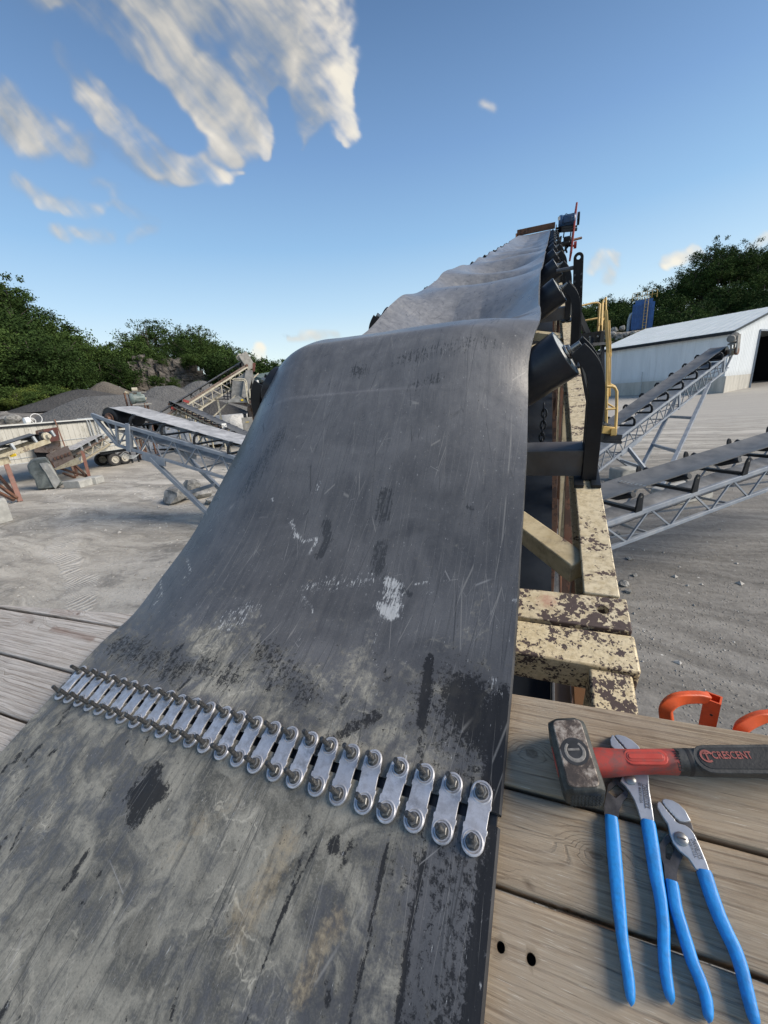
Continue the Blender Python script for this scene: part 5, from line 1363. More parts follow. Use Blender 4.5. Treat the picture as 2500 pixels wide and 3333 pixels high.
# ------------------------------------------------------------------ rusty feed hopper and belt
def rust_hopper():
    d = 25.0
    root = thing('feed_hopper', foot(at(285, 1556, d)), 'rusty feed hopper with short dusty belt on brown stand', 'hopper')
    def P(px, py, dd=0.0): return at(px, py, d + dd)
    fw = nrm(ray(230, 1450) * A_([1, 1, 0]))
    def slab(name, pts, th, mat, dd=0.0):
        m = MB(); Q = [P(x, y, dd) for x, y in pts]; n = len(Q)
        m.add(Q + [q + fw * th for q in Q], [tuple(range(n - 1, -1, -1)), tuple(range(n, 2 * n))] + [(i, (i + 1) % n, n + (i + 1) % n, n + i) for i in range(n)]); return m.build(name, M[mat], root)
    slab('hopper_plate', [(141, 1397), (186, 1390), (196, 1432), (150, 1442)], .08, 'rust_red', -.5)
    slab('hopper_plate', [(115, 1402), (141, 1396), (150, 1442), (120, 1444)], .08, 'brown_plate', -.3)
    slab('hopper_body', [(108, 1444), (196, 1434), (198, 1460), (158, 1474), (112, 1472)], 1.1, 'brown_plate', -.2)
    slab('hopper_mouth', [(112, 1473), (158, 1474), (150, 1490), (122, 1490)], .8, 'dark_void', 0)
    slab('loading_boot', [(150, 1482), (220, 1452), (236, 1482), (245, 1500), (182, 1522)], .9, 'brown_plate', -1.0)
    for k in range(5): slab('boot_rib', [(172 + k * 12, 1490 - k * 4.2), (178 + k * 12, 1487.5 - k * 4.2), (182 + k * 12, 1497 - k * 4.2), (176 + k * 12, 1499.5 - k * 4.2)], .05, 'rust', -1.06)
    slab('boot_flange', [(176, 1526), (252, 1488), (264, 1506), (262, 1510), (184, 1530)], .12, 'yard_cream', -1.1)
    lo, hi = P(222, 1466, -.4), P(350, 1398, 5.2); D = nrm(hi - lo); S = nrm(np.cross(D, Z)); U = np.cross(S, D); L = np.linalg.norm(hi - lo)
    def q(a, s_, n): return lo + D * a + S * s_ + U * n
    m = MB(); m.box(q(L / 2, 0, 0), (.7, L, .03), (S, D, U)); m.build('carrying_belt', M['dusty_belt'], root)
    m = MB(); m.box(q(L / 2, 0, -.35), (.66, L, .03), (S, D, U)); m.build('return_belt', M['dark_belt'], root)
    for sg in (-1, 1):
        m = MB(); m.beam(q(0, sg * .42, -.28), q(L, sg * .42, -.28), .08, .12, U); m.build('top_chord', M['brown_plate'], root)
        m = MB(); m.beam(q(0, sg * .42, -.85), q(L, sg * .42, -.85), .08, .10, U); m.build('bottom_chord', M['yard_cream'], root)
        for i in range(8): m = MB(); a = L * (i + .1) / 8; m.beam(q(a, sg * .42, -.28 if i % 2 else -.85), q(a + L / 8, sg * .42, -.85 if i % 2 else -.28), .045, .045, U); m.build('web_bar', M['yard_cream_pale'], root)
    for i in range(5):
        a = L * (i + .6) / 5.5; m = MB(); m.beam(q(a, .46, -.25), q(a, .46, .02), .1, .08, D); m.build('idler_bracket', M['galvanised'], root)
        m = MB(); m.tube(q(a, -.35, -.08), q(a, .42, -.08), .06, 8); m.build('roller', M['black_steel'], root)
    # stand
    for (x0, y0, x1, y1, dd) in ((268, 1468, 292, 1558, -.8), (238, 1476, 250, 1555, 1.2)):
        a = P(x0, y0, dd); b = foot(P(x1, y1, dd)); m = MB(); m.beam(a, b, .17, .17); m.build('stand_leg', M['rust_red'], root, bevel=.01)
    for (x0, y0, x1, y1, dd) in ((188, 1522, 285, 1552, -.7), (205, 1540, 246, 1556, .4), (242, 1512, 280, 1548, -.75), (226, 1500, 246, 1548, .6)):
        m = MB(); m.beam(P(x0, y0, dd), P(x1, y1, dd), .11, .11); m.build('brace', M['rust'], root)
    m = MB(); m.beam(P(178, 1366, 1.0), P(212, 1455, .5), .07, .07); m.build('prop', M['rust'], root)
    for x in (92, 128): 
        a = P(x + 28, 1470, .6); m = MB(); m.beam(a, foot(a), .14, .14); m.build('stand_leg', M['rust'], root)


rust_hopper()


def feed_conveyor():
    d = 19.0
    root = thing('feed_conveyor', foot(at(60, 1620, d)), 'cream-framed conveyor end at the far left edge on rusty legs', 'conveyor')
    hd = at(118, 1413, d + 1.5); tl = at(-130, 1492, d - 1.5); D = nrm(hd - tl); S = nrm(np.cross(D, Z)); U = np.cross(S, D); L = np.linalg.norm(hd - tl)
    def q(a, s_, n): return tl + D * a + S * s_ + U * n
    m = MB(); rows = [[q(a, .45 * (j / 3 - 1), .07 * (abs(j / 3 - 1) ** 2)) for j in range(7)] for a in np.linspace(0, L, 20)]; G = A_(rows); m.grid(G); m.grid((G - U * .02)[:, ::-1]); m.build('carrying_belt', M['dark_belt'], root, smooth=50)
    m = MB(); m.lathe(q(L - .1, -.45, -.2), S, [(0, .05), (0, .19), (.9, .19), (.9, .05)], 18); m.build('pulley', M['black_steel'], root, smooth=40)
    m = MB(); m.lathe(q(L + .05, .46, -.16), S, [(0, .2), (.12, .2), (.13, .1), (.3, .1)], 14); m.build('bearing', M['yard_cream_pale'], root, smooth=40)
    for sg in (-1, 1):
        m = MB(); m.beam(q(0, sg * .52, -.42), q(L + .1, sg * .52, -.42), .07, .26, U); m.build('frame_rail', M['yard_cream'], root, bevel=.01)
    for a in (.8, 1.9, 3.0, 4.0):
        m = MB(); m.beam(q(a, .5, -.3), q(a, .46, .02), .12, .1, D); m.build('idler_bracket', M['galvanised'], root); m = MB(); m.tube(q(a, -.4, -.1), q(a, .42, -.1), .07, 10); m.build('roller', M['black_steel'], root, smooth=40)
    m = MB(); m.beam(at(-120, 1512, d - 2.3), at(52, 1474, d - .9), .1, .06); m.build('walkway_rail', M['yard_cream'], root)
    m = MB(); m.beam(at(-120, 1530, d - 2.3), at(30, 1496, d - .9), .1, .32); m.build('side_plate', M['yard_cream'], root)
    m = MB(); m.beam(at(33, 1484, d - 1.0), at(52, 1480, d - 1.0), .03, .13); m.build('warning_label', M['yellow_sign'], root)
    for (x0, y0, x1, y1, dd) in ((18, 1505, 62, 1620, 0), (-60, 1520, -20, 1660, -2)):
        a = at(x0, y0, d + dd); b = foot(at(x1, y1, d + dd)); m = MB(); m.beam(a, b, .2, .16); m.build('leg', M['rust_red'], root, bevel=.01)
    for (x0, y0, x1, y1, dd) in ((-30, 1560, 55, 1622, -.2), (-30, 1590, 45, 1628, -.3), (-20, 1530, 50, 1612, .3)):
        m = MB(); a = at(x0, y0, d + dd); b = at(x1, y1, d + dd); b[2] = max(b[2], gz1(b[0], b[1])); m.beam(a, b, .12, .12); m.build('brace', M['rust'], root)


feed_conveyor()


# upright slab with a hanging grey sheet, and footing blocks
def wrapped_slab():
    d = 22.0; b = foot(at(140, 1592, d)); fw = nrm(ray(140, 1540) * A_([1, 1, 0]))
    root = thing('stone_slab', b, 'big upright grey stone slab with a pale flap, left yard', 'stone slab')
    out = [(88, 1518), (100, 1500), (122, 1492), (150, 1490), (162, 1502), (185, 1540), (207, 1575), (186, 1588), (150, 1592), (122, 1592), (112, 1560), (96, 1540)]
    m = MB(); Q = [at(x, y, d) for x, y in out]; n = len(Q); ctr = sum(Q) / n
    F1 = [q * .94 + ctr * .06 - fw * .18 for q in Q]; Bk = [q + fw * .9 for q in Q]
    m.add(Q + F1 + Bk, [tuple(range(2 * n - 1, n - 1, -1))[::-1], tuple(range(3 * n - 1, 2 * n - 1, -1))] + [(i, (i + 1) % n, n + (i + 1) % n, n + i) for i in range(n)] + [(i, 2 * n + i, 2 * n + (i + 1) % n, (i + 1) % n) for i in range(n)])
    o = m.build('slab', M['tarp_grey'], root, bevel=.04)
    fl = [(128, 1508), (150, 1504), (166, 1512), (196, 1566), (180, 1590), (172, 1580), (148, 1536), (138, 1524)]
    m = MB(); Q = [at(x, y, d) - fw * (.24 + .05 * (i % 2)) for i, (x, y) in enumerate(fl)]; n = len(Q); m.add(Q + [q + fw * .05 for q in Q], [tuple(range(n)), tuple(range(2 * n - 1, n - 1, -1))] + [(i, n + i, n + (i + 1) % n, (i + 1) % n) for i in range(n)]); m.build('flap', M['concrete'], root)


wrapped_slab()
p = on_ground(262, 1584, 0); block('low concrete footing under the rusty hopper stand', foot(p), (1.05, 1.0, .42), .25)
p = on_ground(305, 1575, 0); block('chipped pale concrete footing right of the hopper stand', foot(p), (.85, .8, .42), .5)
p = on_ground(-14, 1702, 0); block('tall concrete block cut by the left edge of the picture', foot(p), (.9, .7, .95), .15)


# ------------------------------------------------------------------ the big belt
BT = .012                                                     # belt thickness
# stations up the incline: s, x left, x right, n left edge, n centre, n right edge, flat share of the width
ST = A_([
    [.33, -0.934, -0.03, -.629, -.586, -.546, .10], [.46, -0.944, -0.031, -.605, -.566, -.532, .12], [.60, -0.95, -0.0335, -.577, -.525, -.505, .2],
    [.82, -0.954, -0.0345, -.494, -.415, -.435, .3], [1.03, -0.955, -0.0415, -.402, -.288, -.368, .4], [1.12, -0.955, -0.0455, -.358, -.230, -.312, .42],
    [1.20, -0.955, -0.036, -.320, -.198, -.256, .42], [1.27, -0.953, -0.024, -.292, -.200, -.232, .4], [1.38, -0.95, -0.0255, -.272, -.245, -.238, .3],
[1.62, -.905, -.032, -.295, -.345, -.262, .2], [1.95, -.88, -.044, -.312, -.435, -.285, .2], [2.42, -.87, -.055, -.246, -.440, -.262, .2],
    [2.67, -.87, -.058, -.232, -.370, -.250, .2], [3.06, -.87, -.0615, -.258, -.275, -.262, .05], [3.62, -.87, -.06, -.236, -.430, -.262, .2], [3.93, -.87, -.06, -.212, -.300, -.28, .1],
    [4.85, -.87, -.06, -.240, -.43, -.258, .3], [5.4, -.87, -.07, -.268, -.325, -.29, .1], [6.06, -.87, -.06, -.246, -.43, -.262, .3], [6.7, -.87, -.06, -.285, -.340, -.30, .1], [7.3, -.87, -.06, -.250, -.43, -.265, .3],
    [7.9, -.87, -.06, -.295, -.375, -.30, .15], [8.5, -.87, -.06, -.250, -.43, -.265, .3], [9.1, -.87, -.06, -.285, -.41, -.295, .2], [9.7, -.87, -.06, -.25, -.43, -.265, .3], [10.3, -.87, -.06, -.275, -.41, -.29, .2],
    [11.0, -.87, -.06, -.245, -.42, -.265, .3], [12.2, -.87, -.06, -.242, -.42, -.262, .3], [13.4, -.87, -.06, -.24, -.38, -.262, .3], [14.2, -.87, -.05, -.25, -.30, -.268, .3], [14.65, -.87, -.05, -.275, -.285, -.282, .3]])


def hermite(x, xs, ys):
    """monotone cubic through the stations"""
    h = np.diff(xs); dl = np.diff(ys) / h; m = np.zeros_like(ys); m[0], m[-1] = dl[0], dl[-1]
    for i in range(1, len(xs) - 1): m[i] = 0 if dl[i - 1] * dl[i] <= 0 else 2 / (1 / dl[i - 1] + 1 / dl[i])
    k = np.clip(np.searchsorted(xs, x) - 1, 0, len(xs) - 2); t = (x - xs[k]) / h[k]
    return (2 * t ** 3 - 3 * t ** 2 + 1) * ys[k] + (t ** 3 - 2 * t ** 2 + t) * h[k] * m[k] + (-2 * t ** 3 + 3 * t ** 2) * ys[k + 1] + (t ** 3 - t ** 2) * h[k] * m[k + 1]


V_JOIN = .276                                                 # deck coordinate where the belt leaves the boards


def belt_rows(v0, s1, cols):
    """rows of 3-D points, their length along the belt (m) and lateral positions"""
    vd = np.arange(v0, V_JOIN, .0042)
    sd = np.concatenate([np.arange(.33, .5, .0045), np.arange(.5, 1.45, .0062), np.arange(1.45, 3, .014), np.arange(3, 6.2, .026), np.arange(6.2, 14.651, .06)])
    w = np.linspace(0, 1, cols); rows = []; length = []
    for v in vd:
        if v < -2: continue
        u = -.980 + .906 * w
        lift = .0035 * np.sin(v * 9 + 2 * w) + .004 * (w > .93) * (w - .93) / .07 - .0  # barely wavy on the boards
        rows.append(DO + np.outer(u, PD) + BD * v + np.outer(np.maximum(lift, -.002), ND)); length.append(v)
    for s in sd:
        c = [float(hermite(A_(s), ST[:, 0], ST[:, k])) for k in range(1, 7)]
        x = c[0] + (c[1] - c[0]) * w; t = np.abs(2 * w - 1); gshape = np.clip((t - c[5] * (1.15 if s < 1.5 else 1)) / (1 - c[5] * (1.15 if s < 1.5 else 1)), 0, 1) ** (2.0 if s < 1.5 else 1.25)
        n = np.where(w < .5, c[3] + (c[2] - c[3]) * gshape, c[3] + (c[4] - c[3]) * gshape)
        if s > 1.0:
            k = float(sstep(s, 1.05, 1.5)); kf = float(sstep(s, 14.4, 13))
            wr = .008 * np.sin(s * 6.5 + w * 4.0) * np.sin(w * pi) + .006 * np.sin(s * 9 - w * 7) * (w - .2) + .012 * (fbm(s * 1.7 + w * 1.2, w * 3.0 - s * .8, 3, 21) - .45) * 2
            wr = wr + .040 * float(sstep(s, 3.9, 5.0)) * sin(pi * (s - 1.184) / 1.2205) ** 2 * np.sin(w * pi)   # slack rides up between the idler sets
            n = n + wr * k * kf
            si = 1.184 + 1.2205 * round((s - 1.184) / 1.2205); ds = abs(s - si)
            if 1.5 < s < 13.8 and ds < .2:                              # never below the rollers
                xa = np.abs(x + .44); rt_ = np.where(xa > .182, -.445 + (xa - .182) * .70, -.445) - (.0675 - sqrt(max(0, .0675 ** 2 - ds * ds)) if ds < .0675 else .0675 + (ds - .0675) * 1.2)
                n = np.maximum(n, rt_ + .0145)
        else:
            n = n + .006 * np.sin(s * 6 + w * 4) * np.sin(w * pi) * float(sstep(s, .45, .7))
        rows.append(CAM + np.outer(x, XW) + AW * s + np.outer(n, NW)); length.append(V_JOIN + (s - .33) * 1.02)
    P = A_(rows)
    # soften the fold where the belt lifts off
    j = len(vd)
    for it in range(120):
        a, b = max(1, j - 34), j + 34; P[a:b] = .5 * P[a:b] + .25 * (P[a - 1:b - 1] + P[a + 1:b + 1])
    return P, A_(length), w


MARKS = [('clean', [(0.385, 0.037), (0.399, 0.018), (0.404, -0.006)], 0.020, 1.25), ('clean', [(0.372, 0.010), (0.424, 0.024)], 0.013, 1.1), ('clean', [(0.7845, 0.067), (0.7896, -0.0128), (0.7896, -0.0716)], 0.0020, 1.1), ('clean', [(0.8301, 0.0712), (0.8301, -0.0002), (0.8351, -0.0548)], 0.0026, 1.0),
    ('clean', [(0.8453, 0.256), (0.8706, 0.2266)], 0.0285, 0.75), ('clean', [(0.8149, 0.2602), (0.8858, 0.1972)], 0.0587, 0.42), ('clean', [(0.7744, 0.3127), (0.7845, 0.2518), (0.7896, 0.2098)], 0.007, 1.0), ('clean', [(0.6377, 0.1342), (0.6782, 0.172), (0.7187, 0.2056)], 0.0093, 0.7),
    ('clean', [(0.7187, 0.0502), (0.7187, 0.046)], 0.0087, 1.1), ('clean', [(0.6985, 0.046), (0.6884, -0.0044), (0.6833, -0.0464)], 0.0018, 0.9), ('clean', [(0.6833, 0.0334), (0.6833, -0.038), (0.6884, -0.1052)], 0.0020, 0.75), ('clean', [(0.0709, 0.2224), (0.2733, 0.1972)], 0.0318, 0.5),
    ('clean', [(0.8959, 0.2686), (0.9009, 0.0544), (0.9009, -0.0296)], 0.0112, 0.9), ('clean', [(0.7997, 0.0628), (0.8756, 0.0586), (0.8706, -0.017)], 0.0451, 0.22), ('clean', [(0.3138, 0.2224), (0.4252, 0.2098)], 0.0245, 0.45), ('clean', [(0.4454, 0.2806), (0.5922, 0.2098)], 0.0277, 0.4),
    ('score', [(0.5973, 0.6707), (0.6023, 0.6138)], 0.022, 0.8), ('score', [(0.6175, 0.5506), (0.6276, 0.4873)], 0.0173, 0.8), ('score', [(0.4606, 0.5949), (0.4808, 0.5506), (0.4707, 0.5126)], 0.0138, 0.95), ('score', [(0.2176, 0.8352), (0.1569, 0.696)], 0.0423, 0.55),
    ('score', [(0.5618, 1.0439), (0.8048, 1.0944)], 0.0302, 0.5), ('score', [(0.4252, 1.0312), (0.4454, 1.0249)], 0.0263, 0.6), ('score', [(0.7946, 0.6454), (0.8048, 0.6391)], 0.0061, 0.9), ('score', [(0.6074, 0.9616), (0.6782, 0.9806)], 0.0193, 0.5), ('score', [(0.0405, 0.5632), (0.0658, 0.4045)], 0.0255, 0.4),
    ('score', [(0.6479, 0.4684), (0.7086, 0.4367)], 0.0073, 1.0), ('scuff', [(0.6479, 0.4684), (0.6833, 0.4557)], 0.0102, 1.0), ('scuff', [(0.6631, 0.4494), (0.6732, 0.3908)], 0.0171, 0.95), ('scuff', [(0.6479, 0.4091), (0.6833, 0.3862)], 0.0084, 0.8), ('scuff', [(0.6884, 0.4321), (0.6934, 0.3908)], 0.0111, 0.85),
    ('scuff', [(0.3594, 0.5949), (0.3897, 0.5569)], 0.0063, 1.0), ('scuff', [(0.3948, 0.5569), (0.415, 0.5443), (0.4505, 0.5569)], 0.0061, 0.95), ('scuff', [(0.4505, 0.5506), (0.4454, 0.5126)], 0.0042, 0.8), ('scuff', [(0.3239, 0.3127), (0.3594, 0.3494)], 0.0303, 0.62), ('scuff', [(0.4758, 0.4275), (0.6124, 0.4684)], 0.017, 0.48),
    ('scuff', [(0.7137, 0.462), (0.739, 0.4684)], 0.0042, 0.95), ('scuff', [(0.739, 0.4412), (0.7542, 0.4458)], 0.0027, 0.9), ('scuff', [(0.6631, 0.3632), (0.6681, 0.3127), (0.6985, 0.2686)], 0.002, 0.75), ('scuff', [(0.4049, 0.6834), (0.4049, 0.696)], 0.0055, 0.9), ('scuff', [(0.2733, 0.6581), (0.2784, 0.6518)], 0.0058, 0.9),
    ('scuff', [(0.9009, 0.4367), (0.9009, 0.4321)], 0.0049, 1.0), ('scuff', [(0.0557, 0.4873), (0.1063, 0.4458), (0.1012, 0.4275)], 0.0048, 0.8), ('scuff', [(0.0101, 0.4137), (0.0557, 0.377), (0.0557, 0.3494)], 0.0057, 0.7), ('scuff', [(0.4707, 0.4091), (0.5061, 0.3862), (0.5163, 0.3724)], 0.0031, 0.7),
    ('scuff', [(0.7744, 0.1678), (0.8048, 0.1384)], 0.0039, 0.6),
    ('scuff', [(0.82, 0.214), (0.8503, 0.1594)], 0.0025, 0.5), ('scuff', [(0.8807, 0.2898), (0.8908, 0.2644)], 0.0063, 0.6), ('dustp', [(0.6276, 0.0502), (0.6428, -0.0086)], 0.0655, 0.35), ('dustp', [(0.4505, 0.088), (0.5365, 0.0628)], 0.0505, 0.4),
    ('dustp', [(0.3138, 0.2806), (0.4302, 0.2434)], 0.0667, 0.35), ('dustp', [(0.5466, 0.1804), (0.6479, 0.151)], 0.0642, 0.25), ('dustp', [(0.3644, -0.1304), (0.496, -0.1514)], 0.0731, 0.2), ('dustp', [(0.7643, 0.1048), (0.7187, 0.0586)], 0.0451, 0.3),
    ('stain', [(0.658, 0.0292), (0.6529, -0.0128), (0.6377, -0.0422)], 0.0221, 0.8), ('stain', [(0.7491, -0.0086), (0.739, -0.0338), (0.7339, -0.0632)], 0.0134, 0.85), ('stain', [(0.55, 0.05), (0.50, -0.02)], 0.02, 0.35)]
GAP_V = .123


def seg_dist(X, Y, a, b):
    ax, ay = a; bx, by = b; dx, dy = bx - ax, by - ay; L2 = dx * dx + dy * dy + 1e-12
    t = np.clip(((X - ax) * dx + (Y - ay) * dy) / L2, 0, 1); return np.hypot(X - ax - t * dx, Y - ay - t * dy)


def build_belt():
    P, Ln, w = belt_rows(-.62, 14.65, 300)
    # the cut between the two ends runs slightly askew
    sk = (sstep(Ln, .27, .19) * .013)[:, None, None] * (.5 - w)[None, :, None] * BD[None, None, :]; P = P + sk
    root = thing('conveyor_belt', dk(-.5, .12, 0), 'wide worn black rubber conveyor belt lying over boards and draped up the conveyor', 'conveyor belt')
    X = np.broadcast_to(w * .906, (len(Ln), len(w))); Y = np.broadcast_to(Ln[:, None], X.shape)
    # where the dust lies
    lower = sstep(Y, .135, .10)
    dust = -.34 + .22 * sstep(Y, .75, .35) + .52 * sstep(Y, .40, .20)
    dust = np.where(Y < GAP_V, .70, dust)
    dust = dust + .45 * (fbm(X * 7 + 3, Y * 5, 4, 31) - .46)
    edge_r = .66 + .17 * (Y - .12) / .6 * 0 + .10
    dust = dust - lower * .55 * sstep(X + .05 * (fbm(X * 4, Y * 6, 3, 33) - .45), .76, .80)
    tri = lower * (X > .785) * (X < .832) * .42; dust = dust + tri                      # dusty wedge between two ridges
    dust = dust - .35 * sstep(X, .875, .90); dust = np.where((Y < GAP_V) & (X > .835), dust - .12, dust)
    dust = np.where(Y > 1.25, -.12 + .35 * (fbm(X * 4, Y * 1.5, 4, 37) - .35), dust)
    A = {'dust_sheen': .24 * sstep(Y, .55, 1.05) + .34 * sstep(Y, 1.15, 1.7), 'dust': dust, 'clean': -.15 + .20 * lower * sstep(X, .80, .86) + .12 * sstep(Y, .40, .25) * (1 - lower), 'scuff': np.zeros_like(X) - .25, 'stain': np.zeros_like(X) - .2, 'score': np.zeros_like(X) - .15}  # first entry: sheen and dust paling the belt up the crest and beyond
    for (nm, pts, r, st) in MARKS:
        d = np.full(X.shape, 9.0); y0 = min(p_[1] for p_ in pts) - 4 * r; y1 = max(p_[1] for p_ in pts) + 4 * r
        sel = (Ln > y0) & (Ln < y1)
        if not sel.any(): continue
        dd = np.full((sel.sum(), X.shape[1]), 9.0)
        for a, b in zip(pts[:-1], pts[1:]): dd = np.minimum(dd, seg_dist(X[sel], Y[sel], a, b))
        key = 'dust' if nm == 'dustp' else nm; base = A[key][sel]; f = sstep(dd, max(r * 1.7, .0034), r * .2)
        A[key][sel] = base + f * st if nm in ('dustp',) else np.maximum(base, base + f * (st + .1))
    # random rubbed spots over the dusty end
    for k in range(70):
        cx_, cy_, r = rng.uniform(.02, .9), rng.uniform(-.3, .32), rng.uniform(.002, .007); an = rng.uniform(.2, 1.2); l = rng.uniform(.003, .03)
        sel = np.abs(Ln - cy_) < .07
        d = seg_dist(X[sel], Y[sel], (cx_, cy_), (cx_ + l * cos(an + .9), cy_ + l * sin(an + .9))); A['clean'][sel] = np.maximum(A['clean'][sel], sstep(d, r * 1.7, r * .2) * rng.uniform(.5, 1.0) - .1)
    cut = np.argmin(np.abs(Ln - GAP_V))
    for name, a, b in (('tail_section', 0, cut), ('carrying_run', cut + 2, len(Ln))):
        Q = P[a:b]; r_, c_ = Q.shape[:2]; m = MB(); m.grid(Q[:, ::-1][:, ::-1])
        # orient the sheet upward
        n0 = np.cross(Q[0, 1] - Q[0, 0], Q[1, 0] - Q[0, 0])
        if n0 @ Z < 0: m.f = [f[::-1] for f in m.f]
        ntop = len(m.v); ftop = len(m.f)
        dU = np.gradient(Q, axis=1); dV = np.gradient(Q, axis=0); Nn = np.cross(dU, dV); Nn /= np.linalg.norm(Nn, axis=-1, keepdims=True)
        if Nn[0, 0] @ Z < 0: Nn = -Nn
        Bt = Q - Nn * BT; rs = list(range(0, r_, 4)); rs = rs if rs[-1] == r_ - 1 else rs + [r_ - 1]; cs = list(range(0, c_, 12)); cs = cs if cs[-1] == c_ - 1 else cs + [c_ - 1]
        m.grid(Bt[np.ix_(rs, cs)])
        for j in (0, c_ - 1): m.grid(np.stack([Q[:, j], (Q[:, j] + Bt[:, j]) / 2 + (PD * (.002 if j else -.002)), Bt[:, j]], 1))
        for i in (0, r_ - 1): m.grid(np.stack([Q[i], Bt[i]], 0))
        ob = m.build(name, M['belt_rubber'], root, smooth=60); ob.data.materials.append(M['belt_edge'])
        mi = np.ones(len(ob.data.polygons), np.int32); mi[:ftop] = 0; ob.data.polygons.foreach_set('material_index', mi)
        nv = len(ob.data.vertices)
        for k, v in A.items():
            full = np.zeros(nv, np.float32); full[:ntop] = v[a:b].ravel(); set_attr(ob, k, full)
        uvl = ob.data.uv_layers.new(name='belt'); UV = np.zeros((nv, 2), np.float32); UV[:ntop, 0] = X[a:b].ravel(); UV[:ntop, 1] = Y[a:b].ravel()
        li = np.zeros(len(ob.data.loops), np.int32); ob.data.loops.foreach_get('vertex_index', li); uvl.data.foreach_set('uv', UV[li].ravel())
    m = MB(); m.beam(dk(-.978, GAP_V + .0075, -.0075), dk(-.077, GAP_V - .0055, -.0075), .03, .008, ND); m.build('gap_shade', M['return_rubber'], root)  # black strip added to give the gap between belt ends its shade
    # return run inside the frame
    rows = [[cv(-.88 + .925 * j / 10, s, -1.04 - .02 * sin(s * 2.6)) for j in range(11)] for s in np.arange(.25, 14.6, .25)]
    m = MB(); G = A_(rows); m.grid(G); m.grid((G - NW * .014)[:, ::-1]); m.grid(np.stack([G[:, -1], G[:, -1] - NW * .014], 1)); m.build('return_run', M['return_rubber'], root, smooth=60)
    # bolted plate fasteners across the cut
    out = []
    for t_ in np.linspace(-100, 100, 13): out.append((.0128 * sin(radians(t_)), .0245 + .0128 * cos(radians(t_))))
    half = out[::-1]
    right = [(.0129, .0225), (.0129, .0150), (.0138, .0138), (.0138, .0100), (.0123, .0088)]
    top = [(a, b) for a, b in sorted(out, key=lambda q: q[0])]
    top = [q for q in top if q[1] > .023]
    poly = top + right + [(a, -b) for a, b in right[::-1]] + [(a, -b) for a, b in top[::-1]] + [(-a, -b) for a, b in right] + [(-a, b) for a, b in right[::-1]]
    I3 = (A_([1., 0, 0]), A_([0, 1., 0]), Z)
    def local(m, nm, mat, **kw):
        o = m.build(nm, M[mat], loc=(0, 0, 0), **kw); return o
    m = MB(); m.prism(poly, A_([0, 0, 0.]), *I3, 0, .0026)
    for sy in (-1, 1): m.lathe((0, sy * .0245, .0022), Z, [(0, .0124), (.0009, .0120), (.0012, .0108), (.0005, .0094), (.0003, .0092)], 24)
    plate = local(m, 'fastener_plate', 'zinc_plate', smooth=35, bevel=.0006)
    m = MB(); m.lathe((0, 0, 0), Z, [(0, .0078), (.0004, .0080), (.0008, .0078)], 20); m.lathe((0, 0, .001), Z, [(0, .0070), (.0036, .0070), (.0044, .0060), (.0046, .0036)], 6); nut = local(m, 'nut', 'nut_steel', smooth=25)
    m = MB(); m.lathe((0, 0, -.004), Z, [(0, .0035), (.0290, .0035), (.0304, .0028)], 12); stud = local(m, 'stud', 'stud_steel', smooth=30)
    for o in (plate, nut, stud): COL.objects.unlink(o)
    for i in range(25):
        f = i / 24; u = -.953 + .856 * f; v = .1285 - .012 * f + random.uniform(-.0012, .0012); sk_ = random.uniform(-.085, .085)
        Mx = Matrix.Identity(4); xx = nrm(PD * cos(sk_) + BD * sin(sk_)); yy = np.cross(ND, xx); o_ = dk(u, v, .0052) - ORIG[root.name]
        for r in range(3): Mx[r][0], Mx[r][1], Mx[r][2], Mx[r][3] = xx[r], yy[r], ND[r], o_[r]
        p = plate.copy(); p.name = 'fastener_plate'; COL.objects.link(p); p.parent = root; p.matrix_local = Mx
        for sy in (-1, 1):
            n_ = nut.copy(); n_.name = 'nut'; COL.objects.link(n_); n_.parent = p; n_.location = (0, sy * .0245, .0027); n_.rotation_euler = (0, 0, random.uniform(0, 2))
            s_ = stud.copy(); s_.name = 'stud'; COL.objects.link(s_); s_.parent = p; s_.location = (0, sy * .0245, .0027 + random.uniform(-.002, .001)); s_.rotation_euler = (random.uniform(-.09, .09), random.uniform(-.09, .09), random.uniform(0, 6))
    for o in (plate, nut, stud): bpy.data.objects.remove(o)


build_belt()


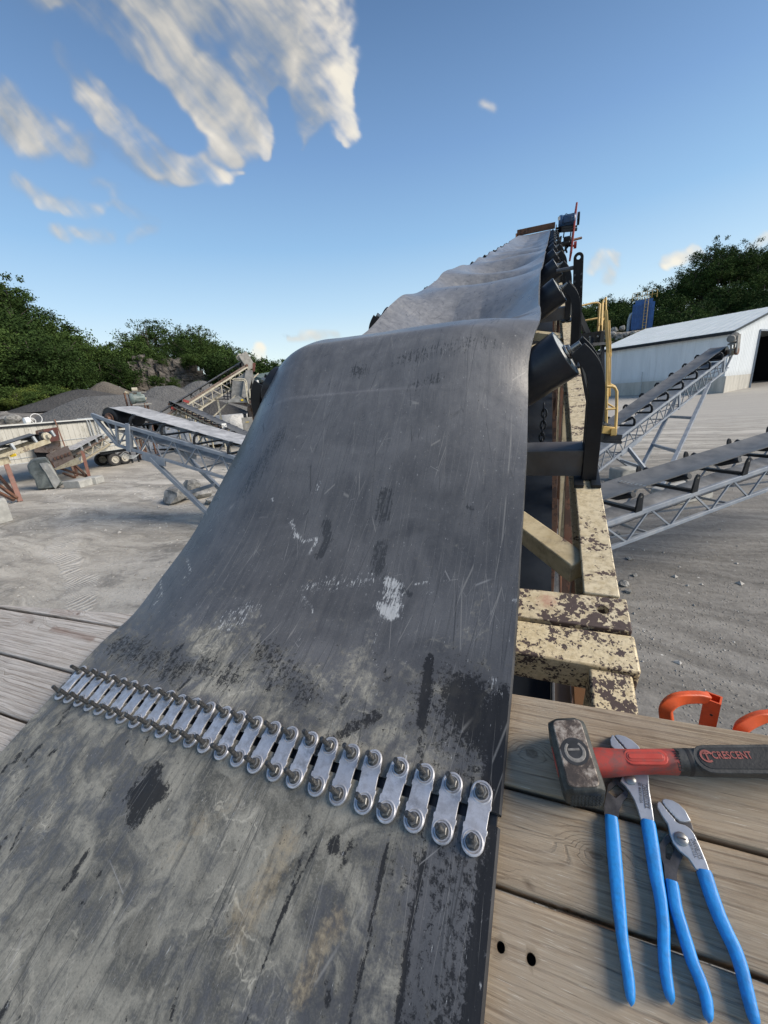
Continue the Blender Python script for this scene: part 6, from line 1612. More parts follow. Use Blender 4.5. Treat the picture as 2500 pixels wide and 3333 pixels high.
# ------------------------------------------------------------------ plank deck
def build_deck():
    root = thing('plank_deck', dk(-.6, .0, -.05), 'weathered grey-brown plank deck under the belt and tools', 'work platform')
    TH = .038; TOP = -.0128
    # right-hand and left-hand edges of each board: (v_low, v_high) at u = 0 and at u = -1.2
    boards = [((.1622, .2785), (.1532, .2690), -2.5, .75), ((.0690, .1580), (.0400, .1484), -2.5, .75), ((-.0515, .0648), (-.080, .0353), -2.5, .75), ((-.172, -.0555), (-.198, -.0835), -2.5, .75), ((-.295, -.176), (-.318, -.202), -2.5, .75), ((-.42, -.30), (-.44, -.322), -2.5, .75), ((-.56, -.425), (-.58, -.445), -2.5, .75), ((.283, .372), (.2745, .302), -2.5, -.78)]
    knots = {0: [(-.043, .204, .011), (-1.36, .245, .016), (.42, .21, .012)], 1: [(.024, .119, .010), (-.042, .077, .006), (-1.27, .105, .006)], 2: [(-1.3, -.01, .008), (.30, .02, .008)], 3: [(.05, -.11, .012), (-.6, -.12, .012)], 7: [(-1.2, .29, .01)]}
    for bi, (r_, l_, u0, u1) in enumerate(boards):
        nu, nt = 420, 17
        us = np.linspace(u0, u1, nu); f = (us - 0) / (-1.2)
        vlo = r_[0] + (l_[0] - r_[0]) * f + .0010 * (fbm(us * 9, us * 0 + bi, 3, 40 + bi) - .45) * 2; vhi = r_[1] + (l_[1] - r_[1]) * f + .0010 * (fbm(us * 9, us * 0 + bi + 7, 3, 60 + bi) - .45) * 2
        sec = [(0, -TH), (0, -.0035), (.012, -.0010)] + [(x, 0) for x in np.linspace(.03, .97, nt)] + [(.988, -.0010), (1, -.0035), (1, -TH)]
        ns = len(sec); B = A_([q[0] for q in sec]); Hh = A_([q[1] for q in sec])
        VV = vlo[:, None] + (vhi - vlo)[:, None] * B[None, :]; UU = np.broadcast_to(us[:, None], VV.shape)
        warp = .0008 * np.sin(us * 4 + bi)[:, None] + .0016 * ((B - .5) ** 2 * 4)[None, :] * (-1 if bi % 2 else 1) * .6
        HH = TOP - .0014 + Hh[None, :] + np.where(Hh > -.02, warp, 0)[0:1] * 0 + warp * (Hh > -.02)[None, :]
        Pp = DO + UU[..., None] * PD + VV[..., None] * BD + HH[..., None] * ND
        m = MB(); m.grid(Pp); nv0 = len(m.v)
        for i in range(nu - 1): m.f.append((i * ns, (i + 1) * ns, (i + 1) * ns + ns - 1, i * ns + ns - 1))
        m.f.append(tuple(range(ns - 1, -1, -1))); m.f.append(tuple(range((nu - 1) * ns, nu * ns)))
        m.f = [fc[::-1] for fc in m.f]
        bb = VV - vlo[:, None]
        gr = bb + .010 * np.sin(UU * 1.7 + bi * 2.1) + .006 * (fbm(UU * 2.2 + bi, bb * 6, 3, 80 + bi) - .45) * 2
        kn = np.zeros_like(gr)
        for (ku, kv, kr) in knots.get(bi, []):
            d = np.hypot((UU - ku) / 1.9, VV - kv); wgt = np.exp(-(d / (kr * 1.5)) ** 2); gr = gr + .016 * np.sign(VV - kv) * np.exp(-(np.abs(VV - kv) / .018)) * np.exp(-((UU - ku) / (kr * 7)) ** 2); gr = gr * (1 - wgt) + (d * 1.3) * wgt; kn = np.maximum(kn, sstep(d, kr * .55, kr * .15))
        rust = np.zeros_like(gr)
        if bi == 0:
            rust = np.maximum(.80 * sstep(seg_dist(UU, VV, (-1.24, .237), (-1.05, .233)), .020, .0), .5 * sstep(seg_dist(UU, VV, (-1.43, .262), (-1.38, .25)), .03, .004))
        if bi == 7: rust = .55 * sstep(seg_dist(UU, VV, (-1.32, .285), (-1.2, .29)), .02, .004)
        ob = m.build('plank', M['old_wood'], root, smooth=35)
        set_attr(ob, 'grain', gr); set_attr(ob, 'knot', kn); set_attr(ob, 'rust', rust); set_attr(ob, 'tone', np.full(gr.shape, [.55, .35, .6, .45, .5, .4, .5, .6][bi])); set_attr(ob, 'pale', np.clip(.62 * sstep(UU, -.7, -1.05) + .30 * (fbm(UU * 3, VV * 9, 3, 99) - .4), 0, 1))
        uvl = ob.data.uv_layers.new(name='board'); UV = np.stack([UU.ravel() + bi * 3.1, VV.ravel() + bi * .7], -1).astype(np.float32)
        li = np.zeros(len(ob.data.loops), np.int32); ob.data.loops.foreach_get('vertex_index', li); uvl.data.foreach_set('uv', UV[li].ravel())
        holes = {2: [(-.064, .0225, .0042), (-.036, .0235, .0044)]}.get(bi, [])
        for (hu, hv, hr) in holes:
            dd = MB(); dd.tube(dk(hu, hv, TOP - .030), dk(hu, hv, TOP - .026), hr * 1.15, 16); dd.build('hole_shade', M['ink'], root)  # dark disc added inside the hole in place of its shade
            c = MB(); c.tube(dk(hu, hv, TOP - .06), dk(hu, hv, TOP + .02), hr, 18); co = c.build('cutter', None, loc=(0, 0, 0))
            md = ob.modifiers.new('hole', 'BOOLEAN'); md.operation = 'DIFFERENCE'; md.object = co; md.solver = 'EXACT'
        if holes:
            bpy.context.view_layer.update(); dg = bpy.context.evaluated_depsgraph_get(); me = bpy.data.meshes.new_from_object(ob.evaluated_get(dg)); ob.modifiers.clear(); ob.data = me
            for o in [o for o in bpy.data.objects if o.name.startswith('cutter')]: bpy.data.objects.remove(o)
    for u in (-2.1, -1.2, -.35, .5):                                           # bearers under the boards, down to the conveyor frame
        m = MB(); m.beam(dk(u, .27 if u > -1 else .24, TOP - TH - .047), dk(u, -.55, TOP - TH - .047), .09, .088, ND); m.build('bearer', M['old_wood'], root)


build_deck()


# ------------------------------------------------------------------ the main conveyor
def cut_hole(ob, c0, c1, r, n=24):
    c = MB(); c.tube(c0, c1, r, n); co = c.build('cutter', None, loc=(0, 0, 0)); md = ob.modifiers.new('hole', 'BOOLEAN'); md.operation = 'DIFFERENCE'; md.object = co; md.solver = 'EXACT'
    bpy.context.view_layer.update(); dg = bpy.context.evaluated_depsgraph_get(); me = bpy.data.meshes.new_from_object(ob.evaluated_get(dg)); ob.modifiers.clear(); ob.data = me; bpy.data.objects.remove(co)
    return ob


def main_conveyor():
    XM = -.44; AX = (XW, AW, NW)
    o0 = cv(XM, .6, -1.6); root = thing('incline_conveyor', A_([o0[0], o0[1], 0]), 'long inclined cream-framed conveyor with black troughing rollers under the big belt', 'conveyor')
    def bx(name, x, s, n, mat, bevel=.004, **kw):
        m = MB(); m.box(cv((x[0] + x[1]) / 2, (s[0] + s[1]) / 2, (n[0] + n[1]) / 2), (x[1] - x[0], s[1] - s[0], n[1] - n[0]), AX); return m.build(name, M[mat], root, bevel=bevel, **kw)
    for sg in (1, -1):
        x = (.095, .165) if sg > 0 else (-1.045, -.975)
        xs = x[::1]
        m = MB()                                                                    # stringer: a channel, open inward
        a, b = x; web = b if sg > 0 else a; th = .010
        m.box(cv((a + b) / 2, 7.78, -.695), (b - a, 14.2, .010), AX); m.box(cv((a + b) / 2, 7.78, -.835), (b - a, 14.2, .010), AX); m.box(cv(web - sg * th / 2, 7.78, -.765), (th, 14.2, .128), AX)
        m.build('stringer', M['cream'], root, bevel=.003)
        bx('stringer_end', x, (.18, .498), (-.86, -.700), 'cream_worn', .005)
        bx('bottom_chord', (x[0] + .01, x[1] - .01), (.7, 14.6), (-1.62, -1.55), 'rust', .004)
        for k in range(19):
            s0 = .95 + k * .72
            m = MB(); xc = (x[0] + x[1]) / 2 - sg * .012
            m.beam(cv(xc, s0, -.84), cv(xc, s0, -1.55), .045, .045, AW); m.build('web_post', M['rust' if k % 2 == 0 else 'cream_clean'], root)
            m = MB(); m.beam(cv(xc - sg * .004, s0, -1.55), cv(xc - sg * .004, s0 + .72, -.84), .04, .04, AW); m.build('web_bar', M['cream_clean' if k % 2 else 'rust'], root)
    A = bx('cross_beam', (-1.05, .175), (.586, .670), (-.712, -.6865), 'cream_stained', .003)
    cut_hole(A, cv(.128, .633, -.75), cv(.128, .633, -.60), .0115)
    B = bx('cross_beam', (-1.055, .178), (.499, .5805), (-.775, -.692), 'cream_worn', .005)
    bx('beam_lip', (-1.05, .172), (.580, .588), (-.735, -.7145), 'cream_clean', .002)
    # flat bracing between the stringers
    for k in range(6):
        s0 = .80 + k * 2.44
        for (xa, sa, xb, sb) in ((.097, s0, -.974, s0 + 1.22), (-.974, s0 + 1.30, .097, s0 + 2.4)):
            m = MB(); m.beam(cv(xa, sa, -.735), cv(xb, sb, -.735), .060, .060, NW); m.build('brace', M['cream_clean'], root, bevel=.004)
    for s0 in (.42, 4.6, 9.4, 13.8):
        for x in (.13, -1.01):
            p = cv(x, s0, -.85); m = MB(); m.beam(p, foot(p), .11, .11); m.build('leg', M['rust'], root, bevel=.005)
        a, b = cv(.13, s0, -1.3), cv(-1.01, s0, -1.9); m = MB(); m.beam(A_([.13, a[1], a[2]]), A_([-1.01, a[1], max(.3, a[2] - 1.0)]), .07, .07); m.build('leg_brace', M['rust'], root)
    bx('pan_plate', (.052, .098), (.24, .80), (-1.10, -1.08), 'brown_plate', .002)
    bx('pan_plate', (.100, .176), (.24, .74), (-1.06, -1.04), 'rust_orange', .002)
    bx('pan_wall', (.046, .052), (.2, .85), (-1.16, -1.0), 'idler_steel', .001)
    # yellow tag plate on the outer face of the stringer
    bx('yellow_plate', (.1665, .171), (.86, 1.0), (-.80, -.76), 'yellow_sign', 0)
    # idler sets -----------------------------------------------------
    s0 = 1.184; ang = radians(33); ca, sa = cos(ang), sin(ang)
    m = MB(); m.box(cv(XM, s0 - .017, -.631), (1.105, .007, .088), AX); m.box(cv(XM, s0 + .016, -.5905), (1.105, .058, .007), AX); idl = m.build('idler', M['idler_steel'], root, bevel=.0015)
    kids = []
    for sg in (1, -1):
        def X(x): return x if sg > 0 else 2 * XM - x
        path = [(.072, -.2895), (.093, -.3125), (.111, -.340), (.1225, -.375), (.128, -.42), (.1305, -.50), (.1325, -.60), (.1335, -.679)]
        pts = []
        P = A_(path); tt = np.linspace(0, len(P) - 1, 40)
        for t_ in tt: pts.append(cv(X(float(hermite(A_(t_), np.arange(len(P)).astype(float), P[:, 0]))), s0, float(hermite(A_(t_), np.arange(len(P)).astype(float), P[:, 1]))))
        k = 1 if sg > 0 else -1
        sec = [(-.020 * k, -.037), (.020 * k, -.037), (.020 * k, .037), (-.020 * k, .037), (-.020 * k, .0325), (.0155 * k, .0325), (.0155 * k, -.0325), (-.020 * k, -.0325)]
        sec = [(-a, b) for a, b in sec]
        m = MB(); m.sweep(pts, sec if sg > 0 else sec[::-1], AW); kids.append(m.build('bracket', M['black_steel'], idl, smooth=40, bevel=.0012))
        c = (.128, s0 - .028); poly = [(-.036, -.042), (-.010, -.042), (-.010, -.002), (-.006, .004), (.006, .004), (.010, -.002), (.010, -.042), (.036, -.042), (.036, .085), (-.036, .085)]
        m = MB(); m.prism([(a * (1 if sg > 0 else -1), b) for a, b in poly], cv(X(.128), s0 - .026, 0), XW, AW, NW, -.6895, -.678); kids.append(m.build('foot_plate', M['black_steel'], idl, bevel=.001))
        # wing roller: outer end centre to inner end
        oc = cv(X(.046), s0, -.306); ic_d = A_([-ca * (1 if sg > 0 else -1), 0, 0]) + (-sa) * NW; ic_d = nrm(XW * (-ca * (1 if sg > 0 else -1)) - NW * sa)
        R_o = .0675
        m = MB(); m.lathe(oc, ic_d, [(.0035, .0612), (0, .0622), (0, .0665), (.0015, R_o), (.322, R_o), (.324, .0665), (.324, .03)], 48, caps=False); kids.append(m.build('roller', M['roller_paint'], idl, smooth=30))
        m = MB(); m.lathe(oc, ic_d, [(.0012, .0618), (.0030, .058), (.0022, .046), (.0034, .034), (.0005, .030), (-.0005, .018), (.010, .017)], 40, caps=False); m.lathe(oc, ic_d, [(.011, .018), (.0105, .0005)], 24, caps=False); kids.append(m.build('roller_cap', M['roller_end'], idl, smooth=40))
        m = MB(); m.tube(oc + ic_d * .02, oc - ic_d * .040, .0085, 12); m.lathe(oc - ic_d * .010, -ic_d, [(0, .0165), (.006, .0165), (.0065, .009)], 6); m.lathe(oc - ic_d * .003, -ic_d, [(0, .022), (.004, .021), (.006, .012)], 18); kids.append(m.build('axle', M['bolt_steel'], idl, smooth=30))
    m = MB(); m.lathe(cv(XM - .182, s0, -.5125), XW, [(0, .03), (0, .0665), (.0015, .0675), (.362, .0675), (.364, .0665), (.364, .03)], 40); kids.append(m.build('roller', M['roller_paint'], idl, smooth=30))
    for x in (XM - .2, XM + .2): m = MB(); m.box(cv(x, s0, -.555), (.014, .05, .075), AX); kids.append(m.build('bracket', M['black_steel'], idl))
    for i in range(1, 11):
        c = idl.copy(); c.name = 'idler'; COL.objects.link(c); c.parent = root; c.location = tuple(AW * 1.2205 * i)
        for kdd in kids:
            d = kdd.copy(); COL.objects.link(d); d.parent = c
    # upright arm with bolt holes beside the second idler
    u0, u1 = cv(.178, 2.85, -.92), cv(.143, 2.85, -.215); ud = nrm(u1 - u0); us = nrm(np.cross(ud, -AW)); L = np.linalg.norm(u1 - u0)
    if us[0] < 0: us = -us
    poly = [(-.026, 0), (.026, 0), (.026, L)] + [(.026 * cos(t_), L + .026 * sin(t_)) for t_ in np.linspace(.2, pi - .2, 11)] + [(-.026, L)]
    m = MB(); m.prism(poly, u0, us, ud, AW, -.008, .008); arm = m.build('upright_arm', M['black_steel'], root, bevel=.002)
    cut_hole(arm, u0 + ud * L - AW * .05, u0 + ud * L + AW * .05, .0105)
    for k in range(3):
        for sx in (-.018, .018): m = MB(); m.lathe(u0 + ud * (L - .085 - k * .033) + us * sx - AW * .008, -AW, [(0, .006), (.003, .006), (.0035, .002)], 10); m.build('bolt_head', M['idler_steel'], arm, smooth=30)
    m = MB(); m.tube(cv(.03, 2.86, -.265), cv(.135, 2.86, -.262), .011, 10); m.build('arm_rod', M['idler_steel'], root, smooth=40)
    m = MB(); m.beam(cv(.17, 2.85, -.90), cv(.12, 2.85, -.76), .05, .05, AW); m.build('arm_mount', M['black_steel'], root)
    # a short chain hanging off the frame
    m = MB(); c = cv(-.005, 1.62, -.62)
    for k in range(7):
        q = c + A_([.003 * sin(k), 0, -.024 * k]); pl = (XW, Z) if k % 2 else (A_([0, 1., 0]), Z)
        m.pipe([q + pl[0] * .010 * cos(t_) + pl[1] * .018 * sin(t_) for t_ in np.linspace(0, 2 * pi, 15)], .0035, 6, up=np.cross(*pl))
    m.build('chain', M['black_steel'], root, smooth=60)
    # head end ----------------------------------------------------------
    m = MB(); m.lathe(cv(-.92, 14.72, -.50), XW, [(0, .05), (0, .20), (.90, .20), (.90, .05)], 28); m.build('head_pulley', M['black_steel'], root, smooth=35)
    m = MB(); m.beam(cv(-.99, 14.85, -.19), cv(.06, 14.85, -.20), .05, .16, NW); m.build('head_hood', M['rust'], root, bevel=.006)
    for x in (-1.0, .09): m = MB(); m.box(cv(x, 14.75, -.50), (.02, .5, .62), AX); m.build('side_plate', M['rust'], root)
    d = 11.15; ax = AX
    mc = at(1842, 722, d); m = MB(); m.lathe(mc - XW * .20, XW, [(0, .06), (.01, .17), (.03, .19), (.10, .19), (.11, .165), (.42, .165), (.45, .14), (.46, .05)], 24); mo = m.build('drive_motor', M['motor_blue'], root, smooth=35)
    for k in range(14):
        an = 2 * pi * k / 14; m = MB(); m.box(mc + XW * .07 + AW * cos(an) * .17 + NW * sin(an) * .17, (.30, .012, .012), (XW, AW, NW)); m.build('cooling_fin', M['motor_blue'], mo)
    m = MB(); m.box(mc - AW * .15 + NW * .05 + XW * .05, (.2, .12, .14), AX); m.build('terminal_box', M['motor_blue'], mo, bevel=.01)
    m = MB(); m.box(at(1820, 711, d - .25), (.065, .01, .085), AX); m.build('name_plate', M['white_plain'], mo)
    m = MB(); m.pipe([at(1843, 700, d) + XW * .03 * cos(t_) + NW * .035 * sin(t_) for t_ in np.linspace(0, 2 * pi, 13)], .008, 6, up=AW); m.build('lifting_eye', M['motor_blue'], mo, smooth=60)
    for (y, w_) in ((742, .05), (752, .08)): m = MB(); m.beam(at(1818, y, d), at(1868, y - 4, d), .42, w_, NW); m.build('motor_base', M['black_steel'], root)
    for x in (1822, 1838, 1860): m = MB(); m.beam(at(x, 744, d), at(x - 4, 772, d), .03, .05, AW); m.build('base_post', M['black_steel'], root)
    g0, g1 = at(1875, 676, d), at(1857, 836, d); m = MB(); m.beam(g0, g1, .05, .42, AW); m.build('belt_guard', M['red_paint'], root, bevel=.01)
    m = MB(); m.lathe(at(1879, 712, d), XW, [(0, .04), (0, .16), (.06, .16), (.06, .04)], 20); m.build('sheave', M['black_steel'], root, smooth=35)
    m = MB(); m.lathe(at(1868, 798, d), XW, [(0, .04), (0, .09), (.07, .09), (.07, .04)], 20); m.build('sheave', M['red_paint'], root, smooth=35)
    m = MB(); m.box(at(1846, 784, d), (.20, .34, .22), AX); m.box(at(1838, 792, d), (.28, .3, .10), AX); m.build('gearbox', M['black_steel'], root, bevel=.03)
    m = MB(); m.tube(at(1862, 782, d), at(1893, 774, d), .033, 12); m.build('output_shaft', M['rust'], root, smooth=40)
    for (x0, y0, x1, y1) in ((1832, 800, 1868, 800), (1840, 805, 1845, 822), (1850, 800, 1838, 815), (1826, 770, 1822, 800)): m = MB(); m.beam(at(x0, y0, d), at(x1, y1, d), .05, .05, AW); m.build('gearbox_mount', M['black_steel'], root)
    return root


EDGE_R = .010
chipped('rust_orange', (.13, .06, .02), (.05, .03, .02), .4, 8)
_pk = cv(.02, .64, -.69) - A_([cv(-.44, .6, -1.6)[0], cv(-.44, .6, -1.6)[1], 0])
chipped('cream_stained', (.64, .555, .385), (.066, .047, .044), .42, 30, stain=(tuple(_pk), .055, (.36, .12, .10)))
main_conveyor()


# ------------------------------------------------------------------ yellow-railed access platform beside the conveyor
def access_platform():
    d = 5.6; c = foot(at(1970, 1420, d)); root = thing('access_platform', c, 'access platform with yellow guard rails and black ladder beside the conveyor', 'platform')
    fw = nrm(ray(1960, 1200) * A_([1, 1, 0])); sd = A_([fw[1], -fw[0], 0])
    def rail(name, pts, r, mat='yellow_paint', dd=0.0):
        m = MB(); m.pipe([at(x, y, d + dd) for x, y in pts], r, 8, up=fw); m.build(name, M[mat], root, smooth=60)
    rail('guard_rail', [(1888, 996), (1930, 986), (1945, 985), (1953, 990), (1957, 1004)], .014, dd=.6); rail('guard_rail', [(1888, 1046), (1955, 1034)], .014, dd=.6)
    rail('rail_post', [(1952, 990), (1946, 1088)], .018, dd=.5); rail('rail_post', [(1962, 986), (1958, 1090)], .016, dd=.3)
    rail('guard_hoop', [(1957, 1060), (1960, 990), (1964, 978), (1972, 968), (1972, 1010), (1970, 1075)], .014, dd=.2); rail('guard_brace', [(1948, 1060), (1970, 1032)], .012, dd=.3)
    for (a, b, w_) in (((1972, 1012), (1980, 1165), .045), ((1982, 1045), (1988, 1160), .03), ((1980, 1160), (1977, 1300), .035), ((1986, 1150), (1984, 1290), .03), ((1976, 1150), (1972, 1370), .03)):
        m = MB(); m.beam(at(*a, d), at(*b, d), w_, .05, fw); m.build('rail_strut', M['yellow_paint'], root, bevel=.004)
    rail('gate_frame', [(1974, 1258), (1992, 1258), (2002, 1262), (2008, 1275), (2007, 1340), (2003, 1410)], .019, dd=-.2); rail('gate_frame', [(1974, 1250), (1990, 1252), (2002, 1258)], .014, dd=.1)
    rail('gate_bar', [(1974, 1312), (2002, 1328)], .013, dd=-.1); rail('gate_bar', [(1972, 1332), (2002, 1330)], .015, dd=-.2); rail('rail_post', [(1976, 1256), (1974, 1400)], .016, dd=-.1)
    m = MB(); m.beam(at(1958, 1398, d - .2), at(1996, 1402, d - .2), .06, .10); m.build('toe_board', M['yellow_paint'], root, bevel=.006)
    m = MB(); m.beam(at(1998, 1395, d - .25), at(1997, 1418, d - .25), .07, .05); m.build('toe_bracket', M['yellow_paint'], root, bevel=.004)
    m = MB(); m.beam(at(1955, 1376, d), at(1992, 1390, d), .30, .03); m.build('step_tread', M['dust_grey'], root)
    for (y, w_) in ((1418, .09), (1432, .04)): m = MB(); m.beam(at(1945, y, d), at(2002, y + 4, d), .35, w_); m.build('deck_edge', M['black_steel'], root)
    m = MB(); m.beam(at(1886, 1108, d + .8), at(1960, 1100, d + .2), .07, .20); m.build('landing_beam', M['black_steel'], root, bevel=.006)
    m = MB(); m.beam(at(1886, 1126, d + .8), at(1962, 1118, d + .2), .3, .04); m.build('landing_deck', M['idler_steel'], root)
    for k in range(3): m = MB(); m.lathe(at(1893 + 26 * k, 1099 - k * 2, d + .55 - .2 * k), -fw, [(0, .014), (.012, .013), (.014, .004)], 10); m.build('bolt_head', M['bolt_steel'], root)
    for (x0, x1) in ((1960, 1966), (1925, 1930)): m = MB(); m.beam(at(x0, 1100, d + .3), at(x1, 1420, d + .3), .045, .05); m.build('ladder_rail', M['black_steel'], root)
    for k in range(9): y = 1150 + 30 * k; m = MB(); m.beam(at(1927, y + 3, d + .3), at(1964, y, d + .3), .025, .025); m.build('ladder_rung', M['idler_steel'], root)
    m = MB(); m.beam(at(1905, 1150, d + .9), at(1905, 1290, d + .9), .5, .02, fw); m.build('back_panel', M['black_steel'], root)
    for (x, y, dd) in ((1950, 1430, .1), (1960, 1430, .7), (1930, 1128, .7)):
        e = at(x, y, d + dd); s_ = (e - CAM) @ AW; e2 = cv(.168, s_, -.80 if y > 1200 else -.78); m = MB(); m.beam(e, e2, .06, .08); m.build('support_bracket', M['black_steel'], root)


access_platform()


# ------------------------------------------------------------------ hand tools on the boards
BOARD = -.0138                                                 # top of the boards in deck height
def zp(zx, zy): return 1600 + zx * .5425, 2250 + zy * .5425    # measured on an enlargement of the tools
def tz(zx, zy, h): return dkuv(*zp(zx, zy), h)


def flat(root, name, zpoly, h0, h1, mat, bevel=.0008, holes=()):
    """plate whose top face has this outline; thickness h0..h1 over the boards"""
    poly = [tz(x, y, h1) for x, y in zpoly]; m = MB(); m.prism(poly, DO, PD, BD, ND, h0, h1); return m.build(name, M[mat], root, bevel=bevel)


def cut_poly(ob, zpoly, h):
    c = MB(); c.prism([tz(x, y, h) for x, y in zpoly], DO, PD, BD, ND, BOARD - .02, BOARD + .03); co = c.build('cutter', None, loc=(0, 0, 0)); ob.modifiers.clear()
    md = ob.modifiers.new('hole', 'BOOLEAN'); md.operation = 'DIFFERENCE'; md.object = co; md.solver = 'EXACT'
    bpy.context.view_layer.update(); dg = bpy.context.evaluated_depsgraph_get(); me = bpy.data.meshes.new_from_object(ob.evaluated_get(dg)); ob.modifiers.clear(); ob.data = me; bpy.data.objects.remove(co)


def smooth_path(pts, n):
    P = A_(pts, float); t = np.arange(len(P)).astype(float); tt = np.linspace(0, len(P) - 1, n)
    return np.stack([hermite(tt, t, P[:, k]) for k in range(P.shape[1])], -1)


def grip(root, name, zpath, zw, hc, th, mat='grip_blue'):
    """dipped handle: oval section swept along the tang, rounded tip"""
    pts = smooth_path([tz(x, y, hc) for x, y in zpath], 46); wid = []
    for (x, y), w in zip(zpath, zw):
        a = A_(tz(x - w / 2, y, hc)); b = A_(tz(x + w / 2, y, hc)); wid.append(np.linalg.norm(a - b))
    wv = smooth_path([(w,) for w in wid], 46)[:, 0]
    P3 = [dk(u, v, hc) for u, v in pts]; L = len(P3)
    def sec(i):
        e = 1.0
        f = (L - 1 - i) / (L - 1)
        if f < .06: e = max(.12, sqrt(max(0, 1 - (1 - f / .06) ** 2)))
        if i == 0: e = .90
        a, b = wv[i] / 2 * e, th / 2 * (e if f < .06 else 1.0)
        return [(a * np.sign(cos(t)) * abs(cos(t)) ** .62, b * np.sign(sin(t)) * abs(sin(t)) ** .62) for t in np.linspace(0, 2 * pi, 24, endpoint=False)]
    m = MB(); m.sweep(P3, sec, ND); return m.build(name, M[mat], root, smooth=50)


def pliers():
    hA0, hA1 = BOARD + .0006, BOARD + .0056; hB0, hB1 = BOARD + .0058, BOARD + .0112; th = .0125
    # --- larger pair, jaws under the hammer handle
    o = tz(830, 900, BOARD); root = thing('tongue_groove_pliers', dk(*o, BOARD), 'blue-handled pliers with jaws under the hammer handle', 'pliers')
    ch = flat(root, 'channel_half', [(678, 760), (676, 690), (690, 610), (700, 560), (760, 500), (800, 440), (770, 360), (716, 332), (710, 290), (722, 263), (738, 268), (760, 300), (800, 338), (840, 380), (860, 470), (800, 545), (822, 600), (815, 632), (790, 660), (770, 705), (758, 776)], hA0, hA1, 'tool_dark')
    cut_poly(ch, [(696, 602), (752, 556), (798, 598), (746, 642)], hA1)
    flat(root, 'jaw_half', [(738, 262), (762, 259), (802, 269), (846, 294), (882, 327), (925, 400), (940, 480), (950, 600), (966, 700), (980, 797), (895, 766), (880, 715), (858, 655), (830, 604), (800, 564), (772, 538), (800, 480), (812, 420), (815, 352), (806, 340), (796, 332), (792, 322), (783, 318), (778, 308), (768, 303), (764, 292), (754, 286), (748, 276)], hB0, hB1, 'tool_steel')
    flat(root, 'lower_jaw', [(712, 290), (722, 262), (732, 262), (742, 278), (750, 290), (758, 298), (764, 308), (774, 314), (778, 324), (788, 330), (792, 338), (806, 352), (790, 380), (740, 350), (716, 325)], hA1 + .0004, hB1 - .0006, 'tool_steel')
    c = dk(*tz(832, 527, hB1), hB1); m = MB(); m.lathe(c, ND, [(0, .0060), (.0014, .0057), (.0026, .0040), (.0030, .001)], 20); m.build('pivot_bolt', M['bolt_steel'], root, smooth=40)
    grip(root, 'grip', [(718, 752), (734, 950), (752, 1150), (766, 1300), (780, 1440), (801, 1590), (824, 1740), (838, 1892)], [78, 84, 82, 78, 70, 66, 66, 44], BOARD + .0066, th)
    grip(root, 'grip', [(937, 778), (957, 900), (987, 1100), (1015, 1250), (1031, 1390), (1034, 1540), (1047, 1700), (1078, 1882)], [84, 84, 80, 72, 68, 68, 68, 56], BOARD + .0066, th)
    # stamped maker's mark down the long tang
    def stamp(txt, size, zx, zy, zx2, zy2, mat='letter_grey'):
        a, b = A_(tz(zx, zy, hB1)), A_(tz(zx2, zy2, hB1)); u2 = (b - a) / np.linalg.norm(b - a); uu = PD * u2[0] + BD * u2[1]; vv = np.cross(ND, uu)
        lettering('stamped_lettering', txt, size, dk(*a, hB1 + .0002), uu, vv, ND, M[mat], root, .00015, fit=float(np.linalg.norm(b - a)))
    stamp('CHANNELLOCK', .0068, 917, 560, 934, 705); stamp('420  MADE IN U.S.A.', .0040, 886, 548, 900, 672)
    for dx in (-15, 16):
        a, b = tz(917 + dx, 552, hB1), tz(936 + dx * .8, 702, hB1); m = MB(); m.beam(dk(*a, hB1 + .0002), dk(*b, hB1 + .0002), .0004, .0003, ND); m.build('stamp_border', M['letter_grey'], root)
    # --- smaller pair
    o = tz(1150, 1000, BOARD); root = thing('tongue_groove_pliers', dk(*o, BOARD), 'smaller blue-handled pliers with bright open jaws, rightmost tool', 'pliers')
    ch = flat(root, 'channel_half', [(1042, 1150), (1036, 1050), (1016, 990), (1006, 922), (1035, 880), (1068, 850), (1100, 900), (1158, 975), (1140, 1010), (1122, 1052), (1113, 1100), (1112, 1150)], hA0, hA1, 'tool_dark')
    cut_poly(ch, [(1044, 930), (1074, 902), (1098, 945), (1070, 1014), (1044, 1002)], hA1)
    flat(root, 'upper_jaw', [(1024, 648), (1045, 643), (1085, 652), (1125, 675), (1165, 715), (1198, 778), (1160, 783), (1128, 778), (1115, 762), (1102, 757), (1098, 745), (1086, 740), (1082, 728), (1070, 722), (1066, 710), (1055, 705), (1050, 693), (1040, 688), (1036, 676), (1026, 668)], hA0, hB1 - .0008, 'tool_steel')
    flat(root, 'jaw_shadow_plate', [(1000, 660), (1030, 670), (1110, 765), (1200, 785), (1216, 835), (1080, 880), (1050, 800)], hA0, hA1 - .0004, 'tool_dark')
    flat(root, 'jaw_half', [(994, 672), (1004, 658), (1018, 668), (1028, 682), (1036, 690), (1042, 702), (1052, 708), (1056, 720), (1066, 726), (1072, 738), (1082, 744), (1088, 756), (1098, 762), (1104, 778), (1125, 792), (1160, 802), (1192, 822), (1220, 860), (1252, 930), (1290, 1020), (1316, 1094), (1228, 1068), (1185, 1002), (1130, 958), (1092, 910), (1072, 855), (1058, 795), (1022, 742), (996, 695)], hB0, hB1, 'tool_steel')
    c = dk(*tz(1138, 886, hB1), hB1); m = MB(); m.lathe(c, ND, [(0, .0060), (.0012, .0058), (.0022, .0044), (.0026, .001)], 20); pb = m.build('pivot_bolt', M['bolt_steel'], root, smooth=40)
    m = MB(); m.box(c + ND * .0027, (.0072, .0012, .0008), (PD, BD, ND)); m.build('bolt_slot', M['tool_dark'], pb)
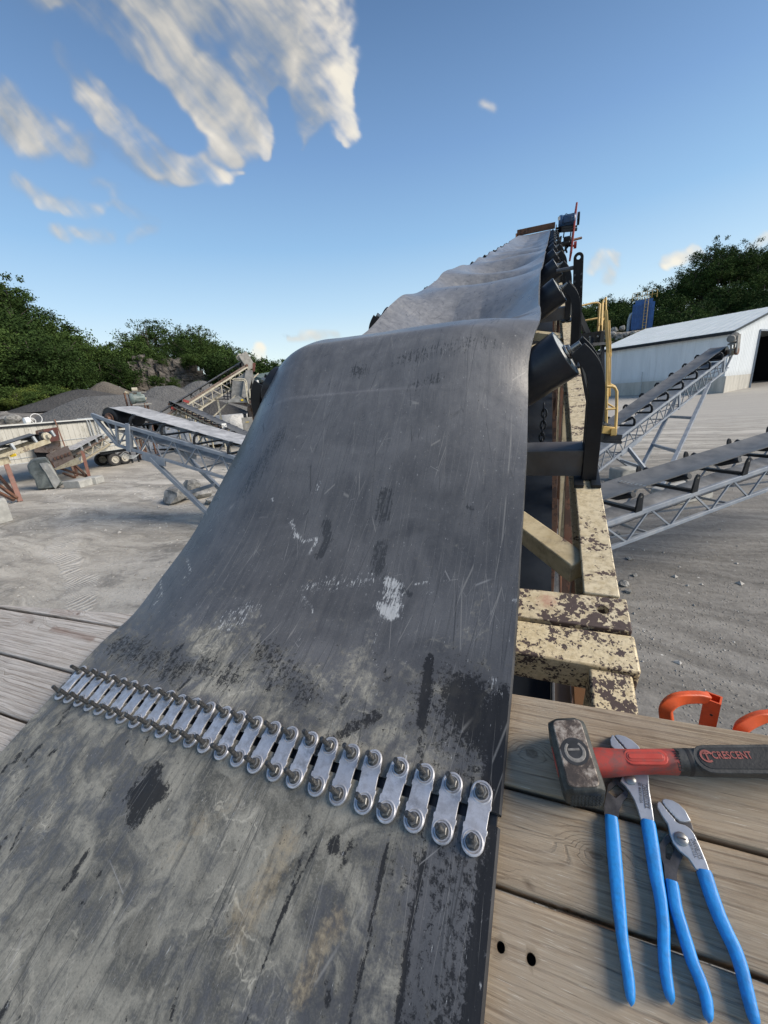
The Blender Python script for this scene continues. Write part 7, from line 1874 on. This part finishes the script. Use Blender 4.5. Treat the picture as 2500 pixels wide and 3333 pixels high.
    grip(root, 'grip', [(1080, 1140), (1098, 1270), (1138, 1410), (1166, 1500), (1204, 1620), (1254, 1740), (1290, 1860), (1302, 1992)], [72, 78, 76, 76, 74, 72, 66, 44], BOARD + .0066, th)
    grip(root, 'grip', [(1272, 1076), (1310, 1196), (1360, 1335), (1412, 1450), (1466, 1565), (1506, 1690), (1540, 1830), (1590, 2030)], [86, 86, 84, 82, 80, 76, 72, 60], BOARD + .0066, th)
    stamp('CHANNELLOCK', .0060, 1207, 885, 1256, 1010); stamp('MADE IN U.S.A.', .0034, 1182, 890, 1226, 1000)


pliers()


def hammer():
    # head: measured on a closer enlargement of its top face
    def hz(x, y, h): return dkuv(1740 + x * .22905, 2300 + y * .22905, h)
    hT = BOARD + .053; hB = BOARD + .001
    c0, c1, c2, c3 = (A_(hz(*q, hT)) for q in ((238, 175), (655, 200), (945, 1150), (490, 1150)))
    ctr = (c0 + c1 + c2 + c3) / 4; ax = nrm((c0 + c1) / 2 - (c2 + c3) / 2); sx = A_([ax[1], -ax[0]])
    Lh = np.linalg.norm((c0 + c1) / 2 - (c2 + c3) / 2); Wh = (np.linalg.norm((c1 - c0)) + np.linalg.norm((c2 - c3))) / 2
    U3 = PD * ax[0] + BD * ax[1]; S3 = PD * sx[0] + BD * sx[1]; C3 = dk(*ctr, 0)
    root = thing('club_hammer', C3 + ND * hB, 'club hammer with worn steel head and red and black grip', 'hammer')
    H = hT - hB; hl = Lh / 2 * 1.08; hw = Wh / 2 * 1.34
    # rounded-octagon body, waisted a little, with struck faces
    def sect(w, h, ch): return [(-w + ch, -h), (w - ch, -h), (w, -h + ch), (w, h - ch), (w - ch, h), (-w + ch, h), (-w, h - ch), (-w, -h + ch)]
    m = MB(); prof = [(-1.04, .80, .80), (-1.00, .90, .90), (-.93, .97, .97), (-.80, 1.0, 1.0), (.80, 1.0, 1.0), (.93, .97, .97), (1.00, .90, .90), (1.04, .80, .80)]
    pts = [C3 + U3 * hl * p_[0] + ND * ((hT + hB) / 2) for p_ in prof]
    m.sweep(pts, lambda i: sect(hw * prof[i][1], H / 2 * prof[i][2], .0085), ND); m.build('head', M['hammer_side'], root, bevel=.0014)
    # raised cheek on top with the maker's roundel
    ww = Wh / 2 * 1.0; ll = Lh / 2 * .99; r = .006
    def rr(w, l, r_): return [(w - r_ + r_ * cos(t), l - r_ + r_ * sin(t)) for t in np.linspace(0, pi / 2, 5)] + [(-w + r_ - r_ * sin(t), l - r_ + r_ * cos(t)) for t in np.linspace(0, pi / 2, 5)] + [(-w + r_ - r_ * cos(t), -l + r_ - r_ * sin(t)) for t in np.linspace(0, pi / 2, 5)] + [(w - r_ + r_ * sin(t), -l + r_ - r_ * cos(t)) for t in np.linspace(0, pi / 2, 5)]
    m = MB(); m.prism(rr(ww, ll, r), C3, S3, U3, ND, hT - .004, hT + .0012); m.build('cheek', M['hammer_face'], root, bevel=.0009)
    lc = A_(hz(572, 640, hT)); LC = dk(*lc, hT + .0013); rl = Wh * .45
    m = MB(); m.lathe(LC, ND, [(0, rl), (.0002, rl), (.00025, .0005)], 36); m.build('logo_disc', M['logo_dark'], root)
    # crescent ring and bar, open toward the top of the roundel
    m = MB(); pts = []
    for t in np.linspace(radians(55), radians(55 - 290), 30): pts.append(LC + ND * .00035 + (S3 * cos(t) + U3 * sin(t)) * rl * .66)
    m.sweep(pts, lambda i: [(-.0016 * (.5 + .5 * sin(pi * i / 29)) - .0004, 0), (.0016 * (.5 + .5 * sin(pi * i / 29)) + .0004, 0), (.0016 * (.5 + .5 * sin(pi * i / 29)), .0002), (-.0016 * (.5 + .5 * sin(pi * i / 29)), .0002)], ND); m.build('logo_ring', M['logo_pale'], root)
    m = MB(); m.box(LC + ND * .00045 - S3 * rl * .05 + U3 * rl * .12, (rl * .85, rl * .16, .0003), (S3, U3, ND)); m.build('logo_bar', M['logo_pale'], root)
    # red end of the handle showing through the far cheek
    m = MB(); m.prism([(.016 * cos(t), .009 * sin(t)) for t in np.linspace(0, 2 * pi, 24, endpoint=False)], C3 - S3 * hw + ND * ((hT + hB) / 2 - .002), U3, ND, -S3, -.001, .0006); m.build('handle_end', M['handle_red_bright'], root)
    # knurled striking face toward the viewer
    m = MB(); n = 9
    for i in range(n):
        for j in range(8):
            a = -hw * .68 + hw * 1.36 * i / (n - 1) + (.0012 if j % 2 else 0); b = (hT + hB) / 2 - H * .34 + H * .60 * j / 7
            p = C3 - U3 * hl * 1.043 + S3 * a + ND * b; e = .0019
            m.add([p - S3 * e, p - ND * e, p + S3 * e, p + ND * e, p - U3 * .0011], [(0, 1, 4), (1, 2, 4), (2, 3, 4), (3, 0, 4)])
    kn = m.build('knurled_face', M['hammer_side'], root); kn['kind'] = 'stuff'
    # handle: waisted neck, two-colour grip, resting on the pliers
    ha = BOARD + .026; zpath = [(600, 430), (660, 428), (740, 428), (840, 424), (960, 422), (1095, 424), (1300, 428), (1480, 430), (1700, 433), (2050, 438)]; zw = [196, 192, 178, 158, 154, 160, 172, 176, 178, 170]
    # zoom widths are cross-frame heights
    P2 = []; W2 = []
    for (x, y), w in zip(zpath, zw):
        a, b = A_(tz(x, y - w / 2, ha)), A_(tz(x, y + w / 2, ha)); P2.append(A_(tz(x, y, ha)))
    for (x, y), w in zip(zpath, zw):
        i = zpath.index((x, y)); d = nrm(P2[min(i + 1, len(P2) - 1)] - P2[max(i - 1, 0)]); nv = A_([-d[1], d[0]]); a, b = A_(tz(x, y - w / 2, ha)), A_(tz(x, y + w / 2, ha)); W2.append(abs((a - b) @ nv) * .86)
    N = 90; PP = smooth_path(P2, N); WW = smooth_path([(w,) for w in W2], N)[:, 0]; zx = smooth_path([(q[0],) for q in zpath], N)[:, 0]
    def sec(i, k=1.0): return [(WW[i] / 2 * k * np.sign(cos(t)) * abs(cos(t)) ** .8, .0165 * k * np.sign(sin(t)) * abs(sin(t)) ** .8) for t in np.linspace(0, 2 * pi, 28, endpoint=False)]
    cut = int(np.searchsorted(zx, 1088))
    P3 = [dk(u, v, ha) for u, v in PP]
    m = MB(); m.sweep(P3[:cut + 1], lambda i: sec(i), ND); hr = m.build('handle', M['handle_red'], root, smooth=50)
    m = MB(); m.sweep(P3[cut:], lambda i: sec(i + cut, 1.02), ND); hg = m.build('grip', M['handle_grip'], root, smooth=50)
    dirs = nrm(P3[-20] - P3[cut]); side = nrm(np.cross(dirs, ND)); htop = ha + .0165
    def slot(name, x0, x1, y, hgt, mat, lift, par, k=1.0):
        """stadium-shaped raised or sunk panel on the handle's upper face"""
        A0, A1 = A_(tz(x0, y, htop)), A_(tz(x1, y, htop)); rw = hgt / 2; d = nrm(A1 - A0); n_ = A_([-d[1], d[0]]); pl = []
        for t in np.linspace(-pi / 2, pi / 2, 9): q = A1 - d * rw + d * rw * cos(t) + n_ * rw * sin(t); pl.append(tuple(q))
        for t in np.linspace(pi / 2, 3 * pi / 2, 9): q = A0 + d * rw + d * rw * cos(t) + n_ * rw * sin(t); pl.append(tuple(q))
        m = MB(); m.prism(pl, DO, PD, BD, ND, htop - .006, htop + lift); return m.build(name, M[mat], par, bevel=.0006)
    slot('red_panel', 795, 1058, 392, .0155, 'handle_red_bright', .0000, hr); slot('red_panel_groove', 808, 1040, 392, .0098, 'handle_red', .0005, hr); slot('red_panel_rib', 820, 1030, 392, .0052, 'handle_red_bright', .0012, hr)
    slot('grip_panel', 1215, 2040, 405, .0270, 'handle_grip', .0004, hg); slot('grip_panel_inset', 1240, 2030, 403, .0205, 'handle_grip_dark', .0009, hg)
    def letters(txt, size, x0, x1, y, mat, par, lift=.0011):
        a, b = A_(tz(x0, y, htop)), A_(tz(x1, y, htop)); d = nrm(b - a); uu = PD * d[0] + BD * d[1]; lettering('raised_lettering', txt, size, dk(*a, htop + lift), uu, np.cross(ND, uu), ND, M[mat], par, .0003, fit=float(np.linalg.norm(b - a)))
    letters('CRESCENT', .0098, 1322, 1560, 388, 'letter_red', hg)
    # ring emblem before the word
    lc = A_(tz(1290, 392, htop)); LC2 = dk(*lc, htop + .0011); m = MB(); pts = [LC2 + (dirs * cos(t) + side * sin(t)) * .0052 for t in np.linspace(.9, .9 + 5.0, 24)]; m.sweep(pts, [(-.0009, 0), (.0009, 0), (.0009, .0004), (-.0009, .0004)], ND); m.build('emblem', M['letter_red'], hg)
    m = MB(); m.box(LC2 + ND * .0002, (.0015, .009, .0004), (dirs, side, ND)); m.box(LC2 + ND * .0002 - side * .0026, (.0055, .0014, .0004), (dirs, side, ND)); m.build('emblem', M['letter_red'], hg)
    # dark rubber collar with the founding date running round it
    ring0 = int(np.searchsorted(zx, 1105)); ring1 = int(np.searchsorted(zx, 1160))
    m = MB(); m.sweep(P3[ring1:ring1 + 2], lambda i: sec(i + ring1, 1.035), ND); m.build('collar_line', M['ink'], hg, smooth=50)
    a = A_(tz(1140, 478, htop)); d2 = nrm(A_(tz(1112, 352, htop)) - a); uu = PD * d2[0] + BD * d2[1]; lettering('raised_lettering', 'EST. 1907', .0052, dk(*a, htop + .0004), uu, np.cross(ND, uu), ND, M['ink'], hg, .0008, fit=float(np.linalg.norm(A_(tz(1112, 352, htop)) - a)))


hammer()


# ------------------------------------------------------------------ orange clamp brackets beyond the boards
def orange_clamp(label, zc, off, sc=1.0, full=True):
    d = .86
    def P(x, y, dd=0.0): return at(1600 + x * .5425 + off[0], 1400 + y * .5425 + off[1], d + dd)
    p0 = P(1330, 1700); root = thing('orange_clamp', P(1330, 1840), label, 'clamp')
    fw = nrm(ray(2330, 2330)); rt = nrm(RC @ A_([1, 0, 0])); upv = np.cross(rt, fw)
    axz = nrm(Z * .96 + fw * .0); sxd = nrm(np.cross(fw, Z)); fy = np.cross(Z, sxd)
    if full:
        # square socket tube, open at the top
        c = P(1330, 1605); s_ = .030; t_ = .0035; Lz = .16
        for (a, b, wx, wy) in ((0, -1, s_, t_), (0, 1, s_, t_), (-1, 0, t_, s_ - 2 * t_), (1, 0, t_, s_ - 2 * t_)):
            m = MB(); q = c + sxd * (a * (s_ - t_) / 2) + fy * (b * (s_ - t_) / 2) - Z * (Lz / 2); m.box(q, (wx, wy, Lz), (sxd, fy, Z)); m.build('socket_wall', M['orange_paint'], root)
        m = MB(); m.lathe(P(1325, 1682) - fy * .017, -fy, [(0, .0028), (.0005, .0028)], 12); m.build('pin_hole', M['ink'], root)
        path = [(1296, 1610), (1240, 1602), (1170, 1604), (1110, 1616), (1065, 1645), (1045, 1680), (1050, 1730), (1060, 1790), (1070, 1850)]
    else:
        path = [(1800, 1735), (1720, 1712), (1640, 1718), (1560, 1745), (1500, 1790), (1480, 1850)]
    pts = smooth_path([P(x, y) for x, y in path], 36)
    m = MB(); m.sweep(list(pts), [(-.0045, -.013), (.0045, -.013), (.0045, .013), (-.0045, .013)] if False else [(-.0125, -.008), (.0125, -.008), (.0125, .008), (-.0125, .008)], fy); arm_ = m.build('hook_arm', M['orange_paint'], root, bevel=.0025, smooth=40)
    e = (P(1330, 1605) - Z * .15) if full else pts[-1]; u_ = float((e - DO) @ PD); g = dk(u_, .262, -.0128 - .042)   # flat bar back under the first board
    m = MB(); m.beam(e, g, .022, .008, ND); m.build('mount_bar', M['orange_paint'], root)


orange_clamp('orange steel clamp with square socket standing beyond the boards', None, (0, 0))
orange_clamp('curved orange clamp arm cut by the right edge of the picture', None, (0, 0), full=False)

# loose stones at the foot of the conveyor on the right
for k, (px, py, s) in enumerate([(2010, 1745, .25), (2030, 1905, .22), (2050, 1820, .15), (2065, 1875, .12), (2045, 1930, .14), (2000, 1960, .2)]):
    p = on_ground(px, py); dd = (RC.T @ (p - CAM))[2]
    boulder('loose_stone', 'pale loose stone on the yard beside the cream conveyor rail', px, py, dd, (s, s * .8, s * .5), seed=70 + k, group='loose stones by the conveyor')
